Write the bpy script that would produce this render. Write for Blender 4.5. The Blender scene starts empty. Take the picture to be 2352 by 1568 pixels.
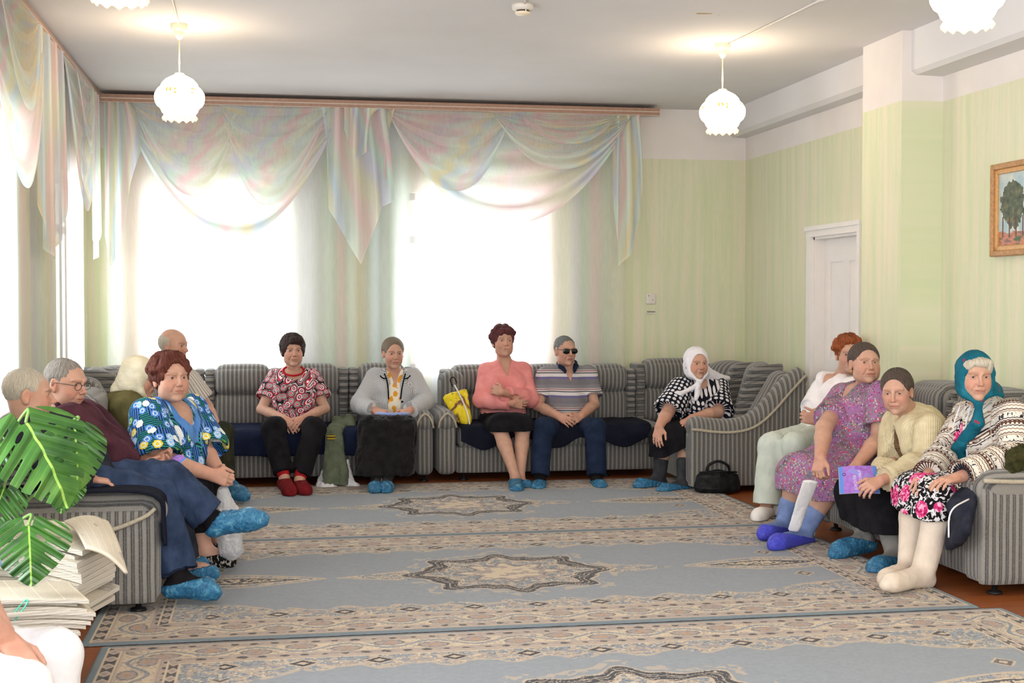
import bpy, math, random
import numpy as np
from mathutils import Vector
random.seed(7); rng = np.random.default_rng(7)
SC = bpy.context.scene; COL = SC.collection

# ------------------------------------------------------------------ camera
F_PX, EYE, HOR, VPX = 3100.0, 1.42, 695.0, 620.0
YAW = math.atan((1176 - VPX) / F_PX); PIT = math.atan((784 - HOR) / F_PX)
cam_d = bpy.data.cameras.new('camera'); cam = bpy.data.objects.new('camera', cam_d); COL.objects.link(cam)
cam.location = (0, 0, EYE); cam.rotation_euler = (math.pi / 2 - PIT, 0, -YAW)
cam_d.sensor_width = 36; cam_d.lens = 36 * F_PX / 2352; cam_d.clip_end = 200
SC.camera = cam
# ------------------------------------------------------------------ colour management
SC.view_settings.view_transform = 'Standard'; SC.view_settings.look = 'None'
SC.view_settings.gamma = 1; SC.view_settings.use_curve_mapping = False
SC.view_settings.exposure = 0.30
# ------------------------------------------------------------------ world and lights
W = bpy.data.worlds.new('overcast_sky'); SC.world = W; W.use_nodes = True
W.node_tree.nodes['Background'].inputs[0].default_value = (0.86, 0.93, 1.0, 1)
W.node_tree.nodes['Background'].inputs[1].default_value = 1.9
def area(name, loc, rot, sx, sy, power, col=(1, 1, 1)):
    l = bpy.data.lights.new(name, 'AREA'); l.shape = 'RECTANGLE'; l.size = sx; l.size_y = sy
    l.energy = power; l.color = col
    o = bpy.data.objects.new(name, l); o.location = loc; o.rotation_euler = rot; COL.objects.link(o); return o
HP = math.pi / 2
# daylight coming in at the windows (each lamp stands outside its window)
DAY = (0.90, 0.955, 1.0)
area('daylight_back_left', (-0.42, 12.15, 1.7), (-HP - .3, 0, 0), 1.25, 1.7, 60, DAY)
area('daylight_back_right', (1.80, 12.15, 1.7), (-HP - .3, 0, 0), 1.25, 1.7, 60, DAY)
area('daylight_side_far', (-1.95, 10.75, 1.6), (0, -HP, 0), 1.5, 1.35, 36, DAY)
area('daylight_side_mid', (-1.95, 7.3, 1.6), (0, -HP, 0), 1.5, 1.35, 60, DAY)
area('side_fill_near', (-1.95, 3.9, 1.6), (0, -HP - .25, 0), 1.5, 1.35, 150, DAY)  # fill through an unseen window, added to brighten the room
area('side_fill_last', (-1.95, .6, 1.6), (0, -HP - .25, 0), 1.5, 1.35, 165, DAY)  # fill through a second unseen window, added to lift the ceiling
# fill light added behind the camera; no window is built there
area('fill_behind_camera', (1.4, -2.2, 1.5), (HP + .42, 0, 0), 5.2, 2.3, 130, (0.97, 0.985, 1.0))
# the photographer's flash
area('camera_flash', (0.02, -0.02, 1.66), (HP - 0.02, 0, -YAW), 0.10, 0.06, 46, (0.98, 0.98, 1.0))
SC.cycles.max_bounces = 7; SC.cycles.transparent_max_bounces = 12
SC.cycles.use_denoising = True; SC.cycles.sample_clamp_indirect = 6
SC.cycles.caustics_reflective = False; SC.cycles.caustics_refractive = False

# ------------------------------------------------------------------ pixel of the photograph -> point in the room at a known depth / height
_fw = np.array((math.sin(YAW) * math.cos(PIT), math.cos(YAW) * math.cos(PIT), -math.sin(PIT)))
_rt = np.array((math.cos(YAW), -math.sin(YAW), 0.0)); _up = np.cross(_rt, _fw)
def PX(px, py, Y=None, x=None, z=None):
    d = _fw + _rt * (px - 1176) / F_PX + _up * (784 - py) / F_PX
    t = Y / d[1] if Y is not None else x / d[0] if x is not None else (z - EYE) / d[2]
    return np.array((d[0] * t, d[1] * t, EYE + d[2] * t))

# ------------------------------------------------------------------ object helpers
def srgb(r, g, b):
    f = lambda v: (v / 255 / 12.92) if v / 255 <= 0.04045 else ((v / 255 + 0.055) / 1.055) ** 2.4
    return (f(r), f(g), f(b), 1.0)
def props(o, label=None, cat=None, group=None, kind=None):
    if label: o['label'] = label
    if cat: o['category'] = cat
    if group: o['group'] = group
    if kind: o['kind'] = kind
    return o
def empty(name, loc, label, cat, group=None, rz=0.0):
    o = bpy.data.objects.new(name, None); COL.objects.link(o); o.location = loc; o.rotation_euler[2] = rz
    o.empty_display_size = 0.1
    return props(o, label, cat, group)
def mk(name, V, Fq, mats, parent=None, mi=None, col=None, pat=None, smooth=True, loc=None, label=None):
    """mesh object from world (or, without parent offset, local) points"""
    V = np.asarray(V, float); off = np.array(parent_world(parent)) if parent is not None else np.zeros(3)
    if loc is not None: off = np.asarray(loc, float)
    me = bpy.data.meshes.new(name)
    V2 = (V - off).astype(np.float32)
    if isinstance(Fq, np.ndarray) and Fq.ndim == 2:
        n, k = Fq.shape
        me.vertices.add(len(V2)); me.vertices.foreach_set('co', V2.ravel())
        me.loops.add(n * k); me.loops.foreach_set('vertex_index', Fq.astype(np.int32).ravel())
        me.polygons.add(n); me.polygons.foreach_set('loop_start', np.arange(0, n * k, k, dtype=np.int32))
        me.update(calc_edges=True)
    else:
        me.from_pydata([tuple(v) for v in V2], [], [tuple(int(i) for i in f) for f in Fq]); me.update()
    me.validate()
    for m in (mats if isinstance(mats, (list, tuple)) else [mats]): me.materials.append(m)
    n = len(me.polygons)
    if mi is not None: me.polygons.foreach_set('material_index', np.asarray(mi, np.int32)[:n])
    me.polygons.foreach_set('use_smooth', np.full(n, bool(smooth)))
    if col is not None:
        a = me.attributes.new('Col', 'FLOAT_COLOR', 'POINT'); c = np.ones((len(V), 4), np.float32); c[:, :3] = np.asarray(col)[:, :3]
        a.data.foreach_set('color', c.ravel())
    if pat is not None:
        a = me.attributes.new('pat', 'FLOAT_VECTOR', 'POINT'); p = np.zeros((len(V), 3), np.float32); p[:, :np.asarray(pat).shape[1]] = pat
        a.data.foreach_set('vector', p.ravel())
    o = bpy.data.objects.new(name, me); COL.objects.link(o)
    if parent is not None: o.parent = parent
    if loc is not None and parent is None: o.location = off
    if label: o['label'] = label
    return o
def parent_world(p):
    v = Vector((0, 0, 0)); q = p
    while q is not None: v += q.location; q = q.parent
    return v
class MB:
    """collects pieces into one mesh"""
    def __init__(s): s.V = []; s.F = []; s.M = []; s.n = 0
    def add(s, V, Fq, m=0):
        V = np.asarray(V, float); s.V.append(V)
        for f in Fq: s.F.append(tuple(int(i) + s.n for i in f)); s.M.append(m)
        s.n += len(V); return s
    def box(s, lo, hi, m=0, r=0.0, rz=0.0):
        V, Fq = rbox(lo, hi, r) if r > 0 else box_vf(lo, hi)
        if rz:
            c = (np.asarray(lo, float) + np.asarray(hi, float)) / 2; d = V - c; ca, sa = math.cos(rz), math.sin(rz)
            V = c + np.stack([d[:, 0] * ca - d[:, 1] * sa, d[:, 0] * sa + d[:, 1] * ca, d[:, 2]], 1)
        return s.add(V, Fq, m)
    def tube(s, pts, r, n=10, m=0, closed=False): V, Fq = tube_vf(pts, r, n, closed); return s.add(V, Fq, m)
    def lathe(s, prof, c=(0, 0, 0), n=32, m=0, wob=None): V, Fq = lathe_vf(prof, c, n, wob); return s.add(V, Fq, m)
    def obj(s, name, mats, parent=None, smooth=True, loc=None, label=None, col=None):
        return mk(name, np.concatenate(s.V), s.F, mats, parent, mi=s.M, smooth=smooth, loc=loc, label=label, col=col)
def box_vf(lo, hi):
    x0, y0, z0 = lo; x1, y1, z1 = hi
    V = [(x0, y0, z0), (x1, y0, z0), (x1, y1, z0), (x0, y1, z0), (x0, y0, z1), (x1, y0, z1), (x1, y1, z1), (x0, y1, z1)]
    return np.array(V, float), [(0, 3, 2, 1), (4, 5, 6, 7), (0, 1, 5, 4), (1, 2, 6, 5), (2, 3, 7, 6), (3, 0, 4, 7)]
def rbox(lo, hi, r, n=8, puff=(0, 0, 0)):
    """rounded, optionally puffed box"""
    lo = np.asarray(lo, float); hi = np.asarray(hi, float); c = (lo + hi) / 2; h = (hi - lo) / 2; r = min(r, *(h * 0.999))
    g = np.linspace(-1, 1, n + 1); g = np.sin(g * HP) * 0.55 + g * 0.45
    vid = {}; V = []; Fq = []
    def vi(p):
        k = tuple(np.round(p, 5))
        if k not in vid: vid[k] = len(V); V.append(p)
        return vid[k]
    for ax in range(3):
        for sg in (-1, 1):
            a, b = [(1, 2), (2, 0), (0, 1)][ax]
            for i in range(n):
                for j in range(n):
                    q = []
                    for (di, dj) in ((0, 0), (1, 0), (1, 1), (0, 1)):
                        p = [0.0] * 3; p[ax] = sg; p[a] = g[i + di]; p[b] = g[j + dj]; q.append(vi(tuple(p)))
                    Fq.append(q if sg > 0 else q[::-1])
    U = np.array(V); Pt = U * h; inner = np.clip(Pt, -(h - r), h - r); d = Pt - inner
    L = np.linalg.norm(d, axis=1, keepdims=True); L[L == 0] = 1
    Pt = inner + d / L * r
    w = 1 - np.abs(U); pf = np.asarray(puff, float)
    for ax in range(3):
        a, b = [(1, 2), (2, 0), (0, 1)][ax]
        f = np.clip(1 - U[:, a] ** 2, 0, 1) * np.clip(1 - U[:, b] ** 2, 0, 1)
        Pt[:, ax] += U[:, ax] * pf[ax] * np.sqrt(f)
    return Pt + c, Fq
def frame(t):
    t = np.asarray(t, float); t = t / (np.linalg.norm(t) + 1e-12); a = np.array((0, 0, 1.0)) if abs(t[2]) < .9 else np.array((1.0, 0, 0))
    u = np.cross(a, t); u /= np.linalg.norm(u); return t, u, np.cross(t, u)
def tube_vf(pts, r, n=10, closed=False):
    pts = np.asarray(pts, float); m = len(pts); rr = np.full(m, r) if np.isscalar(r) else np.asarray(r, float)
    V = []; u = None
    for i in range(m):
        if closed: t = pts[(i + 1) % m] - pts[i - 1]
        else: t = pts[min(i + 1, m - 1)] - pts[max(i - 1, 0)]
        t = t / (np.linalg.norm(t) + 1e-12)
        if u is None: _, u, _ = frame(t)
        u = u - t * np.dot(u, t); u /= np.linalg.norm(u) + 1e-12; w = np.cross(t, u)
        for k in range(n):
            a = 2 * math.pi * k / n; V.append(pts[i] + rr[i] * (math.cos(a) * u + math.sin(a) * w))
    Fq = []
    for i in range(m if closed else m - 1):
        j = (i + 1) % m
        for k in range(n): Fq.append((i * n + k, i * n + (k + 1) % n, j * n + (k + 1) % n, j * n + k))
    if not closed: Fq.append(tuple(range(n))[::-1]); Fq.append(tuple((m - 1) * n + k for k in range(n)))
    return np.array(V), Fq
def lathe_vf(prof, c=(0, 0, 0), n=32, wob=None):
    V = []; c = np.asarray(c, float)
    for i, (r, z) in enumerate(prof):
        for k in range(n):
            a = 2 * math.pi * k / n; rr, zz = (r, z) if wob is None else wob(i, a, r, z)
            V.append(c + (rr * math.cos(a), rr * math.sin(a), zz))
    Fq = []
    for i in range(len(prof) - 1):
        for k in range(n): Fq.append((i * n + k, i * n + (k + 1) % n, (i + 1) * n + (k + 1) % n, (i + 1) * n + k))
    return np.array(V), Fq
def grid_vf(fn, nu, nv, closed_u=False):
    """surface fn(u, v) -> xyz, arrays"""
    u, v = np.meshgrid(np.linspace(0, 1, nu), np.linspace(0, 1, nv), indexing='ij')
    X, Y, Z = fn(u, v); V = np.stack([X, Y, Z], -1).reshape(-1, 3)
    i, j = np.meshgrid(np.arange(nu - 1), np.arange(nv - 1), indexing='ij'); a = (i * nv + j).ravel()
    return V, np.stack([a, a + nv, a + nv + 1, a + 1], 1), u.ravel(), v.ravel()
def prism_vf(poly, lo, hi, ax='y'):
    """poly of 2D points (the two other axes, in order) between lo and hi on the axis"""
    n = len(poly); V = []
    for t in (lo, hi):
        for a, b in poly: V.append({'y': (a, t, b), 'x': (t, a, b), 'z': (a, b, t)}[ax])
    Fq = [tuple(range(n)), tuple(range(2 * n - 1, n - 1, -1))] + [(i, i + n, (i + 1) % n + n, (i + 1) % n) for i in range(n)]
    return np.array(V, float), Fq
def fixn(o):
    import bmesh
    b = bmesh.new(); b.from_mesh(o.data); bmesh.ops.recalc_face_normals(b, faces=b.faces); b.to_mesh(o.data); b.free(); return o
def mod(o, t, **k):
    m = o.modifiers.new(t.lower(), t)
    for a, v in k.items(): setattr(m, a, v)
    return m

# ------------------------------------------------------------------ materials
class N:
    """tiny node-graph helper"""
    def __init__(s, name, rough=0.8, spec=0.3):
        s.m = bpy.data.materials.new(name); s.m.use_nodes = True; s.t = s.m.node_tree; s.n = s.t.nodes
        s.b = s.n['Principled BSDF']; s.b.inputs['Roughness'].default_value = rough
        s.b.inputs['Specular IOR Level'].default_value = spec
        s.x = -300
    def new(s, typ, ins=None, **k):
        q = s.n.new(typ); s.x -= 40; q.location = (s.x, 0)
        for a, v in k.items(): setattr(q, a, v)
        for a, v in (ins or {}).items(): s.put(q.inputs[a], v)
        return q
    def put(s, sock, v):
        if hasattr(v, 'is_linked') or isinstance(v, bpy.types.NodeSocket): s.t.links.new(v, sock)
        else: sock.default_value = v
    def coord(s, which='Object'): return s.new('ShaderNodeTexCoord').outputs[which]
    def attr(s, name='pat', out='Vector'): return s.new('ShaderNodeAttribute', attribute_name=name).outputs[out]
    def sep(s, v): q = s.new('ShaderNodeSeparateXYZ', {0: v}); return q.outputs
    def comb(s, x=0., y=0., z=0.): return s.new('ShaderNodeCombineXYZ', {0: x, 1: y, 2: z}).outputs[0]
    def math(s, op, a, b=0.0, c=None):
        q = s.new('ShaderNodeMath', {0: a, 1: b}, operation=op)
        if c is not None: s.put(q.inputs[2], c)
        return q.outputs[0]
    def map(s, v, scale=(1, 1, 1), loc=(0, 0, 0), rot=(0, 0, 0)):
        return s.new('ShaderNodeMapping', {0: v, 'Scale': scale, 'Location': loc, 'Rotation': rot}).outputs[0]
    def noise(s, v, scale=5., detail=3., rough=.5, dist=0., out=0):
        return s.new('ShaderNodeTexNoise', {'Vector': v, 'Scale': scale, 'Detail': detail, 'Roughness': rough, 'Distortion': dist}).outputs[out]
    def vor(s, v, scale=5., feature='F1', rnd=1.0, out='Distance', dims='3D'):
        return s.new('ShaderNodeTexVoronoi', {'Vector': v, 'Scale': scale, 'Randomness': rnd}, feature=feature, voronoi_dimensions=dims).outputs[out]
    def ramp(s, f, stops, interp='LINEAR'):
        q = s.new('ShaderNodeValToRGB', {0: f}); cr = q.color_ramp; cr.interpolation = interp
        while len(cr.elements) < len(stops): cr.elements.new(0.5)
        for e, (p, c) in zip(cr.elements, sorted(stops, key=lambda t: t[0])): e.position = p; e.color = c if len(c) == 4 else (*c, 1)
        return q.outputs[0]
    def mix(s, f, a, b, mode='MIX'):
        q = s.new('ShaderNodeMix', data_type='RGBA', blend_type=mode); s.put(q.inputs[0], f); s.put(q.inputs[6], a); s.put(q.inputs[7], b); return q.outputs[2]
    def color(s, v): s.put(s.b.inputs['Base Color'], v); return s
    def bump(s, h, strength=.3, dist=.01): s.put(s.b.inputs['Normal'], s.new('ShaderNodeBump', {'Height': h, 'Strength': strength, 'Distance': dist}).outputs[0]); return s
def flat(name, c, rough=.8, spec=.3, var=.06, scale=18., bump=0., bscale=120.):
    """plain material with a little procedural variation"""
    n = N(name, rough, spec); co = n.coord(); f = n.noise(co, scale, 3)
    a = tuple(min(1, v * (1 + var)) for v in c[:3]) + (1,); b = tuple(v * (1 - var) for v in c[:3]) + (1,)
    n.color(n.ramp(f, [(0.3, b), (0.7, a)]))
    if bump: n.bump(n.noise(co, bscale, 2), bump, .004)
    return n.m

# ------------------------------------------------------------------ numpy noise
def vnoise(P, scale, seed=0):
    P = np.asarray(P, float) * scale; i = np.floor(P).astype(np.int64); f = P - i; f = f * f * (3 - 2 * f)
    def h(a, b, c):
        n = (a * 374761393 + b * 668265263 + c * 2147483647 + seed * 1274126177) & 0x7fffffff
        n = ((n ^ (n >> 13)) * 1274126177) & 0x7fffffff; n = (n ^ (n >> 16)) & 0xffff
        return n / 65535.0
    r = 0
    for dx in (0, 1):
        for dy in (0, 1):
            for dz in (0, 1):
                w = (f[..., 0] if dx else 1 - f[..., 0]) * (f[..., 1] if dy else 1 - f[..., 1]) * (f[..., 2] if dz else 1 - f[..., 2])
                r = r + w * h(i[..., 0] + dx, i[..., 1] + dy, i[..., 2] + dz)
    return r * 2 - 1
def fbm(P, scale, oct=3, seed=0):
    r = 0; a = 1
    for k in range(oct): r = r + a * vnoise(P, scale * 2 ** k, seed + k); a *= .5
    return r
# ================================================================== the room
LX, RX, BY, CZ = -1.50, 4.26, 11.73, 3.155
PAPER = 2.71; NEAR = -2.6
def wallpaper(name, axis):
    n = N(name, .85, .15); co = n.coord(); s = n.sep(co)
    c = n.comb(n.math('MULTIPLY', s[axis], 1.0), 0., n.math('MULTIPLY', s[2], .05))
    f = n.noise(c, 14, 4, .62); g = n.noise(n.comb(s[axis], 0., n.math('MULTIPLY', s[2], .12)), 120, 3, .6)
    h = n.math('ADD', n.math('MULTIPLY', f, .75), n.math('MULTIPLY', g, .25))
    base = n.ramp(h, [(.33, srgb(203, 213, 172)), (.47, srgb(214, 216, 184)), (.60, srgb(226, 218, 194))])
    white = n.ramp(n.noise(co, 3, 3), [(.3, srgb(226, 218, 214)), (.7, srgb(233, 226, 221))])
    n.color(n.mix(n.math('GREATER_THAN', s[2], PAPER), base, white)); n.bump(g, .08, .004); return n.m
M_WX = wallpaper('green_wallpaper_across', 0); M_WY = wallpaper('green_wallpaper_along', 1)
n = N('ceiling_paint', .9, .1); co = n.coord(); sx = n.sep(co)
base = n.ramp(n.noise(co, 1.3, 4), [(.3, srgb(220, 217, 217)), (.7, srgb(226, 223, 223))])
# a brownish patch where the plaster was mended
dx = n.math('DIVIDE', n.math('SUBTRACT', sx[0], 2.61), .17); dy = n.math('DIVIDE', n.math('SUBTRACT', sx[1], 7.83), .05)
q = n.math('ADD', n.math('MULTIPLY', dx, dx), n.math('MULTIPLY', dy, dy)); q = n.math('ADD', q, n.math('MULTIPLY', n.noise(co, 16, 3), 1.6))
n.color(n.mix(n.ramp(q, [(.95, (1, 1, 1)), (1.5, (0, 0, 0))]), base, srgb(190, 164, 132))); M_CEIL = n.m
M_WHITE = flat('white_gloss_paint', srgb(236, 230, 226), .4, .5, .02, 6)
n = N('brown_painted_boards', .32, .5); co = n.coord(); s = n.sep(co)
g = n.noise(n.comb(n.math('MULTIPLY', s[0], 1.2), n.math('MULTIPLY', s[1], 14.), 0.), 6, 4, .6)
line = n.math('LESS_THAN', n.math('FRACT', n.math('DIVIDE', s[1], .12)), .03)
n.color(n.mix(line, n.ramp(g, [(.3, srgb(124, 66, 34)), (.7, srgb(160, 92, 50))]), srgb(60, 30, 18))); M_FLOOR = n.m

def struct(name, mb, mats, smooth=False): o = mb.obj(name, mats, smooth=smooth); o['kind'] = 'structure'; return o
b = MB().box((LX - .3, NEAR, -.1), (RX + .3, BY + .3, 0)); struct('floor', b, M_FLOOR)
b = MB().box((LX - .3, NEAR, CZ), (RX + .3, BY + .3, CZ + .12)); struct('ceiling', b, M_CEIL)
def wall_open(mb, fixed, t, lo, hi, holes, axis, z0=0., z1=CZ):
    """wall slab with rectangular holes (a0, a1, z0, z1) sorted along it"""
    def bx(a0, a1, c0, c1):
        if a1 - a0 < 1e-4 or c1 - c0 < 1e-4: return
        if axis == 'x': mb.box((a0, min(fixed, fixed + t), c0), (a1, max(fixed, fixed + t), c1))
        else: mb.box((min(fixed, fixed + t), a0, c0), (max(fixed, fixed + t), a1, c1))
    a = lo
    for (h0, h1, c0, c1) in holes: bx(a, h0, z0, z1); bx(h0, h1, z0, c0); bx(h0, h1, c1, z1); a = h1
    bx(a, hi, z0, z1)
WB = [(-1.00, .14, .82, 2.36), (1.20, 2.36, .82, 2.38)]
WL = [(-.1, 1.3, .85, 2.4), (3.2, 4.6, .85, 2.4), (6.6, 8.02, .85, 2.4), (10.06, 11.42, .85, 2.4)]  # first two openings lie out of view, added to admit fill light
b = MB(); wall_open(b, BY, .3, LX - .3, RX + .3, WB, 'x'); struct('wall_back', b, M_WX)
b = MB(); wall_open(b, LX, -.3, NEAR, BY, WL, 'y'); struct('wall_left', b, M_WY)
DR = (9.30, 10.16, 0.0, 1.94)
b = MB(); wall_open(b, RX, .3, NEAR, BY, [DR], 'y'); struct('wall_right', b, M_WY)
b = MB().box((3.978, 8.08, 0), (RX + .01, 8.66, CZ)); struct('wall_pier', b, M_WY)
b = MB(); V, Fq = prism_vf([(4.10, CZ + .01), (4.10, 2.945), (4.14, 2.915), (RX + .01, 2.91), (RX + .01, CZ + .01)], 8.66, BY, 'y'); b.add(V, Fq)
V, Fq = prism_vf([(4.04, CZ + .01), (4.04, 2.90), (4.07, 2.875), (RX + .01, 2.87), (RX + .01, CZ + .01)], NEAR, 8.08, 'y'); b.add(V, Fq)
o = struct('trim_1', b, M_CEIL); fixn(o)
b = MB()
b.box((LX, BY - .02, 0), (RX, BY, .09)); struct('baseboard_back', b, M_WHITE)
b = MB()
for y0, y1 in ((NEAR, 8.08), (8.66, 9.21), (10.25, BY)): b.box((RX - .02, y0, 0), (RX, y1, .09))
b.box((3.958, 8.06, 0), (3.978, 8.66, .09)); struct('baseboard_right', b, M_WHITE)
b = MB().box((LX, NEAR, 0), (LX + .02, BY, .09)); struct('baseboard_left', b, M_WHITE)
# door in the right wall
b = MB()
for y0, y1, z0, z1 in ((9.22, 9.30, 0, 2.02), (10.16, 10.24, 0, 2.02), (9.22, 10.24, 1.94, 2.02)):
    e = .002 if z0 > 1 else 0
    b.box((RX - .03 - e, y0 - e, z0), (RX, y1 + e, z1 + e))
    if z0 > 1: b.box((RX - .048, y0 - .004, z1 - .03), (RX - .03, y1 + .004, z1 + .004))
    elif y0 < 9.9: b.box((RX - .045, y0, 0), (RX - .03, y0 + .03, z1 - .02))
b.box((RX, 9.30, 0), (RX + .12, 9.32, 1.94)); b.box((RX, 10.14, 0), (RX + .12, 10.16, 1.94)); b.box((RX, 9.30, 1.92), (RX + .12, 10.16, 1.94))
struct('trim_2', b, M_WHITE)
b = MB().box((RX + .10, 9.32, 0), (RX + .12, 10.14, 1.92))
for y0, y1 in ((9.32, 9.43), (9.68, 9.78), (10.03, 10.14)): b.box((RX + .085, y0, 0), (RX + .10, y1, 1.92))
for z0, z1 in ((0, .2), (.86, .98), (1.74, 1.92)): b.box((RX + .0845, 9.321, z0), (RX + .101, 10.139, z1 - .001))
door = struct('door_1', b, M_WHITE)
M_STEEL = flat('brushed_steel', srgb(170, 168, 165), .3, .6, .03); M_STEEL.node_tree.nodes['Principled BSDF'].inputs['Metallic'].default_value = .9
b = MB().tube([(RX + .085, 9.39, 1.0), (RX + .04, 9.39, 1.0), (RX + .04, 9.50, 1.0)], .009); b.obj('door_handle', M_STEEL, door)
# windows: wooden frames and panes
n = N('window_glass', .02, .5); n.b.inputs['Transmission Weight'].default_value = 1; n.b.inputs['IOR'].default_value = 1.0; n.color((.97, .99, 1, 1))
t = n.t; tr = n.new('ShaderNodeBsdfTransparent'); gl = n.new('ShaderNodeBsdfGlossy', {'Roughness': .03}); mx = n.new('ShaderNodeMixShader', {0: .05, 1: tr.outputs[0], 2: gl.outputs[0]})
t.links.new(mx.outputs[0], n.n['Material Output'].inputs[0]); M_GLASS = n.m
def window(i, a0, a1, z0, z1, axis):
    f = MB(); g = MB(); w = .06; zt = z0 + (z1 - z0) * .72; mid = (a0 + a1) / 2
    d0, d1 = (BY + .12, BY + .18) if axis == 'x' else (LX - .18, LX - .12)
    def bx(m, p0, p1, c0, c1, e=0.):
        if axis == 'x': m.box((p0, d0 + e, c0), (p1, d1 - e, c1))
        else: m.box((d0 + e, p0, c0), (d1 - e, p1, c1))
    for p0, p1, c0, c1 in ((a0, a0 + w, z0, z1), (a1 - w, a1, z0, z1), (a0, a1, z0, z0 + w), (a0, a1, z1 - w, z1), (a0, a1, zt, zt + w), (mid - .03, mid + .03, z0, zt)): bx(f, p0, p1, c0, c1)
    o = struct('window_%d' % i, f, M_WHITE)
    bx(g, a0 + w, a1 - w, z0 + w, z1 - w, .025); g.obj('pane', M_GLASS, o, smooth=False)
    s = MB()
    if axis == 'x': s.box((a0 - .05, BY - .02, z0 - .04), (a1 + .05, BY + .12, z0))
    else: s.box((LX - .12, a0 - .05, z0 - .04), (LX + .02, a1 + .05, z0))
    s.obj('window_sill', M_WHITE, o, smooth=False)
for i, (a, c, z0, z1) in enumerate(WB): window(i + 1, a, c, z0, z1, 'x')
for i, (a, c, z0, z1) in enumerate(WL): window(i + 3, a, c, z0, z1, 'y')
# switches on the back wall
M_PLAST = flat('white_plastic', srgb(222, 214, 206), .45, .4, .02)
M_DARK = flat('dark_plastic', srgb(60, 58, 60), .5, .4, .05)
r = empty('wall_socket', (3.372, BY, 1.45), 'pale square double socket on the green back wall above the other one', 'socket')
b = MB(); V, Fq = rbox((3.325, BY - .012, 1.405), (3.42, BY, 1.50), .006, 4); b.add(V, Fq); b.obj('plate', M_PLAST, r)
b = MB()
for x, z in ((3.345, 1.485), (3.385, 1.45)): b.lathe([(0, 0), (.005, 0), (.005, .002)], (0, 0, 0), 10)
b = MB(); b.box((3.346, BY - .0135, 1.478), (3.354, BY - .012, 1.486)); b.obj('socket_hole', M_DARK, r, smooth=False); b = MB().box((3.384, BY - .0135, 1.441), (3.391, BY - .012, 1.448)); b.obj('socket_hole', M_DARK, r, smooth=False)
r = empty('wall_shelf_strip', (3.375, BY, 1.33), 'thin small grey metal strip fixed low on the green back wall', 'wall fitting')
b = MB().box((3.325, BY - .02, 1.322), (3.42, BY, 1.332)); b.obj('ledge', M_PLAST, r, smooth=False)
b = MB().box((3.335, BY - .012, 1.333), (3.41, BY - .002, 1.344)); b.obj('clip', flat('grey_metal', srgb(120, 120, 112), .4, .5), r, smooth=False)

# ================================================================== ceiling fittings
n = N('lit_opal_glass', .25, .5); co = n.coord(); s = n.sep(co)
ang = n.math('MULTIPLY', n.math('ARCTAN2', s[1], s[0]), 1.0)
pv = n.comb(n.math('MULTIPLY', ang, .155), s[2], 0.)
spots = n.math('LESS_THAN', n.vor(pv, 42, out='Distance', dims='2D'), .34)
band = n.math('LESS_THAN', n.math('ABSOLUTE', n.math('ADD', s[2], -.165)), .022)
cl = n.math('GREATER_THAN', n.noise(n.comb(n.math('MULTIPLY', ang, .5), 0., 0.), 2.6, 1), .52)
k = n.math('MULTIPLY', n.math('MULTIPLY', spots, band), cl)
n.color(n.mix(k, srgb(250, 240, 225), srgb(222, 160, 60)))
n.put(n.b.inputs['Emission Color'], n.mix(k, (1.0, .88, .70, 1), (1.0, .50, .10, 1)))
n.put(n.b.inputs['Emission Strength'], n.math('SUBTRACT', 10.0, n.math('MULTIPLY', k, 9.3))); M_OPAL = n.m
n = N('frilled_glass_rim', .2, .5); n.color(srgb(250, 225, 170)); n.put(n.b.inputs['Emission Color'], (1, .70, .32, 1)); n.put(n.b.inputs['Emission Strength'], 1.25); M_RIM = n.m
M_CREAM = flat('cream_plastic', srgb(238, 222, 196), .4, .4, .02)
def pendant(x, y, label):
    zt = 2.83; zb = 2.56
    r = empty('pendant_lamp', (x, y, zb), label, 'lamp', 'pendant lamps with frilled glass globes')
    h = zt - zb
    prof = [(.028, .0), (.045, .004), (.085, -.018), (.110, -.045), (.116, -.062), (.134, -.078), (.151, -.105), (.1545, -.130), (.150, -.160), (.138, -.182), (.120, -.196), (.116, -.204), (.108, -.222), (.094, -.238), (.088, -.244)]
    b = MB(); b.lathe([(rr, zz + zt) for rr, zz in prof], (x, y, 0), 48)
    o = b.obj('glass_globe', M_OPAL, r)
    def wob(i, a, rr, zz): return rr + (.004 * math.cos(13 * a) if i > 0 else 0), zz + (.006 * math.cos(13 * a) * i / 2 if i else 0)
    b = MB(); b.lathe([(.088, zt - .243), (.100, zt - .252), (.107, zt - .266), (.103, zt - .268), (.095, zt - .254), (.084, zt - .245)], (x, y, 0), 104, wob=wob); b.obj('frilled_rim', M_RIM, r)
    b = MB(); b.lathe([(0.0, zt + .020), (.026, zt + .020), (.034, zt + .010), (.036, zt - .004), (.0, zt - .004)], (x, y, 0), 24); b.obj('gallery', M_CREAM, r)
    b = MB(); b.tube([(x, y, zt + .018), (x, y, CZ - .07)], .0045, 8); b.obj('cord', M_CREAM, r)
    b = MB(); b.lathe([(0, CZ - .098), (.010, CZ - .096), (.022, CZ - .078), (.028, CZ - .052), (.030, CZ - .040), (.050, CZ - .036), (.053, CZ - .012), (.053, CZ)], (x, y, 0), 24); b.obj('ceiling_rose', M_CREAM, r)
    L = bpy.data.lights.new('bulb', 'POINT'); L.energy = 4.2; L.color = (1, .66, .34); L.shadow_soft_size = .05
    # the bulb throws most of its light up through the open gallery and down through the rim
    lo = bpy.data.objects.new('bulb', L); lo.location = (0, 0, CZ - .14 - zb); lo.location = (0, 0, .34); COL.objects.link(lo); lo.parent = r
    return r
pendant(-.548, 8.70, 'lit white glass pendant lamp hanging left, in front of the left curtain rail')
pendant(2.997, 8.71, 'lit white glass pendant lamp hanging right, beyond the end of the curtain rail')
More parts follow.
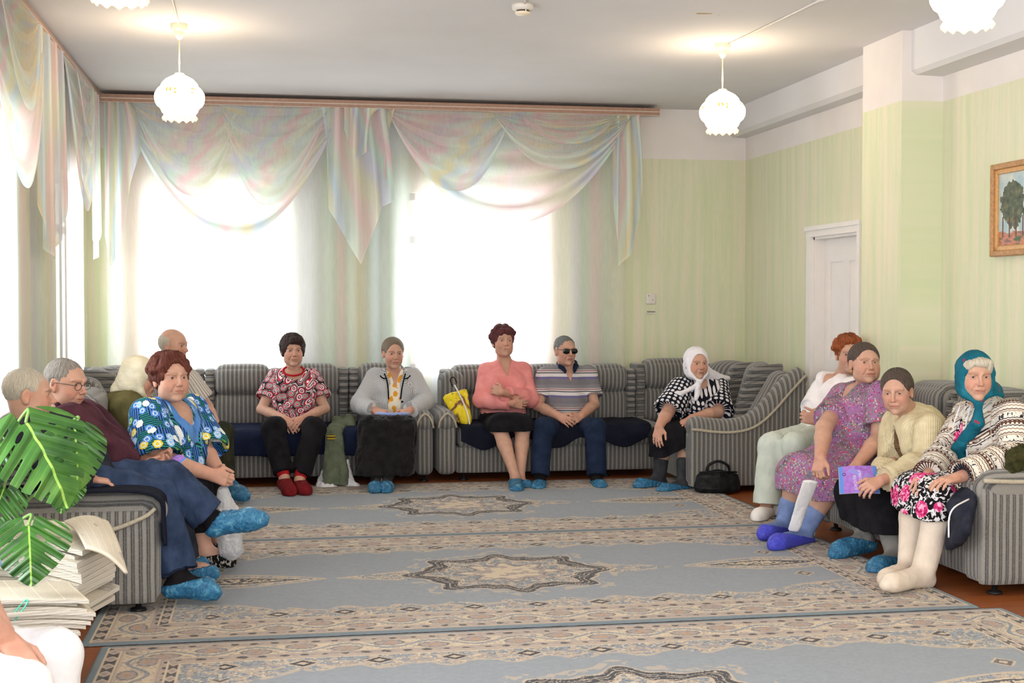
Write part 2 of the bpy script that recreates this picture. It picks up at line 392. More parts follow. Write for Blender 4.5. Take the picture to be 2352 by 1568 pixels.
q = PX(275, 20, Y=5.35); pendant(q[0], 5.35, 'lit pendant lamp cut by the top edge at upper left, only its frilled rim showing')
q = PX(2222, 60, Y=5.22); pendant(q[0], 5.22, 'large lit pendant lamp nearest the right wall, cut by the top edge')
r = empty('smoke_detector', (1.457, 7.776, CZ), 'round white smoke detector on the ceiling at top centre', 'smoke detector')
cx, cy = 1.457, 7.776
b = MB(); b.lathe([(0, CZ), (.062, CZ), (.064, CZ - .012), (.058, CZ - .032), (.045, CZ - .036), (0, CZ - .036)], (cx, cy, 0), 32); b.obj('base', M_PLAST, r)
b = MB(); b.lathe([(.040, CZ - .034), (.040, CZ - .046)], (cx, cy, 0), 24); b.obj('smoke_chamber', M_DARK, r)
b = MB(); b.lathe([(0, CZ - .045), (.044, CZ - .045), (.044, CZ - .053), (.036, CZ - .060), (0, CZ - .061)], (cx, cy, 0), 24)
for a in (0.3, 1.9, 3.4, 5.0): b.box((cx + .042 * math.cos(a) - .003, cy + .042 * math.sin(a) - .003, CZ - .05), (cx + .042 * math.cos(a) + .003, cy + .042 * math.sin(a) + .003, CZ - .03))
b.obj('cap', M_CREAM, r)
def cable(pts, label):
    b = MB(); b.tube(pts, .007, 8); o = b.obj('ceiling_cable', M_PLAST); props(o, label, 'cable')
e = PX(1880, 0, z=CZ); cable([(3.03, 8.69, CZ - .006), (e[0], e[1], CZ - .006), (e[0] + .6, e[1] - 1.4, CZ - .006)], 'white cable running along the ceiling from the right pendant lamp')
e = PX(395, -5, z=CZ); cable([(-.55, 8.68, CZ - .006), (e[0], e[1], CZ - .006), (e[0], e[1] - 2, CZ - .006)], 'thin white cable on the ceiling leading to the left pendant lamp')
e = PX(1208, -5, z=CZ); cable([(1.46, 7.74, CZ - .006), (e[0], e[1], CZ - .006), (e[0], e[1] - 2, CZ - .006)], 'short white cable on the ceiling above the smoke detector')

# painting on the right wall
n = N('landscape_oil_painting', .5, .4); s = n.sep(n.coord()); yy = n.math('MULTIPLY', s[1], -1.0); zz = s[2]
pv = n.comb(yy, zz, 0.)
sky = n.ramp(n.noise(pv, 9, 3), [(.3, srgb(150, 180, 190)), (.7, srgb(214, 214, 200))])
gnd = n.ramp(n.noise(n.comb(yy, n.math('MULTIPLY', zz, 4), 0.), 9, 4), [(.35, srgb(70, 96, 66)), (.5, srgb(205, 130, 104)), (.62, srgb(120, 96, 92))])
tre = n.ramp(n.noise(pv, 26, 4), [(.3, srgb(50, 58, 44)), (.55, srgb(86, 96, 76)), (.75, srgb(140, 120, 84))])
c1 = n.mix(n.math('GREATER_THAN', n.math('ADD', zz, n.math('MULTIPLY', n.noise(pv, 12, 2), .05)), .165), gnd, sky)
dx = n.math('DIVIDE', n.math('SUBTRACT', yy, .21), .135); dz = n.math('DIVIDE', n.math('SUBTRACT', zz, .30), .15)
rr = n.math('ADD', n.math('ADD', n.math('MULTIPLY', dx, dx), n.math('MULTIPLY', dz, dz)), n.math('MULTIPLY', n.noise(pv, 22, 4), 1.3))
c2 = n.mix(n.math('LESS_THAN', rr, 1.5), c1, tre)
tk = n.math('MULTIPLY', n.math('LESS_THAN', n.math('ABSOLUTE', n.math('SUBTRACT', n.math('FRACT', n.math('MULTIPLY', yy, 14)), .5)), .09), n.math('LESS_THAN', n.math('ABSOLUTE', n.math('SUBTRACT', zz, .17)), .06))
c2 = n.mix(n.math('MULTIPLY', tk, n.math('GREATER_THAN', yy, .1)), c2, srgb(90, 62, 44)); n.color(c2); M_ART = n.m
M_GILT = flat('gilt_wood', srgb(176, 128, 78), .4, .5, .25, 60, .5, 150)
M_GILT2 = flat('pale_gilt_wood', srgb(202, 152, 92), .4, .5, .12, 60)
y1 = 7.42; z0 = 1.692; hh = .545; wd = .80
r = empty('framed_painting', (RX - .02, y1, z0), 'gilt framed landscape painting of trees hanging on the right wall', 'painting')
b = MB()
for (a0, a1, c0, c1) in ((y1 - .035, y1, z0, z0 + hh), (y1 - wd, y1 - wd + .035, z0, z0 + hh), (y1 - wd, y1, z0, z0 + .035), (y1 - wd, y1, z0 + hh - .035, z0 + hh)): b.box((RX - .045, a0, c0), (RX, a1, c1), r=.008)
b.obj('outer_frame', M_GILT, r)
b = MB()
for (a0, a1, c0, c1) in ((y1 - .062, y1 - .033, z0 + .033, z0 + hh - .033), (y1 - wd + .033, y1 - wd + .062, z0 + .033, z0 + hh - .033), (y1 - wd + .033, y1 - .033, z0 + .033, z0 + .062), (y1 - wd + .033, y1 - .033, z0 + hh - .062, z0 + hh - .033)): b.box((RX - .032, a0, c0), (RX - .005, a1, c1), r=.005)
b.obj('inner_frame', M_GILT2, r)
b = MB().box((RX - .018, y1 - wd + .06, z0 + .06), (RX - .012, y1 - .06, z0 + hh - .06)); b.obj('canvas', M_ART, r, smooth=False)

# ================================================================== curtain rails and curtains
M_RAIL = flat('brown_rail_wood', srgb(170, 132, 112), .35, .5, .12, 30)
M_RAIL2 = flat('pale_rail_edge', srgb(216, 198, 182), .35, .5, .04)
r = empty('curtain_rail', (1.0, 11.5, 3.08), 'long brown curtain rail with two grooves along the back wall', 'curtain rail')
b = MB().box((-1.37, 11.47, 3.055), (3.375, 11.50, 3.125), r=.006); b.box((-1.37, 11.50, 3.10), (3.375, 11.70, 3.125)); b.obj('fascia', M_RAIL, r, smooth=False)
b = MB().box((-1.37, 11.464, 3.087), (3.375, 11.472, 3.094)); b.box((-1.37, 11.464, 3.057), (3.375, 11.472, 3.061)); b.obj('groove_trim', M_RAIL2, r, smooth=False)
r = empty('curtain_rail', (-1.38, 8.0, 3.08), 'brown curtain rail running toward us along the left wall', 'curtain rail')
b = MB().box((-1.38, 2.5, 3.055), (-1.35, 11.44, 3.125)); b.box((-1.48, 2.5, 3.10), (-1.38, 11.44, 3.125)); b.obj('fascia', M_RAIL, r, smooth=False)
b = MB().box((-1.352, 2.5, 3.087), (-1.344, 11.44, 3.094)); b.box((-1.352, 2.5, 3.057), (-1.344, 11.44, 3.061)); b.obj('groove_trim', M_RAIL2, r, smooth=False)

def sheer(name, trans, hemmed=0):
    rough = .9
    n = N(name, rough, .1); col = n.attr('Col', 'Color'); t = n.t
    weave = n.noise(n.map(n.coord(), (1, 1, .15)), 60, 2)
    d = n.new('ShaderNodeBsdfDiffuse', {0: col}); tl = n.new('ShaderNodeBsdfTranslucent', {0: col}); tp = n.new('ShaderNodeBsdfTransparent', {0: (1, 1, 1, 1)})
    m1 = n.new('ShaderNodeMixShader', {0: n.math('MULTIPLY', .5, n.math('MINIMUM', n.sep(n.attr('pat', 'Vector'))[0], 1.0)) if hemmed else .5, 1: d.outputs[0], 2: tl.outputs[0]})
    f = n.math('ADD', trans - .06, n.math('MULTIPLY', weave, .12))
    if hemmed: f = n.math('MULTIPLY', f, n.sep(n.attr('pat', 'Vector'))[0])
    m2 = n.new('ShaderNodeMixShader', {0: f, 1: m1.outputs[0], 2: tp.outputs[0]})
    t.links.new(m2.outputs[0], n.n['Material Output'].inputs[0]); return n.m
M_SHEER = sheer('sheer_curtain_voile', .30); M_SWAG = sheer('pastel_swag_chiffon', .28, 1)
PAST = np.array([srgb(238, 206, 210)[:3], srgb(226, 236, 226)[:3], srgb(236, 226, 190)[:3], srgb(206, 222, 236)[:3], srgb(222, 232, 222)[:3], srgb(240, 214, 214)[:3], srgb(230, 226, 206)[:3], srgb(214, 212, 230)[:3], srgb(212, 232, 220)[:3]])
def pastel(t, sat=1.0):
    """soft cycle through the pastel colours"""
    k = np.mod(t, 1) * len(PAST); i = np.floor(k).astype(int) % len(PAST); f = k - np.floor(k); f = f * f * (3 - 2 * f)
    c = PAST[i] * (1 - f)[:, None] + PAST[(i + 1) % len(PAST)] * f[:, None]
    g = np.array([.86, .89, .93]); return np.clip(g + (c * 1.06 - g) * sat, 0, .97)
def drape(axis, fix, a0, a1, z0, z1, waves, amp, seed, name, parent, opening=None, hem=None):
    nu, nv = int((a1 - a0) * 130) + 2, 24
    def fn(u, v):
        a = a0 + (a1 - a0) * u; z = z1 + (z0 - z1) * v
        ph = u * waves * 2 * np.pi + .8 * np.sin(u * 9 + seed) + 1.1 * np.sin(u * 23 + 2 * seed)
        d = amp * np.sin(ph) * (.35 + .65 * (0.5 + .5 * np.sin(u * 13 + seed))) * (.6 + .4 * v)
        if hem is not None: z = np.where(v > .5, z, z)
        return (a, fix + d, z) if axis == 'x' else (fix + d, a, z)
    V, Fq, u, v = grid_vf(fn, nu, nv)
    t = u * (a1 - a0) / 1.15 + .06 * np.sin(u * 40 + seed) + .35 * seed
    c = pastel(t, .62)
    return mk(name, V, Fq, M_SHEER, parent, col=c)
def swag(axis, fix, a0, a1, zt, drop, asym, folds, depth, seed, parent, name='swag', thick=1.0, top=0.0):
    """a draped half-moon: hem hangs from both upper corners, pleats run along it"""
    nu, nv = 90, 60
    def fn(u, v):
        # u along, v from top edge to the hem; sag grows with v and pleats gather at the corners
        s = 2 * u - 1; prof = (1 - np.abs(s + asym * (1 - s * s)) ** 2.1)
        vv = top + (1 - top) * v
        pinch = (1 - .06 * vv)
        a = (a0 + a1) / 2 + (a1 - a0) / 2 * s * pinch
        z = zt - drop * (vv ** 1.25) * prof - .02 * np.abs(s) * v
        out = depth * np.sin(v * folds * np.pi + .6 * np.sin(3 * u + seed)) * np.sqrt(np.clip(1 - s * s, 0, 1)) * (.3 + .7 * v)
        out = out + .05 * np.sqrt(np.clip(1 - s * s, 0, 1)) * (v ** 2)
        sg = -1 if axis == 'x' else 1
        return (a, fix + sg * (out + .02), z) if axis == 'x' else (fix + sg * (out + .02), a, z)
    V, Fq, u, v = grid_vf(fn, nu, nv)
    t = u * (a1 - a0) / 1.5 + .20 * np.sin(5 * u + v * 3 + seed) + v * .35 + .1 * seed + .04 * np.sin(30 * v)
    op = np.clip((v - .72) / .2, 0, 1); pl_ = .5 + .5 * np.sin(v * 46 + 2 * np.sin(3 * u + seed)); op = 1 - (.30 + .65 * pl_) * op * .9 - .25 * (np.sin(v * folds * np.pi + .6 * np.sin(3 * u + seed)) > .6)
    return mk(name, V, Fq, M_SWAG, parent, col=pastel(t, .95), pat=np.stack([np.clip(op, .05, 1) * (1.9 if name == 'inner_swag' else 1.15), u, v], 1))
def tail(axis, fix, pts_top, pts_bot, seed, parent, pleats=6, depth=.03, name='jabot'):
    """hanging tail: polyline hem below a straight top"""
    pts_bot = np.asarray(pts_bot, float)
    def fn(u, v):
        at = pts_top[0][0] + (pts_top[1][0] - pts_top[0][0]) * u; zt = pts_top[0][1] + (pts_top[1][1] - pts_top[0][1]) * u
        q = u * (len(pts_bot) - 1); i = np.clip(np.floor(q).astype(int), 0, len(pts_bot) - 2); f = q - i
        ab = pts_bot[i, 0] * (1 - f) + pts_bot[i + 1, 0] * f; zb = pts_bot[i, 1] * (1 - f) + pts_bot[i + 1, 1] * f
        vv = v; a = at + (ab - at) * np.sin(vv * HP); z = zt + (zb - zt) * vv
        out = depth * np.sin(u * pleats * 2 * np.pi + seed) * (.5 + .5 * v) + .02
        sg = -1 if axis == 'x' else 1
        return (a, fix + sg * out, z) if axis == 'x' else (fix + sg * out, a, z)
    V, Fq, u, v = grid_vf(fn, 80, 40)
    t = u * .9 + .12 * np.sin(4 * v + seed) + .23 * seed
    return mk(name, V, Fq, M_SWAG, parent, col=pastel(t, 1.0), pat=np.stack([.85 - .3 * (np.sin(u * pleats * 2 * np.pi + seed) > .5) - .4 * (v > .985), u, v], 1))
r = empty('curtain', (1.0, 11.6, 0.05), 'sheer pastel curtain with swags and tails across the back windows', 'curtain')
drape('x', 11.60, -1.33, 3.10, .05, 3.08, 19, .035, 1.0, 'voile_panel', r)
BX = lambda px: PX(px, 300, Y=11.53)[0]
BZ = lambda py, px=700: PX(px, py, Y=11.53)[2]
zt = 3.06
swag('x', 11.53, BX(262), BX(800), zt, zt - BZ(546), .02, 9, .022, 1.0, r)
swag('x', 11.50, BX(300), BX(560), zt, zt - BZ(455), -.1, 6, .02, 2.3, r, 'inner_swag')
swag('x', 11.49, BX(500), BX(760), zt, zt - BZ(475), .12, 6, .02, 3.1, r, 'inner_swag')
swag('x', 11.53, BX(872), BX(1468), zt, zt - BZ(514, 1180), .03, 10, .022, 4.0, r)
swag('x', 11.49, BX(1120), BX(1455), zt, zt - BZ(392, 1300), .05, 8, .022, 5.2, r, 'inner_swag')
swag('x', 11.485, BX(1180), BX(1420), zt, zt - BZ(335, 1300), .0, 6, .02, 6.2, r, 'inner_swag')
swag('x', 11.50, BX(880), BX(1180), zt, zt - BZ(440, 1020), -.08, 5, .02, 7.2, r, 'inner_swag')
T = lambda px, py: (PX(px, py, Y=11.50)[0], PX(px, py, Y=11.50)[2])
tail('x', 11.50, ((BX(738), zt), (BX(905), zt)), [T(750, 360), T(755, 480), T(790, 540), T(828, 608), T(862, 520), T(878, 475), T(905, 462), T(880, 400)], 1.0, r, 5)
tail('x', 11.48, ((BX(790), zt), (BX(880), zt)), [T(790, 300), T(815, 366), T(842, 350), T(850, 250)], 2.0, r, 3)
tail('x', 11.50, ((BX(1400), zt), (BX(1466), zt)), [T(1405, 400), T(1415, 540), T(1420, 612), T(1445, 585), T(1470, 500), T(1474, 400)], 3.0, r, 3)
tail('x', 11.50, ((BX(240), zt), (BX(300), zt)), [T(240, 540), T(255, 610), T(275, 580), T(300, 420), T(330, 330)], 4.0, r, 3)
r = empty('curtain', (-1.42, 8.0, 0.05), 'sheer pastel curtain with swags along the left wall windows', 'curtain')
drape('y', -1.41, 5.0, 9.15, .05, 3.08, 14, .022, 2.0, 'voile_panel', r)
drape('y', -1.41, 9.2, 10.9, .05, 3.08, 6, .022, 3.0, 'voile_panel', r)
LY = lambda px, x=-1.33: PX(px, 400, x=x)[1]
swag('y', -1.355, 9.35, 10.85, 3.06, 3.06 - PX(185, 485, x=-1.34)[2], .0, 9, .014, 1.5, r)
swag('y', -1.34, 9.8, 10.75, 3.06, .55, .0, 6, .012, 2.5, r, 'inner_swag')
swag('y', -1.355, 6.6, 8.55, 3.06, 3.06 - PX(20, 425, x=-1.34)[2], .0, 9, .014, 3.5, r)
swag('y', -1.34, 7.0, 8.3, 3.06, .6, .0, 6, .012, 4.5, r, 'inner_swag')
ZL = lambda px, py: PX(px, py, x=-1.34)[2]
tail('y', -1.35, ((8.3, 3.06), (9.4, 3.06)), [(8.35, 2.0), (8.5, ZL(75, 560)), (8.8, ZL(85, 588)), (9.05, ZL(100, 545)), (9.3, 1.95), (9.42, 2.3)], 5.0, r, 4, .018)
tail('y', -1.35, ((10.75, 3.06), (11.25, 3.06)), [(10.75, 1.9), (10.9, 1.75), (11.0, ZL(228, 590)), (11.15, 1.95), (11.2, 2.2)], 6.0, r, 3, .018)

# ================================================================== rugs
RW, RD = 4.02, 2.36
def rug_colors(X, Y):
    """oriental pattern, X in [0, RW], Y in [0, RD]"""
    P3 = np.stack([X, Y, X * 0], -1)
    c_f = np.array(srgb(146, 152, 160)[:3]); c_b = np.array(srgb(196, 176, 156)[:3]); c_cr = np.array(srgb(212, 194, 168)[:3])
    c_d = np.array(srgb(50, 48, 54)[:3]); c_p = np.array(srgb(168, 152, 146)[:3]); c_e = np.array(srgb(122, 134, 142)[:3]); c_bl = np.array(srgb(134, 142, 152)[:3])
    C = np.ones(X.shape + (3,)) * c_f
    ex = np.minimum(X, RW - X); ey = np.minimum(Y, RD - Y); e = np.minimum(ex, ey)
    n1 = fbm(P3, 22, 3, 1); n2 = fbm(P3, 60, 2, 5); n3 = fbm(P3, 9, 2, 9)
    def put(m, c, a=1.0):
        m = np.clip(m * a, 0, 1)[..., None]; C[:] = C * (1 - m) + c * m
    sh = lambda d, w: np.clip(.5 - d / w, 0, 1)                      # 1 inside (d < 0)
    C += (n2 * .018)[..., None]
    ax, ay = np.abs(X - RW / 2), np.abs(Y - RD / 2)
    # ---- ornament helper: speckled foliage
    def foliage(mask, cover=.1, seed=0):
        a = fbm(P3, 34, 2, 20 + seed); b_ = fbm(P3, 70, 2, 40 + seed)
        put(mask * (a > cover), c_b, .8); put(mask * (np.abs(b_) < .10), c_d, .55); put(mask * (b_ > .55), c_cr)
    # corner and end sprays
    inner = .34
    wav = .07 * np.abs(np.sin(X * 2 * np.pi / .52)) + .05 * np.sin(X * 2 * np.pi / .26)
    arc = ey - inner - .13 - wav * .6
    cor = np.hypot((ex - inner) / 1.5, ey - inner) - .34
    foliage(((arc < 0) | (cor < 0)) * (ex > inner), .12, 1)
    put((np.abs(np.where(cor < arc, cor, arc)) < .012) * (e > inner) * (n1 > -.3), c_b, .8)
    # diamonds along the long sides
    per = .30; ph = np.mod(X - RW / 2 + per / 2, per) - per / 2
    dm = np.abs(ph) / .040 + np.abs(ey - inner - .075) / .034
    m = (ex > inner + .15)
    put(m * (dm < 1.75), c_b); put(m * (dm < 1.35), c_d); put(m * (dm < .62), c_b)
    ph2 = np.mod(X - RW / 2, per) - per / 2
    rr = np.hypot(ph2 / .075, (ey - inner - .10) / .045)
    put(m * (np.abs(rr - 1) < .14) * (ey > inner + .10), c_b); put(m * (rr < .8) * (n2 > .2), c_p)
    per3 = .30; phd = np.mod(Y - RD / 2 + per3 / 2, per3) - per3 / 2
    dm = np.abs(phd) / .040 + np.abs(ex - inner - .16) / .034
    m = (ey > inner + .25) & (ex > inner)
    put(m * (dm < 1.7), c_b); put(m * (dm < 1.3), c_d, .8); put(m * (dm < .62), c_b)
    # ---- central medallion
    th = np.arctan2(ay * 1.0, ax * 1.0); rad = np.hypot(ax / 1.12, ay * 1.0)
    R0 = .45 + .045 * np.cos(8 * th) + .02 * np.cos(16 * th)
    med = rad - R0
    put((np.abs(med - .06) < .03) * (n1 > .15), c_b, .7)
    put(sh(med, .01), c_bl); foliage((med < -.02) * 1.0, .0, 2)
    ring = np.abs(rad - (R0 - .058)); sc = np.sin(th * 24 + 14 * (rad - R0) / .05)
    put((ring < .054) * 1.0, c_b, .75)
    put((ring < .052) * (sc * np.cos((rad - R0) * 60) > -.45) * (np.abs(n1) > .03), c_d, 1.0)
    put((np.abs(ring - .058) < .007), c_b)
    star = rad - (.14 + .09 * np.abs(np.cos(4 * th)) ** 3)
    put((star < .03) * 1.0, c_p); put((star < 0) * (n1 > -.35), c_cr); put((np.abs(star - .03) < .008), c_d, .5)
    # spikes from the medallion to the almond ornaments
    sp = ay - .13 * np.clip(1 - (ax - .50) / .40, 0, 1) * (ax > .4); foliage((sp < 0) * (ax > .52) * (ax < .90), .15, 3)
    put((np.abs(sp) < .012) * (ax > .52) * (ax < .90) * (n1 > -.2), c_b)
    # almonds
    al = np.hypot((ax - 1.45) / .50, 0); hh = .16 * np.clip(1 - al ** 1.6, 0, 1)
    a_ = ay - hh; foliage((a_ < 0) * (al < 1), .05, 4); put((np.abs(a_) < .010) * (al < 1), c_b)
    al2 = np.abs(ax - 1.40) / .36; h2 = .085 * np.clip(1 - al2 ** 1.3, 0, 1)
    a2 = ay - h2; put((a2 < .004) * (al2 < 1), c_d, .9); put((np.abs(a2) < .008) * (al2 < 1), c_cr); put((a2 < -.028) * (al2 < 1) * (n2 > -.1), c_cr)
    # ---- borders
    B = e < inner
    # coordinate along the border
    along = np.where(ey < ex, X, Y)
    t = e
    C[B] = c_p
    main = (t > .105) & (t < .255)
    put(main * 1.0, c_cr)
    w = np.sin(along * 2 * np.pi / .36); vine = np.abs(t - .18 - .045 * w)
    put(main * (vine < .009), c_bl)
    bl = np.hypot((np.mod(along, .18) - .09) / .055, (t - .18 + .03 * np.sign(w)) / .034)
    put(main * (bl < 1.15), c_p, .9); put(main * (np.abs(bl - 1.1) < .12), c_d, .55); put(main * (bl < .5), np.array(srgb(190, 150, 120)[:3]))
    put(main * (np.abs(n1) < .07), c_bl, .8); put(main * (n2 > .45), c_p, .8); put(main * (np.abs(n2) < .035), c_d, .5)
    for t0 in (.075, .285):
        st = np.hypot((np.mod(along + t0, .082) - .041) / .017, (t - t0) / .013)
        put(B * (np.abs(t - t0) < .022) * (n2 > -.1), c_b, .5); put(B * (st + .5 * n1 < 1), c_d, .85)
    for t0, wd_ in ((.045, .005), (.105, .004), (.255, .004), (.312, .005)): put(B * (np.abs(t - t0) < wd_), c_b)
    put(B * (t > .315) * (t < .332), c_p); put((np.abs(t - .337) < .006), c_cr)
    # short ends carry a dark diamond band next to the selvage and one inside
    endm = (ex < ey)
    for t0, hw in ((.065, .028), (.315, .024)):
        bm = endm * (np.abs(ex - t0) < hw); put(bm * 1.0, c_d, .85)
        q = np.abs(np.mod(Y, .11) - .055) / .045 + np.abs(ex - t0) / hw * .9; put(bm * (q < 1), c_b); put(bm * (q < .55), c_p)
        put(endm * (np.abs(np.abs(ex - t0) - hw) < .0045), c_cr)
    put((t < .034) * 1.0, c_e)
    C[t < .034] += (n2[t < .034] * .01)[:, None]
    return np.clip(C * .85, .01, 1)
def make_rug():
    nu, nv = 890, 400
    xs = np.linspace(0, RW, nu); ys = np.linspace(0, RD, nv)
    X, Y = np.meshgrid(xs, ys, indexing='ij'); C = rug_colors(X, Y).reshape(-1, 3)
    Z = .010 + .0008 * vnoise(np.stack([X, Y, X * 0], -1), 120, 3) - .007 * np.clip(1 - np.minimum(np.minimum(X, RW - X), np.minimum(Y, RD - Y)) / .008, 0, 1)
    V = np.stack([X, Y, Z], -1).reshape(-1, 3)
    i, j = np.meshgrid(np.arange(nu - 1), np.arange(nv - 1), indexing='ij'); a = (i * nv + j).ravel()
    Fq = np.stack([a, a + nv, a + nv + 1, a + 1], 1)
    n = N('woven_wool_rug', .95, .05); n.color(n.attr('Col', 'Color')); n.bump(n.noise(n.coord(), 320, 2), .5, .004)
    n.b.inputs['Sheen Weight'].default_value = .15
    o = mk('rug', V, Fq, n.m, col=C); return o
g = 'blue grey oriental rugs laid side by side'
rug = make_rug(); rug.location = (-.78, 5.75, 0); props(rug, 'blue grey oriental rug in the middle with whole dark medallion, under the people\'s feet', 'rug', g)
r2 = rug.copy(); COL.objects.link(r2); r2.location = (-.69, 3.36, 0); props(r2, 'nearest blue grey oriental rug, cut off by the bottom edge', 'rug', g)
r3 = rug.copy(); COL.objects.link(r3); r3.location = (-.72, 8.13, 0); props(r3, 'farthest blue grey oriental rug, in front of the back sofas', 'rug', g)
# ================================================================== modelling by signed distance, meshed with surface nets
def A(p): return np.asarray(p, float)
def unit(v): v = A(v); return v / (np.linalg.norm(v) + 1e-9)
class Vol:
    def __init__(s, h): s.h = h; s.p = []; s.axes = []
    def put(s, fn, lo, hi, k=.01, op='u', axis=None): s.p.append((fn, A(lo), A(hi), k, op)); 
    def cone(s, a, b, ra, rb, k=.015, op='u', grow=0., ax=True):
        """tapered capsule"""
        a, b = A(a), A(b); d = b - a; L2 = max(d @ d, 1e-9); ra += grow; rb += grow
        def fn(X, Y, Z):
            t = np.clip(((X - a[0]) * d[0] + (Y - a[1]) * d[1] + (Z - a[2]) * d[2]) / L2, 0, 1)
            return np.sqrt((X - a[0] - t * d[0]) ** 2 + (Y - a[1] - t * d[1]) ** 2 + (Z - a[2] - t * d[2]) ** 2) - (ra + (rb - ra) * t)
        r = np.array([ra, rb])[:, None]; E_ = np.stack([a, b]); s.put(fn, (E_ - r).min(0), (E_ + r).max(0), k, op)
        if ax and op == 'u' and s.axes is not None: s.axes.append((a, b, ra, rb, None))
    def chain(s, pts, rs, k=.015, op='u', grow=0.):
        for i in range(len(pts) - 1): s.cone(pts[i], pts[i + 1], rs[i], rs[i + 1], k, op, grow)
    def ecap(s, a, b, wa, wb, side, k=.03, op='u', grow=0., front=None):
        """tapered elliptical capsule; w = (half width along side, half depth)"""
        a, b = A(a), A(b); ax = unit(b - a); sd = A(side); sd = unit(sd - ax * (sd @ ax)); fr = np.cross(sd, ax); L = np.linalg.norm(b - a)
        def fn(X, Y, Z):
            px, py, pz = X - a[0], Y - a[1], Z - a[2]
            u = px * sd[0] + py * sd[1] + pz * sd[2]; v = px * fr[0] + py * fr[1] + pz * fr[2]; w = px * ax[0] + py * ax[1] + pz * ax[2]
            t = np.clip(w / L, 0, 1); w = w - t * L
            A_ = wa[0] + (wb[0] - wa[0]) * t + grow; B_ = wa[1] + (wb[1] - wa[1]) * t + grow; C_ = np.minimum(A_, B_)
            k0 = np.sqrt((u / A_) ** 2 + (v / B_) ** 2 + (w / C_) ** 2); k1 = np.sqrt((u / A_ ** 2) ** 2 + (v / B_ ** 2) ** 2 + (w / C_ ** 2) ** 2) + 1e-6
            return k0 * (k0 - 1) / k1
        m = max(*wa, *wb) + grow; E_ = np.stack([a, b]); s.put(fn, E_.min(0) - m, E_.max(0) + m, k, op)
        if op == 'u': s.axes.append((a, b, sum(wa) / 2, sum(wb) / 2, sd)); s.side = sd
    def ell(s, c, r, R=None, k=.01, op='u', grow=0.):
        c = A(c); r = A(r) + grow; R = np.eye(3) if R is None else A(R)
        def fn(X, Y, Z):
            q = [(X - c[0]) * R[0, i] + (Y - c[1]) * R[1, i] + (Z - c[2]) * R[2, i] for i in range(3)]
            k0 = np.sqrt(sum((q[i] / r[i]) ** 2 for i in range(3))); k1 = np.sqrt(sum((q[i] / r[i] ** 2) ** 2 for i in range(3))) + 1e-6
            return k0 * (k0 - 1) / k1
        m = np.abs(R) @ r; s.put(fn, c - m, c + m, k, op)
    def cut(s, p, n, k=.006):
        """remove everything on the side n points to"""
        p, n = A(p), unit(n)
        s.put(lambda X, Y, Z: -((X - p[0]) * n[0] + (Y - p[1]) * n[1] + (Z - p[2]) * n[2]), None, None, k, 's')
    def fn(s, f, lo, hi, k=.01, op='u'): s.put(f, lo, hi, k, op)
    def mesh(s, disp=None):
        h = s.h; U = [q for q in s.p if q[4] == 'u' and q[1] is not None and q[1].shape]
        lo = np.min([q[1] for q in U], 0) - 3 * h - .01; hi = np.max([q[2] for q in U], 0) + 3 * h + .01
        n = np.ceil((hi - lo) / h).astype(int) + 1; ax = [(lo[i] + h * np.arange(n[i])).astype(np.float32) for i in range(3)]
        F = np.full(n, .2, np.float32)
        for fn, a, b, k, op in s.p:
            if a is None or not np.shape(a): sl = (slice(None),) * 3
            else:
                pad = 3 * h + k * 1.5; i0 = np.clip(np.floor((a - pad - lo) / h).astype(int), 0, n); i1 = np.clip(np.ceil((b + pad - lo) / h).astype(int) + 1, 0, n)
                if (i1 <= i0).any(): continue
                sl = tuple(slice(i0[i], i1[i]) for i in range(3))
            d = fn(ax[0][sl[0]][:, None, None], ax[1][sl[1]][None, :, None], ax[2][sl[2]][None, None, :]); f = F[sl]
            if op == 'u':
                if k > 0: q = np.clip(k - np.abs(f - d), 0, None) / k; F[sl] = np.minimum(f, d) - q * q * k * .25
                else: F[sl] = np.minimum(f, d)
            elif op == 's':
                d = -d
                if k > 0: q = np.clip(k - np.abs(f - d), 0, None) / k; F[sl] = np.maximum(f, d) + q * q * k * .25
                else: F[sl] = np.maximum(f, d)
            else: F[sl] = np.maximum(f, d)       # 'i' intersect inside the box only
        V, Q = surface_nets(F, lo, h)
        if disp is not None and len(V):
            Nn = vnormals(V, Q); V = V + Nn * disp(V, Nn)[:, None]
        return V, Q
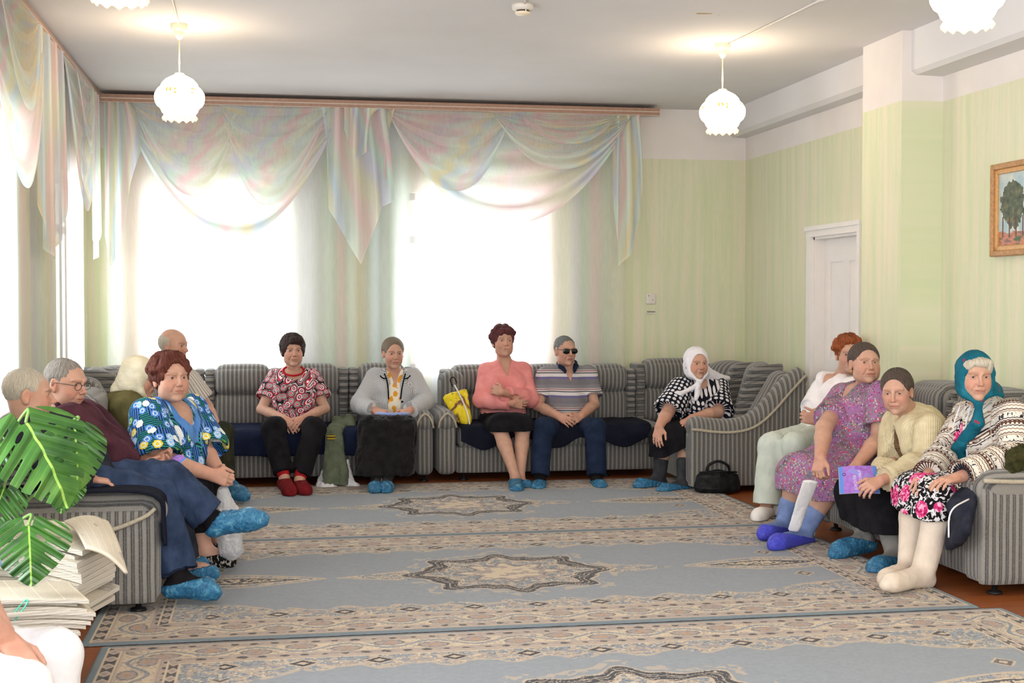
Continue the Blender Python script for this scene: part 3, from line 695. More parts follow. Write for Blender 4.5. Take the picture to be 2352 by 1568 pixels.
    def pattern(s, V):
        """cloth coordinates: across and up on the trunk, around and along on the limbs"""
        if getattr(s, 'planar', None) is not None:
            o, sd, fr = s.planar; d = V - o; return np.stack([d @ sd + .5 * (d @ fr), .8 * (d @ fr) - d[:, 2], d[:, 0] * 0], 1)
        best = np.full(len(V), 1e9); uv = np.zeros((len(V), 3)); offs = []
        for i, (a, b, ra, rb, sd) in enumerate(s.axes):
            d = b - a; L = np.linalg.norm(d) + 1e-9; off = 0
            for (a2, b2, *_), o2 in zip(s.axes[:i], offs):
                if np.allclose(b2, a): off = o2 + np.linalg.norm(b2 - a2)
            offs.append(off); t = np.clip((V - a) @ d / L ** 2, -.3, 1.3); tc = np.clip(t, 0, 1)
            q = V - a - tc[:, None] * d; r = ra + (rb - ra) * tc; dist = np.linalg.norm(q, axis=1) - r - (.03 if sd is not None else 0)
            m = dist < best; best = np.where(m, dist, best)
            if sd is not None:
                a0 = [x for x in s.axes if x[4] is not None][0]; up = unit(a0[1] - a0[0]); d0 = V - a0[0]; fr = np.cross(sd, up); uv[m, 0] = (d0 @ sd + .5 * (d0 @ fr))[m]; uv[m, 1] = (d0 @ up + .6 * (d0 @ fr))[m]; uv[m, 2] = 0
            else:
                dd, e1, e2 = frame(d); ang = np.arctan2(q @ e2, q @ e1); uv[m, 0] = (ang * (ra + rb) / 2)[m] + .3; uv[m, 1] = (t * L)[m] + off; uv[m, 2] = 1
        return uv
def surface_nets(F, lo, h):
    S = F < 0; n = np.array(F.shape)
    c = [S[i:n[0] - 1 + i, j:n[1] - 1 + j, k:n[2] - 1 + k] for i in (0, 1) for j in (0, 1) for k in (0, 1)]
    cnt = sum(x.astype(np.int8) for x in c); act = (cnt > 0) & (cnt < 8); I = np.argwhere(act)
    if not len(I): return np.zeros((0, 3)), np.zeros((0, 4), int)
    idx = -np.ones(act.shape, np.int64); idx[act] = np.arange(len(I)); acc = np.zeros((len(I), 3)); w = np.zeros(len(I))
    g = {(i, j, k): F[I[:, 0] + i, I[:, 1] + j, I[:, 2] + k].astype(float) for i in (0, 1) for j in (0, 1) for k in (0, 1)}
    for p in g:
        for axs in range(3):
            if p[axs]: continue
            q = list(p); q[axs] = 1; q = tuple(q); f0, f1 = g[p], g[q]; m = (f0 < 0) != (f1 < 0)
            t = np.where(m, f0 / np.where(m, f0 - f1, 1), 0); P_ = np.tile(A(p), (len(I), 1)); P_[:, axs] = t
            acc[m] += P_[m]; w[m] += 1
    V = lo + h * (I + acc / w[:, None]); Q = []
    for axs in range(3):
        o1, o2 = [(1, 2), (2, 0), (0, 1)][axs]; sl0 = [slice(1, -1)] * 3; sl0[axs] = slice(0, -1); sl1 = [slice(1, -1)] * 3; sl1[axs] = slice(1, None)
        a = S[tuple(sl0)]; b = S[tuple(sl1)]; m = a != b; E_ = np.argwhere(m); flip = a[m]
        base = E_.copy(); base[:, o1] += 1; base[:, o2] += 1   # node index of the edge start
        def cell(d1, d2): q = base.copy(); q[:, o1] -= d1; q[:, o2] -= d2; return idx[q[:, 0], q[:, 1], q[:, 2]]
        q4 = np.stack([cell(1, 1), cell(0, 1), cell(0, 0), cell(1, 0)], 1); q4[~flip] = q4[~flip][:, ::-1]; Q.append(q4)
    Q = np.concatenate(Q); Q = Q[(Q >= 0).all(1)]; return V, Q
def vnormals(V, Q):
    n = np.cross(V[Q[:, 2]] - V[Q[:, 0]], V[Q[:, 3]] - V[Q[:, 1]]); Nn = np.zeros_like(V)
    for k in range(4):
        for a in range(3): Nn[:, a] += np.bincount(Q[:, k], n[:, a], len(V))
    return Nn / (np.linalg.norm(Nn, axis=1, keepdims=True) + 1e-12)
class Multi:
    def __init__(s): s.V = []; s.Q = []; s.M = []; s.C = []; s.P = []; s.n = 0
    def add(s, V, Q, m=0, col=None, pat=None):
        Q = np.asarray(Q)
        if not len(V): return
        s.V.append(V); s.Q.append(Q + s.n); s.M.append(np.full(len(Q), m)); s.C.append(np.ones((len(V), 3)) if col is None else col * np.ones((len(V), 3))); s.P.append(np.zeros((len(V), 3)) if pat is None else pat); s.n += len(V)
    def obj(s, name, mats, parent, label=None): return mk(name, np.concatenate(s.V), np.concatenate(s.Q), mats, parent, mi=np.concatenate(s.M), col=np.concatenate(s.C), pat=np.concatenate(s.P), label=label)

# ------------------------------------------------------------------ skin, eyes, hair
n = N('skin', .55, .35); c = n.attr('Col', 'Color'); co = n.coord()
mot = n.ramp(n.noise(co, 30, 3), [(.3, (.93, .90, .88)), (.7, (1.05, 1.03, 1.02))]); n.color(n.mix(1.0, c, mot, 'MULTIPLY'))
n.b.inputs['Subsurface Weight'].default_value = .12; n.b.inputs['Subsurface Radius'].default_value = (.012, .005, .003); n.b.inputs['Subsurface Scale'].default_value = .5
n.bump(n.noise(co, 140, 3), .25, .003); M_SKIN = n.m
n = N('eye', .15, .5); n.color(n.attr('Col', 'Color')); M_EYE = n.m
def hair_mat(name, a, b):
    n = N(name, .6, .3); co = n.coord(); f = n.noise(n.attr('pat', 'Vector'), 26, 4, .7, .3); n.color(n.ramp(f, [(.32, a), (.68, b)])); n.bump(f, .9, .008); return n.m
H_DARK = hair_mat('dark_brown_hair', srgb(32, 22, 20), srgb(74, 52, 46)); H_BROWN = hair_mat('dark_brown_greying_hair', srgb(48, 38, 34), srgb(112, 94, 84)); H_RED = hair_mat('auburn_hair', srgb(66, 30, 24), srgb(128, 66, 50)); H_ORANGE = hair_mat('copper_hair', srgb(110, 48, 22), srgb(186, 102, 56))
H_GREY = hair_mat('grey_hair', srgb(112, 104, 98), srgb(180, 172, 164)); H_WHITE = hair_mat('white_hair', srgb(176, 164, 146), srgb(226, 216, 200)); H_ASH = hair_mat('ash_brown_hair', srgb(92, 78, 66), srgb(150, 134, 116)); H_BURG = hair_mat('burgundy_hair', srgb(62, 24, 30), srgb(122, 66, 66)); H_STEEL = hair_mat('steel_grey_hair', srgb(84, 84, 84), srgb(150, 150, 148))
SKIN = A(srgb(200, 158, 138)[:3])
def head_rot(yaw, pitch=0, roll=0):
    """columns: right, forward, up of the head in the room; yaw 0 looks to the camera (-Y), +90 to +X; pitch up positive"""
    y, p, r = (math.radians(v) for v in (yaw, pitch, roll))
    f = A((math.sin(y) * math.cos(p), -math.cos(y) * math.cos(p), math.sin(p))); u0 = A((0, 0, 1)); rt = unit(np.cross(f, u0)); up = np.cross(rt, f)
    rt, up = rt * math.cos(r) + up * math.sin(r), up * math.cos(r) - rt * math.sin(r); return np.stack([rt, f, up], 1)
def head(M, c, R, s=1.0, skin=SKIN, neck=None, nr=.051, wide=1.0, jowl=1.0, age=1.0, h=.0030, mouth=0., brow=None, lips=(.86, .52, .50), nose=1.0, look=0.):
    """head about .235 m tall at s = 1, centred on c"""
    c = A(c); T = lambda x, y, z: c + R @ (A((x, y, z)) * s); v = Vol(h)
    e = lambda x, y, z, rx, ry, rz, k=.012, op='u': v.ell(T(x, y, z), A((rx, ry, rz)) * s, R, k * s, op)
    w = wide
    e(0, -.018, .032, .078 * w, .094, .084); e(0, .022, .010, .070 * w, .072, .085, .02); e(0, .030, -.048, .056 * w * (jowl * .5 + .5), .060, .066, .03)
    for sx in (-1, 1):
        e(sx * .032 * w, .050, -.030, .031 * jowl, .034, .036, .02)                      # cheek
        e(sx * .038 * w * jowl, .022, -.066, .026, .034, .030, .025)                      # jaw
        e(sx * .033, .094, .010, .024, .016, .016, .012, 's')                            # socket
        v.cone(T(sx * .014, .094, .030), T(sx * .050 * w, .076, .032), .0065 * s, .005 * s, .010 * s) # brow ridge
        # ear
        e(sx * .077 * w, -.012, .000, .010, .019, .030, .006); e(sx * .085 * w, -.004, .004, .006, .012, .020, .004, 's'); e(sx * .079 * w, -.006, -.026, .008, .012, .011, .006)
        e(sx * .0325, .0745, .0108, .0146, .0142, .0138, .006)                             # lids over the eyeball
        v.ell(T(sx * .0330, .0925, .0100), A((.0125, .0125, .0050)) * s, R, .0025 * s, 's')
        e(sx * .0115 * nose, .099, -.028, .0080 * nose, .0095, .0075, .005)                # nostril wing
        v.cone(T(sx * .020, .096, -.030), T(sx * .034, .078, -.062), .0030 * s, .002 * s, .012 * s, 's')   # fold beside the mouth
    v.cone(T(0, .088, .022), T(0, .109, -.018), .0070 * s, .0095 * s, .010 * s); e(0, .112, -.022, .0105 * nose, .0115, .0095, .005)
    e(0, .080, -.055, .026, .020, .022, .012)                                             # muzzle
    v.cone(T(-.019, .090, -.051), T(.019, .090, -.051), .0055 * s, .0055 * s, .005 * s); v.cone(T(-.015, .091, -.0625), T(.015, .091, -.0625), .0065 * s, .0065 * s, .005 * s)
    v.cone(T(-.024, .098, -.0568 + mouth * .004), T(0, .1035, -.0565 - mouth * .003), .0016 * s, .0020 * s, .003 * s, 's'); v.cone(T(0, .1035, -.0565 - mouth * .003), T(.024, .098, -.0568 + mouth * .004), .0020 * s, .0016 * s, .003 * s, 's')
    e(0, .072, -.094, .024, .022, .018, .018)                                             # chin
    if neck is not None:
        nk = A(neck); v.cone(T(0, -.022, -.045), nk, nr * 1.0, nr * 1.12, .03); v.cone(nk, nk + (nk - T(0, -.02, -.05)) * .35, nr * 1.12, nr * 1.5, .03)
    V, Q = v.mesh(); L = (V - c) @ R / s; col = np.ones((len(V), 3)) * A(skin)
    def tint(m, t, a):
        m = np.clip(m, 0, 1)[:, None] * a; return col * (1 - m) + A(t) * col * m
    g = lambda x, y, z, r: np.exp(-(((np.abs(L[:, 0]) - x) ** 2 + (L[:, 1] - y) ** 2 + (L[:, 2] - z) ** 2) / r ** 2))
    col = tint(g(.042, .07, -.025, .030), (1.02, .74, .70), .8); col = tint(g(0, .115, -.024, .018), (1.0, .74, .70), .7); col = tint(g(.085, 0, 0, .03), (1.0, .72, .66), .6)
    col = tint(g(.033, .085, .010, .017), (.86, .76, .72), .30 * age); col = tint(((L[:, 1] > .085) & (np.abs(L[:, 0]) < .0215 - np.abs(L[:, 2] + .0575) * .9) & (np.abs(L[:, 2] + .0575) < .0105)).astype(float), lips, .6)
    col = tint(((L[:, 1] > .088) & (np.abs(L[:, 0]) < .0235) & (np.abs(L[:, 2] + .0568) < .0022)).astype(float), (.35, .22, .22), .9)
    bc = (.55, .45, .40) if brow is None else brow
    bz = .0335 - 12 * (np.abs(L[:, 0]) - .030) ** 2; col = tint(np.exp(-((L[:, 2] - bz) / .0042) ** 2) * (L[:, 1] > .04) * np.clip((np.abs(L[:, 0]) - .008) / .008, 0, 1) * np.clip((.056 - np.abs(L[:, 0])) / .010, 0, 1), bc, .6)
    col = tint((np.exp(-((L[:, 2] - .0158) ** 2) / .0024 ** 2) * (L[:, 1] > .05) * np.exp(-((np.abs(L[:, 0]) - .033) / .011) ** 4)), (.40, .28, .26), .75)
    M.add(V, Q, 0, col)
    for sx in (-1, 1):
        r = .0118 * s; ec = T(sx * .0325, .0745, .0108); th, ph = np.meshgrid(np.linspace(0, np.pi, 13), np.linspace(0, 2 * np.pi, 17)[:-1], indexing='ij')
        Ls = np.stack([np.sin(th) * np.cos(ph), np.cos(th), np.sin(th) * np.sin(ph)], -1).reshape(-1, 3) * r
        a = math.radians(look); Rl = np.array([[math.cos(a), math.sin(a), 0], [-math.sin(a), math.cos(a), 0], [0, 0, 1]]); Vs = ec + (Ls @ Rl.T) @ R.T
        cc = np.ones((len(Vs), 3)) * A((.70, .66, .63)); t_ = th.ravel(); cc[t_ < .62] = A((.10, .13, .13)); cc[t_ < .28] = A((.01, .01, .01))
        i, j = np.meshgrid(np.arange(12), np.arange(16), indexing='ij'); Qs = np.stack([i * 16 + j, i * 16 + (j + 1) % 16, (i + 1) * 16 + (j + 1) % 16, (i + 1) * 16 + j], -1).reshape(-1, 4)
        M.add(Vs, Qs, 1, cc)
    return T
def hair(root, c, R, s, mat, style='short', wide=1.0, vol=1.0, seed=0, label=None):
    c = A(c); T = lambda x, y, z: c + R @ (A((x, y, z)) * s); v = Vol(.0045)
    e = lambda x, y, z, rx, ry, rz, k=.012, op='u': v.ell(T(x, y, z), A((rx, ry, rz)) * s, R, k * s, op)
    w = wide; g = .010 + .012 * vol
    amp = .004
    az_f = 1
    if style == 'sides':       # bald on top
        e(0, -.022, .018, (.078 + .007) * w, .100, .082); e(0, .075, .02, .12, .085, .14, .01, 's'); e(0, -.0, .13, .10, .13, .078, .01, 's')
        amp = .002
    elif style == 'scalp':     # cropped, with forehead free
        e(0, -.020, .036, (.078 + .006) * w, .098, .088); e(0, .085, .000, .068 * w, .060, .076, .012, 's'); e(0, .03, -.09, .10, .11, .085, .01, 's'); amp = .003
        for sx in (-1, 1): e(sx * .085 * w, -.006, -.004, .020, .028, .038, .006, 's')
    else:
        e(0, -.020, .036, (.078 + g) * w, .094 + g, .086 + g); e(0, .100, .000, (.062 if style == 'short' else .068) * w, .078, (.080 if style == 'short' else .096), .012, 's'); e(0, .085, -.03, .074 * w, .060, .07, .012, 's'); e(0, .03, -.105, .11, .12, .095, .012, 's')
        if style == 'short':
            for sx in (-1, 1): e(sx * .074 * w, .018, .000, .016, .030, .038, .01); e(sx * .092 * w, -.008, -.020, .016, .018, .026, .006, 's')
            amp = .006
            rg = np.random.default_rng(seed)
            for i in range(6): x = -.052 + .09 * i / 6; e(x, .072 + .010 * math.cos(x * 20), .082 + .010 * rg.random(), .014, .016, .022, .022)
        if style == 'puffy':
            rg = np.random.default_rng(seed)
            for i in range(34):
                th = rg.uniform(0, 2 * math.pi); ph = rg.uniform(.15, 1.45); d = A((math.sin(ph) * math.cos(th) * .090 * w, math.sin(ph) * math.sin(th) * .10 - .018, math.cos(ph) * .095 + .036))
                if d[1] > .045 and d[2] < .075: continue
                e(d[0], d[1], d[2], .026, .026, .026, .012)
            amp = .007
            for sx in (-1, 1): e(sx * .090 * w, -.008, -.030, .018, .020, .028, .006, 's')
        if style == 'bun':
            e(0, -.118, .030, .038, .034, .036, .008); amp = .0015
        if style == 'bun_low': e(0, -.118, -.020, .040, .034, .040, .008); amp = .0015
        if style == 'back': amp = .0015
        if style == 'fringe': amp = .003; e(-.012, .066, .080, .056, .028, .026, .02); e(-.050, .052, .058, .020, .024, .026, .02); e(.048, .052, .064, .020, .024, .022, .02)
        if style in ('back', 'bun', 'bun_low'):
            for sx in (-1, 1): e(sx * .088 * w, .006, -.012, .020, .036, .040, .008, 's')
    def disp(V, Nn):
        L = (V - c) @ R / s; az = np.arctan2(L[:, 0], L[:, 1] + .03); po = np.arctan2(np.hypot(L[:, 0], L[:, 1] + .03), L[:, 2] - .03)
        q = np.stack([np.cos(az) * .3, np.sin(az) * .3, po * .045], 1); return amp * (.9 * fbm(q, 60, 3, seed) + .5 * fbm(L, 40, 2, seed))
    V, Q = v.mesh(disp); L = (V - c) @ R / s; az = np.arctan2(L[:, 0], L[:, 1] + .03); po = np.arctan2(np.hypot(L[:, 0], L[:, 1] + .03), L[:, 2] - .03)
    return mk('hair', V, Q, mat, root, label=label, pat=np.stack([np.cos(az), np.sin(az), po * .12], 1))

# ------------------------------------------------------------------ hands
def hand(v, w, d, nrm, th, curl=.5, s=1.0, spread=.18, thumb_in=.6, fcurl=None):
    """palm and five fingers added to volume v. w wrist, d pointing to the knuckles, nrm the way the palm faces, th towards the thumb side"""
    w = A(w); d = unit(d); nrm = unit(A(nrm) - d * (A(nrm) @ d)); t = np.cross(d, nrm); t = t if t @ A(th) > 0 else -t
    P_ = lambda a, b, c_: w + (d * a + t * b + nrm * c_) * s
    for b0, b1 in ((-.024, -.030), (-.008, -.010), (.008, .010), (.022, .026)): v.cone(P_(.012, b0 * .8, 0), P_(.078, b1, 0), .0150 * s, .0115 * s, .012 * s)
    v.cone(P_(.02, .018, .006), P_(.055, .030, .008), .016 * s, .012 * s, .012 * s)
    L = [(.026, (.040, .025, .019), .0092), (.0095, (.044, .029, .020), .0095), (-.0085, (.041, .027, .019), .0091), (-.027, (.032, .020, .017), .0080)]
    for i, (b, ln, r) in enumerate(L):
        cu = (curl if fcurl is None else fcurl[i]); ang = 0; p = P_(.080 - abs(b - .005) * .25, b, -.001); lat = spread * (b / .03)
        for j, l in enumerate(ln):
            ang += cu * (.75, 1.0, .8)[j]; dd = unit(d * math.cos(ang) + nrm * math.sin(ang) + t * lat * (1 if j == 0 else .6)); q = p + dd * l * s
            rr = r * (1 - .08 * j); v.cone(p, q, rr * s, (rr - .0006) * s, .004 * s); p = q
    p = P_(.022, .030, .008); dd = unit(d * .75 + t * .62 + nrm * .25 * thumb_in); q = p + dd * .038 * s; v.cone(p, q, .0125 * s, .0108 * s, .008 * s)
    dd2 = unit(d * .95 + t * (.35 - .35 * thumb_in) + nrm * .35 * thumb_in); q2 = q + dd2 * .030 * s; v.cone(q, q2, .0105 * s, .0092 * s, .004 * s)
    dd3 = unit(dd2 + nrm * .3 * thumb_in); v.cone(q2, q2 + dd3 * .020 * s, .0092 * s, .0080 * s, .003 * s)

# ------------------------------------------------------------------ cloth
def folds(seed, amp=.006, sc=9, dirv=(0, 0, 1), stretch=.35):
    dv = unit(dirv)
    def f(V, Nn):
        Vs = V - np.outer(V @ dv, dv) * (1 - stretch); a = fbm(Vs, sc, 3, seed); b = np.abs(vnoise(Vs + .1 * a[:, None], sc * 1.7, seed + 9)); return amp * (a - .6 * b)
    return f
def garment(name, v, mat, root, seed=0, amp=.006, sc=9, dirv=(0, 0, 1), stretch=.35, label=None, col=None, disp=None):
    V, Q = v.mesh(disp or folds(seed, amp, sc, dirv, stretch)); return mk(name, V, Q, mat, root, pat=v.pattern(V), col=col, label=label)
class Body:
    """skeleton in room coordinates. a = limb on the left of the picture, b = on the right"""
    def __init__(s, J, W=1.0, D=1.0, belly=1.0, bust=0.0, sh=.036):
        s.J = {k: A(v) for k, v in J.items()}; s.W = W; s.D = D; s.belly = belly; s.bust = bust; s.sh = sh
        j = s.J; s.side = unit(j['sb'] - j['sa']); s.up = unit(j['neck'] - j['pel']); s.fr = unit(np.cross(s.side, s.up)); s.hw = np.linalg.norm(j['sb'] - j['sa']) / 2
    def torso(s, v, g=0., k=.04, low=0.0):
        j = s.J; W, D = s.W, s.D; pel, nk = j['pel'], j['neck']; up, sd, fr = s.up, s.side, s.fr; L = np.linalg.norm(nk - pel); mid = (j['sa'] + j['sb']) / 2
        ch = pel + (nk - pel) * .66; wa = pel + (nk - pel) * .33
        v.ecap(pel - up * low, wa, (.165 * W, .125 * D), (.150 * W, .118 * D * s.belly), sd, k, grow=g); v.ecap(wa, ch, (.150 * W, .118 * D * s.belly), (.160 * W, .112 * D), sd, k, grow=g)
        v.ecap(ch, mid - up * .03, (.160 * W, .112 * D), (s.hw * .80, .075 * D), sd, k, grow=g)
        v.ell(pel + (nk - pel) * .26 + fr * .055 * D * s.belly, A((.135 * W, .10 * D * s.belly, .13)), np.stack([sd, fr, up], 1), k, grow=g * .8)
        if s.bust:
            for q in (-1, 1): v.ell(pel + (nk - pel) * .60 + fr * .085 * D + sd * q * .072 * W, A((.070, .062, .066)) * s.bust, np.stack([sd, fr, up], 1), .03, grow=g * .7)
        for t in 'ab': v.cone(nk - up * .035, j['s' + t] - up * .008, .052, s.sh + .008, .04, grow=g, ax=False)
    def arm(s, v, t, g=0., to=1.0, r=(.050, .040, .029), k=.015, flare=0.):
        """from shoulder; to: 1 = elbow, 2 = wrist (fractions allowed)"""
        j = s.J; S_, E_, W_ = j['s' + t], j['e' + t], j['w' + t]
        f = min(to, 1.0); p = S_ + (E_ - S_) * f; v.cone(S_, p, r[0], r[0] + (r[1] - r[0]) * f + flare * (to <= 1), k, grow=g)
        if to > 1: f = to - 1; v.cone(E_, E_ + (W_ - E_) * f * .35, r[1], r[1] * 1.0 + (r[2] - r[1]) * .1, k, grow=g); v.cone(E_ + (W_ - E_) * f * .35, E_ + (W_ - E_) * f, r[1] + (r[2] - r[1]) * .1, r[1] + (r[2] - r[1]) * f + flare, k, grow=g)
    def leg(s, v, t, g=0., r=(.085, .058, .036), calf=.052, k=.02, part='all', foot=True, fr_=.034):
        j = s.J; H, K, An = j['h' + t], j['k' + t], j['a' + t]
        if part in ('all', 'thigh'): v.cone(H, K, r[0], r[1], k, grow=g)
        if part in ('all', 'shin'):
            c_ = K + (An - K) * .34 ; bk = unit(np.cross(np.cross(An - K, K - H), An - K)) * -1; bk = bk if bk @ (H - K) > 0 else -bk
            v.cone(K, c_ + bk * .012, r[1] * .95, calf, k, grow=g); v.cone(c_ + bk * .012, An, calf, r[2], k, grow=g)
        if foot and part != 'thigh': s.foot(v, t, g, k, fr_)
    def foot(s, v, t, g=0., k=.015, fr_=.034):
        j = s.J; An, To = j['a' + t], j['t' + t]; d = unit(To - An); hl = An - unit(A((d[0], d[1], 0))) * .035 - A((0, 0, .045)) * (1 if An[2] < .2 else .6)
        if An[2] >= .2: dn = unit(An - j['k' + t]); hl = An + dn * .045 - d * .02
        v.cone(An, hl, .036, .030, .02, grow=g); v.cone(hl, To - d * .06, .030, fr_ + .002, .03, grow=g); v.cone(An + d * .02 , To - d * .05, .032, .028, .03, grow=g); v.cone(To - d * .07, To - d * .012, fr_, .024, .02, grow=g)
    def feet_sole(s, t): return s.J['a' + t], s.J['t' + t]
# ================================================================== sofas
def stripe_mat(name, ax, pitch=.0345, nap=1.0):
    n = N(name, .95, .05); co = n.coord(); s = n.sep(co); c = s[ax]
    wob = n.math('MULTIPLY', n.noise(n.map(co, (6, 6, 6)), 1.0, 1), .006)
    f = n.math('FRACT', n.math('DIVIDE', n.math('ADD', n.math('ADD', c, 10.0), wob), pitch))
    base = n.ramp(f, [(0.0, srgb(74, 72, 72)), (.10, srgb(74, 72, 72)), (.15, srgb(112, 109, 106)), (.24, srgb(112, 109, 106)), (.29, srgb(80, 78, 78)), (.40, srgb(82, 80, 80)), (.46, srgb(134, 130, 125)), (.62, srgb(148, 143, 136)), (.92, srgb(138, 133, 127)), (.97, srgb(76, 74, 74)), (1.0, srgb(74, 72, 72))])
    fz = n.noise(co, 160, 3, .7)
    col = n.mix(n.math('MULTIPLY', n.math('SUBTRACT', fz, .5), .55), base, srgb(240, 236, 228)); big = n.noise(co, 4, 2)
    col = n.mix(n.math('MULTIPLY', big, .25), col, srgb(104, 104, 104)); n.color(col)
    n.bump(n.math('ADD', n.math('MULTIPLY', f, .0), fz), .6, .006); n.b.inputs['Sheen Weight'].default_value = .3; return n.m
SX, SY, SZ = stripe_mat('chenille_stripe_x', 0), stripe_mat('chenille_stripe_y', 1), stripe_mat('chenille_stripe_z', 2, .052)
n = N('plain_grey_chenille', .95, .05); co = n.coord(); fz = n.noise(co, 150, 3, .7)
n.color(n.ramp(fz, [(.3, srgb(128, 122, 116)), (.7, srgb(176, 168, 158))])); n.bump(fz, .6, .006); M_CHEN = n.m
M_PIPE = flat('fluffy_beige_piping', srgb(176, 166, 148), .95, .05, .1, 90, .6)
M_FOOT = flat('black_sofa_foot', srgb(24, 22, 24), .4, .4, .05)
n = N('navy_blanket', .9, .1); co = n.coord(); n.color(n.ramp(n.noise(co, 7, 4), [(.3, srgb(22, 28, 48)), (.7, srgb(32, 40, 64))])); n.bump(n.noise(co, 14, 3), .5, .02); M_NAVY = n.m
n = N('dark_indigo_cloth', .9, .1); co = n.coord(); n.color(n.ramp(n.noise(co, 7, 4), [(.3, srgb(20, 22, 34)), (.7, srgb(30, 33, 46))])); n.bump(n.noise(co, 14, 3), .5, .02); M_INDIGO = n.m

class Place:
    """local sofa coordinates: l along the front (left to right when sitting in front of it), d from the front edge to the back, z up"""
    def __init__(s, origin, face):          # face: '-y', '-x', '+x' = direction the sitter looks
        s.o = origin; s.face = face
    def P(s, l, d, z):
        x, y, z0 = s.o
        if s.face == '-y': return (x + l, y + d, z0 + z)
        if s.face == '-x': return (x + d, y - l, z0 + z)      # left end (far) at y, runs towards the camera
        if s.face == '+x': return (x - d, y + l, z0 + z)      # runs away from the camera
    def bx(s, l0, l1, d0, d1, z0, z1, r, puff=(0, 0, 0), n=8):
        a = np.array(s.P(l0, d0, z0)); b = np.array(s.P(l1, d1, z1)); lo = np.minimum(a, b); hi = np.maximum(a, b)
        pf = puff if s.face == '-y' else (puff[1], puff[0], puff[2])
        return rbox(lo, hi, r, n, pf)
    @property
    def stripe(s): return SX if s.face == '-y' else SY
    @property
    def cross(s): return SY if s.face == '-y' else SX
def cushion_back(pl, root, l0, l1, top=.905, d0=.60, d1=.90, ruffle=.085, seat=.42):
    """one backrest section: head roll, lumbar pad and gathered side strips"""
    a, b = l0 + ruffle, l1 - ruffle; mid = seat + (top - seat) * .52
    m = MB(); m.add(*pl.bx(l0 + .02, l1 - .02, d0 + .10, d1, seat - .1, top - .03, .09))
    m.add(*pl.bx(a - .01, b + .01, d0 - .035, d1 - .03, mid - .01, top, .085, (0, .025, .012), 12))
    m.add(*pl.bx(a - .01, b + .01, d0 - .01, d1 - .1, seat - .03, mid + .015, .07, (0, .02, 0), 12))
    o = m.obj('backrest', pl.stripe, root)
    k = 9
    for s0, s1 in ((l0, a), (b, l1)):
        g = MB()
        h = (top - .035 - seat) / k
        for i in range(k):
            z = seat + h * i; g.add(*pl.bx(s0 + .004, s1 - .002, d0 - (.012 if i > 4 else -.006) + .03 * (i == k - 1), d1 - .02, z - .006, z + h + .006, .024, (0, .006, 0), 5))
        g.obj('gathered_strip', SZ, o)
def arm_roll(pl, root, l0, l1, d0, d1, h=.545, w=.0):
    m = MB(); m.add(*pl.bx(l0, l1, d0, d1, .05, h - .09, .05)); 
    m.add(*pl.bx(l0 - .012, l1 + .012, d0 - .02, d1, h - .17, h, .085, (0, .012, .01), 12))
    o = m.obj('armrest', pl.stripe, root)
    if pl.face != '-y': return
    lm = (l0 + l1) / 2; pts = []
    for t in np.linspace(-1, 1, 15): pts.append(pl.P(lm + t * (l1 - l0) * .47, d0 - .022, h - .10 + .085 * (1 - t * t) ** .5 - .03 * abs(t)))
    p = MB(); p.tube(pts, .009, 8); p.obj('piping', M_PIPE, o)
def feet(pl, root, spots, z0=0.):
    for (l, d) in spots:
        q = pl.P(l, d, 0); p = MB(); p.lathe([(0, .002), (.038, .002), (.034, .012), (.014, .018), (.012, .06), (0, .06)], (q[0], q[1], pl.o[2] + z0), 20); p.obj('foot', M_FOOT, root)
def sofa_base(pl, root, l0, l1, d0, d1, seat=.42):
    m = MB(); m.add(*pl.bx(l0, l1, d0 + .02, d1, .055, .27, .02, (0, .004, 0))); o = m.obj('base', pl.stripe, root)
def seat_cushion(pl, root, l0, l1, d0=0, d1=.66, seat=.42):
    m = MB(); m.add(*pl.bx(l0, l1, d0, d1, .26, seat, .055, (0, .015, .012), 12)); m.obj('seat_cushion', pl.stripe, root)
def swoop_arm(root, sx, x0, x1, y0):
    """end of a corner sofa: flat striped panel facing the camera, roll and wing sweeping up to the wall; sx=1 rises to the right"""
    W_ = x1 - x0; f = lambda t: x0 + W_ * t if sx > 0 else x1 - W_ * t
    top = [(0, .475), (.06, .472), (.2, .455), (.35, .450), (.5, .472), (.62, .53), (.74, .63), (.86, .75), (.97, .85), (1.0, .87)]
    poly = [(f(0.0), .05)] + [(f(t), z) for t, z in top] + [(f(1.0), .05)]
    m = MB(); V, Fq = prism_vf(poly, y0, y0 + .10, 'y'); m.add(V, Fq); o = m.obj('side_panel', SX, root, smooth=False); fixn(o); mod(o, 'BEVEL', width=.015, segments=3)
    pts = [(f(t), y0 - .006, z + .004) for t, z in top]; pts = catmull(pts, 6); p = MB(); p.tube(pts, .011, 8); p.obj('piping', M_PIPE, o)
    # padded roll on top of the panel
    rp = catmull([(f(t), y0 + .085, z + (.022 if t < .9 else .01)) for t, z in top], 6); rr = np.interp(np.linspace(0, 1, len(rp)), [0, .1, .5, .8, 1], [.055, .078, .080, .085, .06])
    m = MB(); V, Fq = tube_vf(rp, rr, 20); V[:, 1] = y0 + .085 + (V[:, 1] - (y0 + .085)) * 1.12; m.add(V, Fq); m.add(*rbox((min(f(0), f(1)), y0 + .06, .06), (max(f(0), f(1)), y0 + .17, .47), .04)); m.obj('armrest', SX, root)
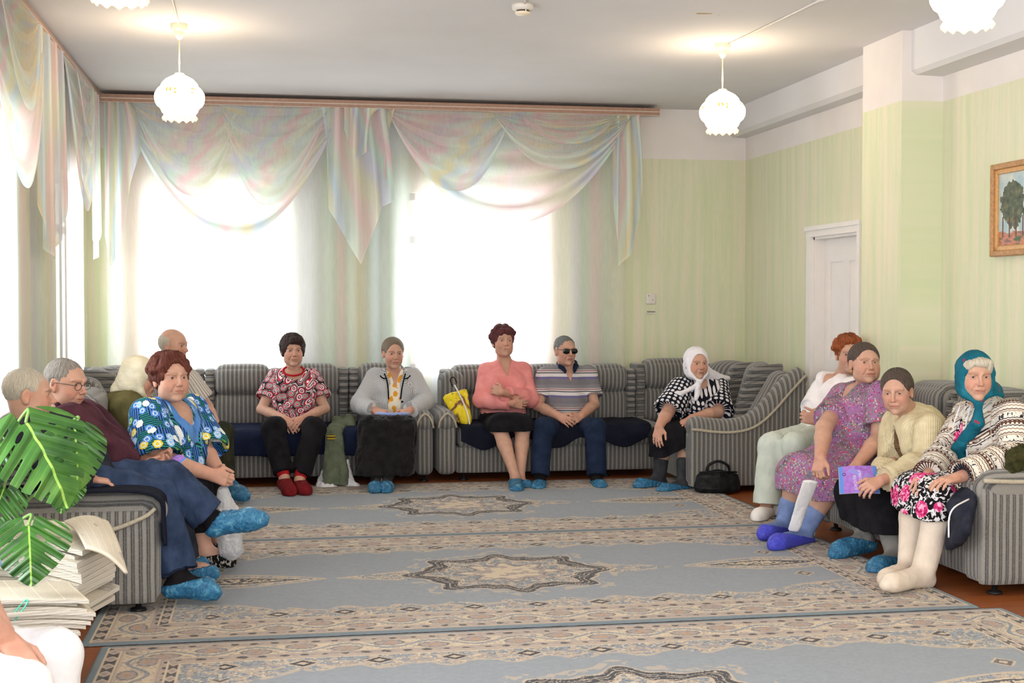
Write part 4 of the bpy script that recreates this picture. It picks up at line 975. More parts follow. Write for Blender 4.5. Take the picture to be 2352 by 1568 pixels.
def corner_pads(root, fx):
    """upholstered inside of the corner: diagonal pad, side pad, wing and the gathered bands between them"""
    for nm, a, b_, w0, w1, sd in (('corner_pad', (3.70, 10.66, .42), (3.80, 10.72, .83), (.24, .13), (.26, .11), (1, -1, 0)), ('backrest', (3.76, 10.28, .40), (3.86, 10.28, .84), (.22, .14), (.20, .11), (0, 1, 0)), ('wing', (3.70, 9.86, .42), (3.86, 9.84, .80), (.15, .16), (.14, .10), (0, 1, 0))):
        v = Vol(.012); s_ = A(sd) * (1 if fx(1) > fx(0) else A((-1, 1, 1))); v.ecap((fx(a[0]), a[1], a[2]), (fx(b_[0]), b_[1], b_[2]), w0, w1, s_, .03)
        V, Q = v.mesh(); mk(nm, V, Q, SY, root)
    for y0, yb in ((10.07, 10.10), (10.50, 10.48)):
        m = MB()
        for i in range(13):
            t = i / 12; z = .42 + t * .47; m.tube(catmull([(fx(3.54 + .16 * t ** 1.5), y0 - .02, z - .01), (fx(3.70 + .10 * t), y0, z + .012), (fx(3.97), yb, z + .02)], 4), .030, 10)
        m.obj('gathered_band', SZ, root)
def catmull(P, k=6):
    P = [np.asarray(p, float) for p in P]; Q = [2 * P[0] - P[1]] + P + [2 * P[-1] - P[-2]]; out = []
    for i in range(1, len(Q) - 2):
        for j in range(k):
            t = j / k; out.append(.5 * ((2 * Q[i]) + (-Q[i - 1] + Q[i + 1]) * t + (2 * Q[i - 1] - 5 * Q[i] + 4 * Q[i + 1] - Q[i + 2]) * t * t + (-Q[i - 1] + 3 * Q[i] - 3 * Q[i + 1] + Q[i + 2]) * t ** 3))
    out.append(Q[-2]); return np.array(out)

YF = 10.62
# ---- corner sofa at the left of the back wall
root = empty('corner_sofa', (0.0, YF, 0), 'grey striped corner sofa in the left back corner, with navy blanket on its seats', 'sofa')
pl = Place((0, YF, 0), '-y')
sofa_base(pl, root, -.62, 1.13, 0, .9)
for a, b_ in ((-.60, .07), (.07, .62), (.62, 1.12)): seat_cushion(pl, root, a + .004, b_ - .004)
for a, b_ in ((-1.10, -.53), (-.53, .08), (.08, .64), (.64, 1.20)): cushion_back(pl, root, a, b_)
arm_roll(pl, root, 1.13, 1.272, -.02, .86, .56)
feet(pl, root, [(1.20, .06), (-.3, .08), (1.2, .8)])
ret = Place((-.50, 9.66, 0), '+x')
sofa_base(ret, root, .1, 1.0, 0, .85); seat_cushion(ret, root, .12, .98)
corner_pads(root, lambda x: 2.6 - x)
swoop_arm(root, -1, -1.33, -.50, 9.60)
# ---- corner sofa at the right
root = empty('corner_sofa', (2.3, YF, 0), 'grey striped corner sofa in the right back corner, swooping end arm beside black handbag', 'sofa')
sofa_base(pl, root, 1.46, 3.22, 0, .9)
for a, b_ in ((1.47, 2.09), (2.09, 2.66), (2.66, 3.22)): seat_cushion(pl, root, a + .004, b_ - .004)
for a, b_ in ((1.42, 2.06), (2.06, 2.62), (2.62, 3.10)): cushion_back(pl, root, a, b_, .885)
cushion_back(pl, root, 3.10, 3.78, .925)
arm_roll(pl, root, 1.305, 1.455, -.02, .86, .56)
m = MB(); m.add(*rbox((1.40, YF + .45, .3), (1.60, YF + .88, .86), .10)); m.obj('wing', SX, root)
feet(pl, root, [(1.52, .06), (2.7, .08), (1.4, .8)])
ret = Place((3.10, 10.62, 0), '-x')
sofa_base(ret, root, -.2, .9, 0, .88); seat_cushion(ret, root, -.2, .88)
corner_pads(root, lambda x: x)
swoop_arm(root, 1, 3.075, 3.975, 9.60)
# ---- sofa along the right wall, near
root = empty('sofa', (3.8, 7.0, 0), 'grey striped sofa along the right wall, nearest us, where four women sit', 'sofa')
rs = Place((3.40, 8.04, 0), '-x')
sofa_base(rs, root, .02, 2.06, 0, .80)
for a, b_ in ((.18, .72), (.72, 1.26), (1.26, 1.86)): seat_cushion(rs, root, a + .004, b_ - .004)
for a, b_ in ((.14, .76), (.76, 1.34), (1.34, 1.95)): cushion_back(rs, root, a, b_, .935, .52, .80)
arm_roll(rs, root, 1.87, 2.07, -.03, .80, .60); arm_roll(rs, root, .0, .17, -.03, .56, .60)
pts = [(x, 5.955, .565 - .012 * math.sin((x - 3.37) * 5)) for x in np.linspace(3.37, 4.18, 12)]; p = MB(); p.tube(pts, .011, 8); p.obj('piping', M_PIPE, root)
m = MB(); m.add(*rbox((3.37, 5.96, .055), (4.20, 6.02, .53), .02)); o = m.obj('side_panel', SX, root)
feet(rs, root, [(2.0, .08), (.12, .08)])
# ---- sofa along the left wall, near
root = empty('sofa', (-.9, 7.4, 0), 'grey striped sofa at the left under the monstera leaves, with dark cloth over its arm', 'sofa')
ls = Place((-.50, 6.30, 0), '+x')
sofa_base(ls, root, .02, 2.55, 0, .80)
for a, b_ in ((.18, .90), (.90, 1.64), (1.64, 2.38)): seat_cushion(ls, root, a + .004, b_ - .004)
for a, b_ in ((.14, .92), (.92, 1.66), (1.66, 2.42)): cushion_back(ls, root, a, b_, .90, .52, .80)
arm_roll(ls, root, .0, .17, -.0, .80, .55); arm_roll(ls, root, 2.39, 2.56, -.0, .8, .55)
m = MB(); m.add(*rbox((-1.32, 6.272, .055), (-.51, 6.33, .48), .02)); o = m.obj('side_panel', SX, root)
pts = catmull([(-1.3, 6.265, .34), (-1.1, 6.265, .345), (-.9, 6.265, .36), (-.7, 6.265, .40), (-.56, 6.265, .455), (-.515, 6.275, .49)], 4); p = MB(); p.tube(pts, .010, 8); p.obj('piping', M_PIPE, root)
feet(ls, root, [(.06, .10), (2.5, .1)], .010)

# ---- cloths spread over the seats
def cloth(name, mat, path, w0, w1, axis, label, cat, seed=0, hem=.03, thick=.012, n=60, amp=.008, group=None, parent=None):
    """strip of cloth: profile path (d, z) extruded between w0 and w1; the last edge is wavy"""
    path = catmull([(p[0], p[1], 0) for p in path], 6)[:, :2]
    def fn(u, v):
        q = v * (len(path) - 1); i = np.clip(np.floor(q).astype(int), 0, len(path) - 2); f = q - i
        d = path[i, 0] * (1 - f) + path[i + 1, 0] * f; z = path[i, 1] * (1 - f) + path[i + 1, 1] * f
        w = w0 + (w1 - w0) * u; k = np.clip((v - .6) / .4, 0, 1)
        z = z - k * hem * (.5 + .5 * np.sin(w * 11 + seed)) + amp * np.sin(w * 37 + seed + 4 * v) * .5
        s_ = -1 if axis != '+x' else 1
        d = d - s_ * amp * np.sin(w * 29 + seed * 2 + 3 * v) * k * 1.6
        return (w, d, z) if axis == '-y' else (d, w, z)
    V, Fq, u, v = grid_vf(fn, n, 36); o = mk(name, V, Fq, mat, parent); mod(o, 'SOLIDIFY', thickness=thick, offset=1 if axis != 'zz' else -1)
    if cat: props(o, label, cat, group)
    return o
s_ = .432
cloth('seat_blanket', M_NAVY, [(YF + .56, s_ + .01), (YF + .3, s_ + .016), (YF + .04, s_ + .012), (YF - .035, s_ - .03), (YF - .045, s_ - .10), (YF - .045, s_ - .19)], -.60, 1.125, '-y', 'navy blanket spread along the seats of the left back sofa', 'blanket', 1., .015, amp=.003)
cloth('seat_blanket', M_INDIGO, [(YF + .56, s_ + .01), (YF + .3, s_ + .016), (YF + .04, s_ + .012), (YF - .035, s_ - .02), (YF - .045, s_ - .08)], 1.49, 3.05, '-y', 'dark indigo blanket with wavy edge on the seats of the right back sofa', 'blanket', 2., .10, amp=.006)
cloth('seat_blanket', M_INDIGO, [(-1.0, s_ + .01), (-.7, s_ + .014), (-.52, s_ + .01), (-.485, s_ - .02), (-.475, s_ - .2), (-.472, .12)], 6.51, 7.1, '+x', 'dark cloth hanging to the floor from the left sofa seat behind the jeans', 'blanket', 3., .02, amp=.006)
# ================================================================== fabrics
def fabric(name, rough=.9, bump=.25, bs=220):
    n = N(name, rough, .12); n.b.inputs['Sheen Weight'].default_value = .0
    n._p = n.attr('pat', 'Vector'); n._o = n.coord()
    if bump: n.bump(n.noise(n._o, bs, 2), bump, .003)
    return n
def plain(name, a, b, rough=.9, sc=14, bump=.3, bs=200): n = fabric(name, rough, bump, bs); n.color(n.ramp(n.noise(n._o, sc, 3), [(.3, a), (.7, b)])); return n.m
n = fabric('red_black_ring_print'); q = n.map(n._p, (1, 1, 0)); d = n.vor(q, 19, dims='2D', rnd=.85); cc = n.vor(q, 19, dims='2D', rnd=.85, out='Color'); s3 = n.sep(cc)
ra = n.ramp(d, [(0, srgb(214, 40, 70)), (.14, srgb(235, 232, 230)), (.22, srgb(40, 34, 40)), (.32, srgb(232, 228, 228)), (.39, srgb(60, 52, 58)), (.46, srgb(196, 50, 76)), (.54, srgb(120, 112, 116)), (.62, srgb(30, 26, 30))], 'CONSTANT')
rb = n.ramp(d, [(0, srgb(235, 232, 230)), (.10, srgb(50, 44, 48)), (.20, srgb(236, 150, 176)), (.30, srgb(240, 238, 236)), (.38, srgb(200, 46, 70)), (.50, srgb(70, 62, 66)), (.62, srgb(200, 190, 192))], 'CONSTANT')
n.color(n.mix(n.math('GREATER_THAN', s3[0], .5), ra, rb)); F_RINGS = n.m
n = fabric('houndstooth_tweed'); q = n.sep(n._p); a = n.math('GREATER_THAN', n.math('SINE', n.math('MULTIPLY', q[0], 700)), 0); b_ = n.math('GREATER_THAN', n.math('SINE', n.math('MULTIPLY', q[1], 700)), 0)
k = n.math('MULTIPLY', a, b_); k2 = n.math('GREATER_THAN', n.math('SINE', n.math('MULTIPLY', n.math('ADD', q[0], q[1]), 700)), .3); n.color(n.mix(n.math('ADD', n.math('MULTIPLY', k, .7), n.math('MULTIPLY', k2, .25)), srgb(206, 206, 208), srgb(70, 70, 76))); F_TWEED = n.m
F_PINK = plain('pink_knitwear', srgb(222, 134, 134), srgb(236, 156, 152), bs=130)
n = fabric('striped_polo_jersey'); z = n.sep(n._o)[2]; f = n.math('FRACT', n.math('DIVIDE', n.math('ADD', z, n.math('MULTIPLY', n.noise(n._o, 4, 1), .012)), .150))
n.color(n.ramp(f, [(0, srgb(122, 118, 124)), (.30, srgb(110, 104, 146)), (.42, srgb(212, 206, 206)), (.60, srgb(48, 46, 60)), (.645, srgb(206, 200, 200)), (.72, srgb(140, 48, 62)), (.76, srgb(206, 200, 200)), (.80, srgb(134, 130, 134))], 'CONSTANT')); F_POLO = n.m
n = fabric('polka_dot_satin', .6); q = n.map(n._p, (1, 1, 0)); d = n.vor(q, 25, dims='2D', rnd=.15); n.color(n.mix(n.math('LESS_THAN', d, .34), srgb(20, 22, 34), srgb(226, 222, 226))); F_DOTS = n.m
n = fabric('ditsy_floral_crepe'); q = n._o; zone = n.noise(q, 9, 3, .6)
bb = n.ramp(zone, [(.32, srgb(96, 94, 104)), (.45, srgb(140, 128, 142)), (.58, srgb(164, 112, 160)), (.72, srgb(128, 98, 142))]); d = n.vor(q, 95); cc = n.sep(n.vor(q, 95, out='Color'))
fl = n.ramp(cc[0], [(0, srgb(214, 62, 96)), (.34, srgb(178, 120, 190)), (.55, srgb(206, 202, 196)), (.72, srgb(196, 196, 130)), (.82, srgb(90, 84, 100))], 'CONSTANT'); pk = n.math('GREATER_THAN', n.noise(q, 13, 2), .47)
n.color(n.mix(n.math('MULTIPLY', n.math('LESS_THAN', d, .42), n.math('GREATER_THAN', n.math('ADD', cc[1], n.math('MULTIPLY', pk, .6)), .55)), bb, fl)); F_DITSY = n.m
n = fabric('cream_openwork_knit', bump=0); q = n.sep(n._p); w1 = n.math('ABSOLUTE', n.math('SINE', n.math('MULTIPLY', q[0], 260))); row = n.math('SINE', n.math('MULTIPLY', q[1], 170)); n.color(n.ramp(n.noise(n._o, 20, 3), [(.3, srgb(214, 198, 160)), (.7, srgb(230, 216, 180))]))
n.bump(n.math('ADD', w1, n.math('MULTIPLY', row, .4)), .5, .005); F_KNIT = n.m
n = fabric('nordic_pattern_knit'); q = n.sep(n._p); v = n.math('ADD', n.math('MULTIPLY', q[1], 1.), 5.0); u = n.math('ADD', q[0], 5.); f = n.math('FRACT', n.math('DIVIDE', v, .135))
zig = n.math('MULTIPLY', n.math('ABSOLUTE', n.math('SUBTRACT', n.math('FRACT', n.math('DIVIDE', u, .022)), .5)), .07); f2 = n.math('ADD', f, zig)
band = n.ramp(f2, [(0, srgb(222, 214, 204)), (.06, srgb(84, 56, 48)), (.10, srgb(214, 204, 190)), (.15, srgb(150, 118, 92)), (.18, srgb(224, 216, 206)), (.44, srgb(40, 36, 44)), (.48, srgb(222, 214, 204)), (.53, srgb(92, 62, 54)), (.72, srgb(214, 204, 190)), (.76, srgb(44, 38, 46)), (.80, srgb(224, 216, 206)), (.90, srgb(150, 118, 92)), (.94, srgb(224, 216, 206))], 'CONSTANT')
mv = n.comb(n.math('DIVIDE', u, .050), n.math('DIVIDE', v, .135), 0.); mot = n.math('LESS_THAN', n.noise(n.map(mv, (1, 1, 1)), 3.2, 3, .7), .44); inb = n.math('MULTIPLY', n.math('GREATER_THAN', f, .20), n.math('LESS_THAN', f, .42))
inb2 = n.math('MULTIPLY', n.math('GREATER_THAN', f, .55), n.math('LESS_THAN', f, .71)); star = n.math('LESS_THAN', n.vor(n.comb(n.math('MULTIPLY', u, 1.), n.math('MULTIPLY', v, 1.), 0.), 46, dims='2D', rnd=.1), .30)
c1 = n.mix(n.math('MULTIPLY', mot, inb), band, srgb(46, 40, 50)); n.color(n.mix(n.math('MULTIPLY', star, inb2), c1, srgb(216, 206, 192))); F_NORDIC = n.m
n = fabric('black_white_rose_print'); q = n._o; f = n.noise(q, 34, 2, .5, 1.5); bw = n.ramp(f, [(0, srgb(26, 22, 26)), (.53, srgb(222, 218, 220))], 'CONSTANT'); d = n.vor(q, 9, rnd=.9); rs_ = n.ramp(n.noise(q, 30, 2, .5, 2.), [(.35, srgb(150, 20, 80)), (.5, srgb(224, 62, 128)), (.66, srgb(244, 190, 210))]); n.color(n.mix(n.math('LESS_THAN', d, .40), bw, rs_)); F_ROSE = n.m
n = fabric('blue_teal_flower_print'); q = n.map(n._p, (1, 1, 0)); s3 = n.sep(n._p); zz = n.noise(q, 14, 2); st = n.math('GREATER_THAN', n.math('SINE', n.math('MULTIPLY', s3[1], 520)), -.1)
hat = n.mix(st, srgb(24, 44, 66), srgb(50, 136, 130)); hat2 = n.mix(n.math('GREATER_THAN', n.math('SINE', n.math('MULTIPLY', s3[0], 420)), .2), srgb(70, 120, 190), srgb(22, 34, 66)); base = n.mix(n.math('GREATER_THAN', zz, .5), hat, hat2)
d = n.vor(q, 17, dims='2D'); cc = n.sep(n.vor(q, 17, dims='2D', out='Color')); pet = n.math('ADD', d, n.math('MULTIPLY', n.noise(q, 70, 2), .25))
flw = n.ramp(cc[0], [(0, srgb(84, 138, 216)), (.42, srgb(150, 190, 232)), (.62, srgb(232, 206, 60)), (.76, srgb(236, 236, 230)), (.88, srgb(96, 160, 60))], 'CONSTANT'); flw = n.mix(n.math('LESS_THAN', n.math('ABSOLUTE', n.math('SUBTRACT', pet, .32)), .04), flw, srgb(220, 232, 240))
n.color(n.mix(n.math('LESS_THAN', pet, .50), base, flw)); F_BLUE = n.m
n = fabric('light_striped_shirting'); q = n.sep(n._p); n.color(n.mix(n.math('GREATER_THAN', n.math('SINE', n.math('MULTIPLY', q[0], 300)), .4), srgb(206, 198, 190), srgb(150, 142, 138))); F_SHIRT = n.m
n = fabric('white_orange_flower_print'); q = n.map(n._p, (1, 1, 0)); d = n.math('ADD', n.vor(q, 17, dims='2D'), n.math('MULTIPLY', n.noise(q, 50, 2), .3)); n.color(n.mix(n.math('LESS_THAN', d, .46), srgb(236, 226, 210), srgb(228, 160, 48))); F_ORANGE = n.m
n = fabric('brown_paisley_jersey'); n.color(n.ramp(n.noise(n._o, 40, 3, .5, 1.5), [(.4, srgb(92, 64, 46)), (.5, srgb(140, 112, 84)), (.6, srgb(84, 58, 44))])); F_PAIS = n.m
F_BLACK = plain('black_cloth', srgb(18, 17, 20), srgb(32, 30, 34)); F_VELVET = plain('black_velvet', srgb(14, 12, 14), srgb(30, 26, 28), .7); F_VELVET.node_tree.nodes['Principled BSDF'].inputs['Sheen Weight'].default_value = .1
F_JEAN = plain('blue_denim', srgb(38, 50, 74), srgb(56, 70, 98)); F_NAVY = plain('navy_trouser_cloth', srgb(24, 34, 54), srgb(36, 48, 72)); F_OLIVE = plain('olive_wool', srgb(84, 78, 48), srgb(106, 98, 62)); F_DKOLIVE = plain('dark_olive_cloth', srgb(38, 40, 30), srgb(56, 56, 42))
F_MAROON = plain('maroon_cotton', srgb(62, 34, 44), srgb(86, 50, 60)); F_SCRUB = plain('white_coat_cotton', srgb(236, 230, 234), srgb(246, 242, 244)); F_MINT = plain('pale_mint_trousers', srgb(196, 206, 196), srgb(212, 218, 208)); F_WHITE = plain('white_denim', srgb(226, 224, 226), srgb(240, 238, 240))
F_SKY = plain('light_blue_cotton', srgb(130, 168, 218), srgb(160, 192, 230)); F_BLUEPL = plain('cornflower_yoke_cotton', srgb(78, 128, 196), srgb(98, 146, 210)); F_DKJACK = plain('charcoal_jacket', srgb(34, 36, 48), srgb(50, 52, 62)); F_STOCK = plain('thick_cream_stocking', srgb(212, 196, 180), srgb(226, 210, 194))
F_SOCKG = plain('grey_wool_sock', srgb(116, 114, 112), srgb(140, 136, 132)); F_SOCKD = plain('dark_grey_sock', srgb(50, 50, 54), srgb(70, 70, 74)); F_SOCKB = plain('blue_sock', srgb(104, 124, 170), srgb(130, 148, 190)); F_SOCKK = plain('black_sock', srgb(20, 18, 20), srgb(34, 30, 32))
F_RED = plain('red_trim_cotton', srgb(166, 26, 34), srgb(184, 36, 44)); F_KERW = plain('white_kerchief', srgb(228, 224, 230), srgb(240, 236, 240)); F_KERC = plain('cream_kerchief', srgb(216, 204, 176), srgb(230, 220, 196))
n = fabric('teal_kerchief', .75); q = n._o; d = n.vor(q, 24); n.color(n.mix(n.math('MULTIPLY', n.math('LESS_THAN', d, .22), n.math('GREATER_THAN', n.noise(q, 6, 1), .5)), n.ramp(n.noise(q, 9, 3), [(.3, srgb(16, 84, 104)), (.7, srgb(30, 112, 132))]), srgb(150, 50, 70))); F_TEAL = n.m
n = N('blue_shoe_cover_film', .22, .6); co = n.coord(); f = n.noise(n.map(co, (1, 1, 1)), 26, 4, .6, 1.); n.color(n.ramp(f, [(.3, srgb(28, 92, 136)), (.55, srgb(52, 128, 172)), (.75, srgb(120, 190, 216))])); n.bump(n.noise(n.map(co, (1, 1, .4)), 90, 3, .6, 1.5), 1., .010); n.b.inputs['Alpha'].default_value = .93; M_COVER = n.m
M_REDSH = plain('red_slipper_felt', srgb(96, 20, 24), srgb(126, 30, 34)); M_PURSL = plain('violet_rubber_slipper', srgb(64, 66, 178), srgb(86, 88, 200), .45, 60, .6, 120); M_WSHOE = plain('white_leather_shoe', srgb(228, 222, 220), srgb(240, 236, 234), .45); M_BRSH = plain('brown_leather_shoe', srgb(120, 66, 40), srgb(150, 88, 56), .45)
n = fabric('black_woven_slipper'); q = n._o; n.color(n.mix(n.math('GREATER_THAN', n.noise(n.map(q, (1, 1, .4)), 90, 1), .56), srgb(26, 24, 24), srgb(170, 160, 150))); M_BWSL = n.m
M_FRAME = flat('dark_spectacle_metal', srgb(60, 50, 46), .3, .5); M_SUN = flat('dark_sunglass_plastic', srgb(14, 10, 12), .12, .7); M_GOLD = flat('gold', srgb(220, 170, 80), .25, .6)
n = N('purple_brochure_cover', .3, .4); q = n.attr('pat', 'Vector'); s3 = n.sep(q); f = n.noise(q, 4, 2, .5, 1.2)
c0 = n.ramp(f, [(.3, srgb(150, 96, 190)), (.5, srgb(172, 124, 214)), (.7, srgb(140, 150, 226))]); edge = n.math('MAXIMUM', n.math('LESS_THAN', s3[0], .10), n.math('GREATER_THAN', s3[0], .88)); n.color(n.mix(edge, c0, srgb(96, 140, 220))); M_BROC = n.m
M_PAPER = flat('brochure_paper', srgb(226, 220, 226), .6, .3, .03); M_WTXT = flat('white_print', srgb(236, 230, 244), .5, .3, .01); M_DKINK = flat('dark_print', srgb(80, 70, 120), .5, .3, .01)

# ================================================================== people
p = lambda x, y, Y: PX(x, y, Y=Y)
def person(label, J, hd, hands, B_kw={}, skin=SKIN, legs='full', base=None, arm_r=(.050, .040, .029), leg_r=(.085, .058, .036), calf=.052, group=None):
    B = Body(J, **B_kw); j = B.J; bx = (j['aa'] + j['ab']) / 2 if base is None else A(base)
    root = empty('person', (float(bx[0]), float(bx[1]), 0), label, 'person', group)
    M = Multi(); R = head_rot(hd.get('yaw', 0), hd.get('pitch', 0), hd.get('roll', 0)); s = hd.get('s', 1.0)
    c = j['head']; kw = {k: v for k, v in hd.items() if k in ('wide', 'jowl', 'age', 'mouth', 'brow', 'lips', 'nose', 'nr', 'look', 'h')}
    T = head(M, c, R, s, skin, neck=j['neck'], **kw)
    v = Vol(.0045)
    for t in 'ab':
        B.arm(v, t, 0, 2.0, arm_r)
        if hands.get(t): h_ = dict(hands[t]); hand(v, j['w' + t], h_.pop('d'), h_.pop('n'), h_.pop('th'), **h_)
    V, Q = v.mesh(); col = np.ones((len(V), 3)) * A(skin)
    for t in 'ab': w_ = np.exp(-((V - j['w' + t]) ** 2).sum(1) / .13 ** 2); col *= 1 - w_[:, None] * A((.0, .10, .12))
    M.add(V, Q, 0, col)
    v = Vol(.009); B.torso(v, 0.)
    for t in 'ab': B.leg(v, t, 0., leg_r, calf)
    V, Q = v.mesh(); M.add(V, Q, 0, np.ones((len(V), 3)) * A(skin)); M.obj('body', [M_SKIN, M_EYE], root)
    return root, B, R, s, T
def trousers(root, B, mat, name='trousers', g=.012, r=(.090, .068, .060), hem=(.96, .96), seed=1, flare=0., amp=.007, h=.008, calf=.062, kk=.03):
    v = Vol(h); j = B.J; v.ecap(j['pel'] - B.up * .02, j['pel'] + B.up * .05, (.17 * B.W, .13 * B.D), (.155 * B.W, .12 * B.D), B.side, .04, grow=g)
    for t, e in zip('ab', hem):
        K, An = j['k' + t], j['a' + t]; En = K + (An - K) * (e + .12); v.cone(j['h' + t], K, r[0], r[1], kk, grow=g); v.cone(K, En, r[1], r[2] + flare, kk, grow=g); d = unit(An - K); v.cut(K + (An - K) * e, d) if False else None
    # hems are cut locally so the other limbs keep their length
    for t, e in zip('ab', hem):
        K, An = j['k' + t], j['a' + t]; c = K + (An - K) * e; d = unit(An - K); m = .13 + flare
        v.fn(lambda X, Y, Z, c=c, d=d: -((X - c[0]) * d[0] + (Y - c[1]) * d[1] + (Z - c[2]) * d[2]), c + d * .075 - m, c + d * .075 + m, .004, 's') if False else v.put(lambda X, Y, Z, c=c, d=d, m=m: np.maximum(-((X - c[0]) * d[0] + (Y - c[1]) * d[1] + (Z - c[2]) * d[2]), np.sqrt((X - c[0] - d[0] * .07) ** 2 + (Y - c[1] - d[1] * .07) ** 2 + (Z - c[2] - d[2] * .07) ** 2) - m), c - m - .05, c + m + .1, .004, 's')
    return garment(name, v, mat, root, seed, amp, 10, unit(j['aa'] - j['ka']), .4)
def top_vol(B, g=.012, sleeves=(.95, .95), sr=(.056, .056, .044), flare=.012, low=.0, h=.008, k=.035):
    v = Vol(h)
    for t, e in zip('ab', sleeves):
        if e > 0: B.arm(v, t, g, e, sr, .025, flare)
    v.na = len(v.p); B.torso(v, g, k, low); return v
def cuff_cut(v, B, sleeves, m=.085):
    j = B.J
    for t, e in zip('ab', sleeves):
        a, b = (j['s' + t], j['e' + t]) if e <= 1 else (j['e' + t], j['w' + t]); f = e if e <= 1 else e - 1; d = unit(b - a); c = a + (b - a) * f
        v.put(lambda X, Y, Z, c=c, d=d: np.maximum(-((X - c[0]) * d[0] + (Y - c[1]) * d[1] + (Z - c[2]) * d[2]), np.sqrt((X - c[0] - d[0] * m * .6) ** 2 + (Y - c[1] - d[1] * m * .6) ** 2 + (Z - c[2] - d[2] * m * .6) ** 2) - m), c - m * 1.6, c + m * 1.6, .004, 's'); v.p.insert(v.na, v.p.pop()); v.na += 1
def neck_cut(v, B, w=.075, drop=.05, fwd=.10, k=.01, kind='scoop'):
    j = B.J; nk = j['neck']; fr = B.fr; R3 = np.stack([B.side, fr, B.up], 1)
    if kind == 'scoop': v.ell(nk + B.up * (.035 - drop * .2) + fr * fwd * .5, (w, fwd + .03, .035 + drop), R3, k, 's')
    else:   # V
        v.ell(nk + B.up * .05 + fr * .02, (w * .9, .09, .06), R3, k, 's')
        def wedge(X, Y, Z):
            px, py, pz = X - nk[0], Y - nk[1], Z - nk[2]; u = px * B.side[0] + py * B.side[1] + pz * B.side[2]; f = px * fr[0] + py * fr[1] + pz * fr[2]; q = px * B.up[0] + py * B.up[1] + pz * B.up[2]
            return np.maximum(np.abs(u) - w * .95 * (q + drop * 1.25) / (drop * 1.25 + .03), .02 - f)
        v.put(wedge, nk - (.14, .14, .02) - B.up * drop * 1.3 + fr * .08, nk + A((.14, .14, .06)) + fr * .10, .006, 's')
def skirt(root, B, mat, hem, g=.015, r=(.105, .072), name='skirt', seed=3, nn=5, amp=.006, fwd=.02, hemr=.06, h=.008, back=0.0, spread=1.0, sc=10, kf=.05):
    """hem: height of the hem above the floor (or pair a, b)"""
    v = Vol(h); j = B.J; v.ecap(j['pel'] - B.up * .02, j['pel'] + B.up * .05, (.172 * B.W, .13 * B.D), (.155 * B.W, .12 * B.D), B.side, .04, grow=g)
    ha, hb = (hem, hem) if np.isscalar(hem) else hem; z0 = min(ha, hb)
    for t in np.linspace(0, 1, nn):
        H = j['ha'] * (1 - t) + j['hb'] * t; K = j['ka'] * (1 - t) + j['kb'] * t; ce = (j['ka'] + j['kb']) / 2; v.cone(H, K, r[0], r[1], kf, grow=g)
        hz = ha * (1 - t) + hb * t; Bt = (j['aa'] * (1 - t) + j['ab'] * t - (j['aa'] + j['ab']) / 2) * spread + (j['aa'] + j['ab']) / 2
        dz = max((K[2] - hz) / max(K[2] - Bt[2], .01), 0.02); En = K + (Bt - K) * min(dz, 1.1); En = ce + (K - ce) * spread + (En - K) + B.fr * fwd * dz; En[2] = hz - .05; v.cone(K, En, r[1], hemr, kf, grow=g)
    v.planar = (j['pel'], B.side, unit(A((B.fr[0], B.fr[1], 0))))
    a, b = j['ka'], j['kb']; w = b - a; w2 = A((w[0], w[1], 0)); L2 = max(w2 @ w2, 1e-6)
    v.put(lambda X, Y, Z: Z - (ha + (hb - ha) * np.clip(((X - a[0]) * w2[0] + (Y - a[1]) * w2[1]) / L2, 0, 1)), None, None, .004, 's')
    return garment(name, v, mat, root, seed, amp, sc, (0, 0, 1), .3)
def sock(root, B, t, mat, frac=.7, g=.006, foot=True, name='sock', r=(.05, .040)):
    v = Vol(.006); j = B.J; K, An = j['k' + t], j['a' + t]; v.cone(K + (An - K) * frac, An, r[0], r[1], .02, grow=g - .004)
    if foot: B.foot(v, t, g)
    v.put(lambda X, Y, Z: (X - P0[0]) * d0[0] + (Y - P0[1]) * d0[1] + (Z - P0[2]) * d0[2], None, None, .004, 's') if False else None
    return garment(name, v, mat, root, 5, .0015, 30)
def shoe(root, B, t, mat, name='shoe', g=.012, top=.055, h=.006, amp=.0, sc=40, open_=True, label=None, fr_=.036):
    """foot shape grown; everything above the opening removed"""
    v = Vol(h); j = B.J; An, To = j['a' + t], j['t' + t]; d = unit(To - An); flatd = unit(A((d[0], d[1], 0))); B.foot(v, t, g, fr_=fr_)
    if An[2] < .2: n_ = unit(A((0, 0, 1)) - flatd * .22); c = A((An[0], An[1], 0)) + A((0, 0, An[2] + top - .080)); fl = min(.004, 1)
    else: sh = unit(An - j['k' + t]); n_ = unit(-sh - d * .22); c = An + sh * (.0) + n_ * (top - .075)
    v.put(lambda X, Y, Z: -((X - c[0]) * n_[0] + (Y - c[1]) * n_[1] + (Z - c[2]) * n_[2]), None, None, .008, 's')
    if An[2] < .2: v.put(lambda X, Y, Z: Z - .013, None, None, .003, 's')
    dp = (lambda V, Nn: amp * np.abs(fbm(V, sc, 2, 3))) if amp else None
    return garment(name, v, mat, root, 7, .0, label=label, disp=dp or (lambda V, Nn: 0 * V[:, 0]))
def cover(root, B, t, label=None): return shoe(root, B, t, M_COVER, 'shoe_cover', .013, .062, .005, .005, 48, label=label)
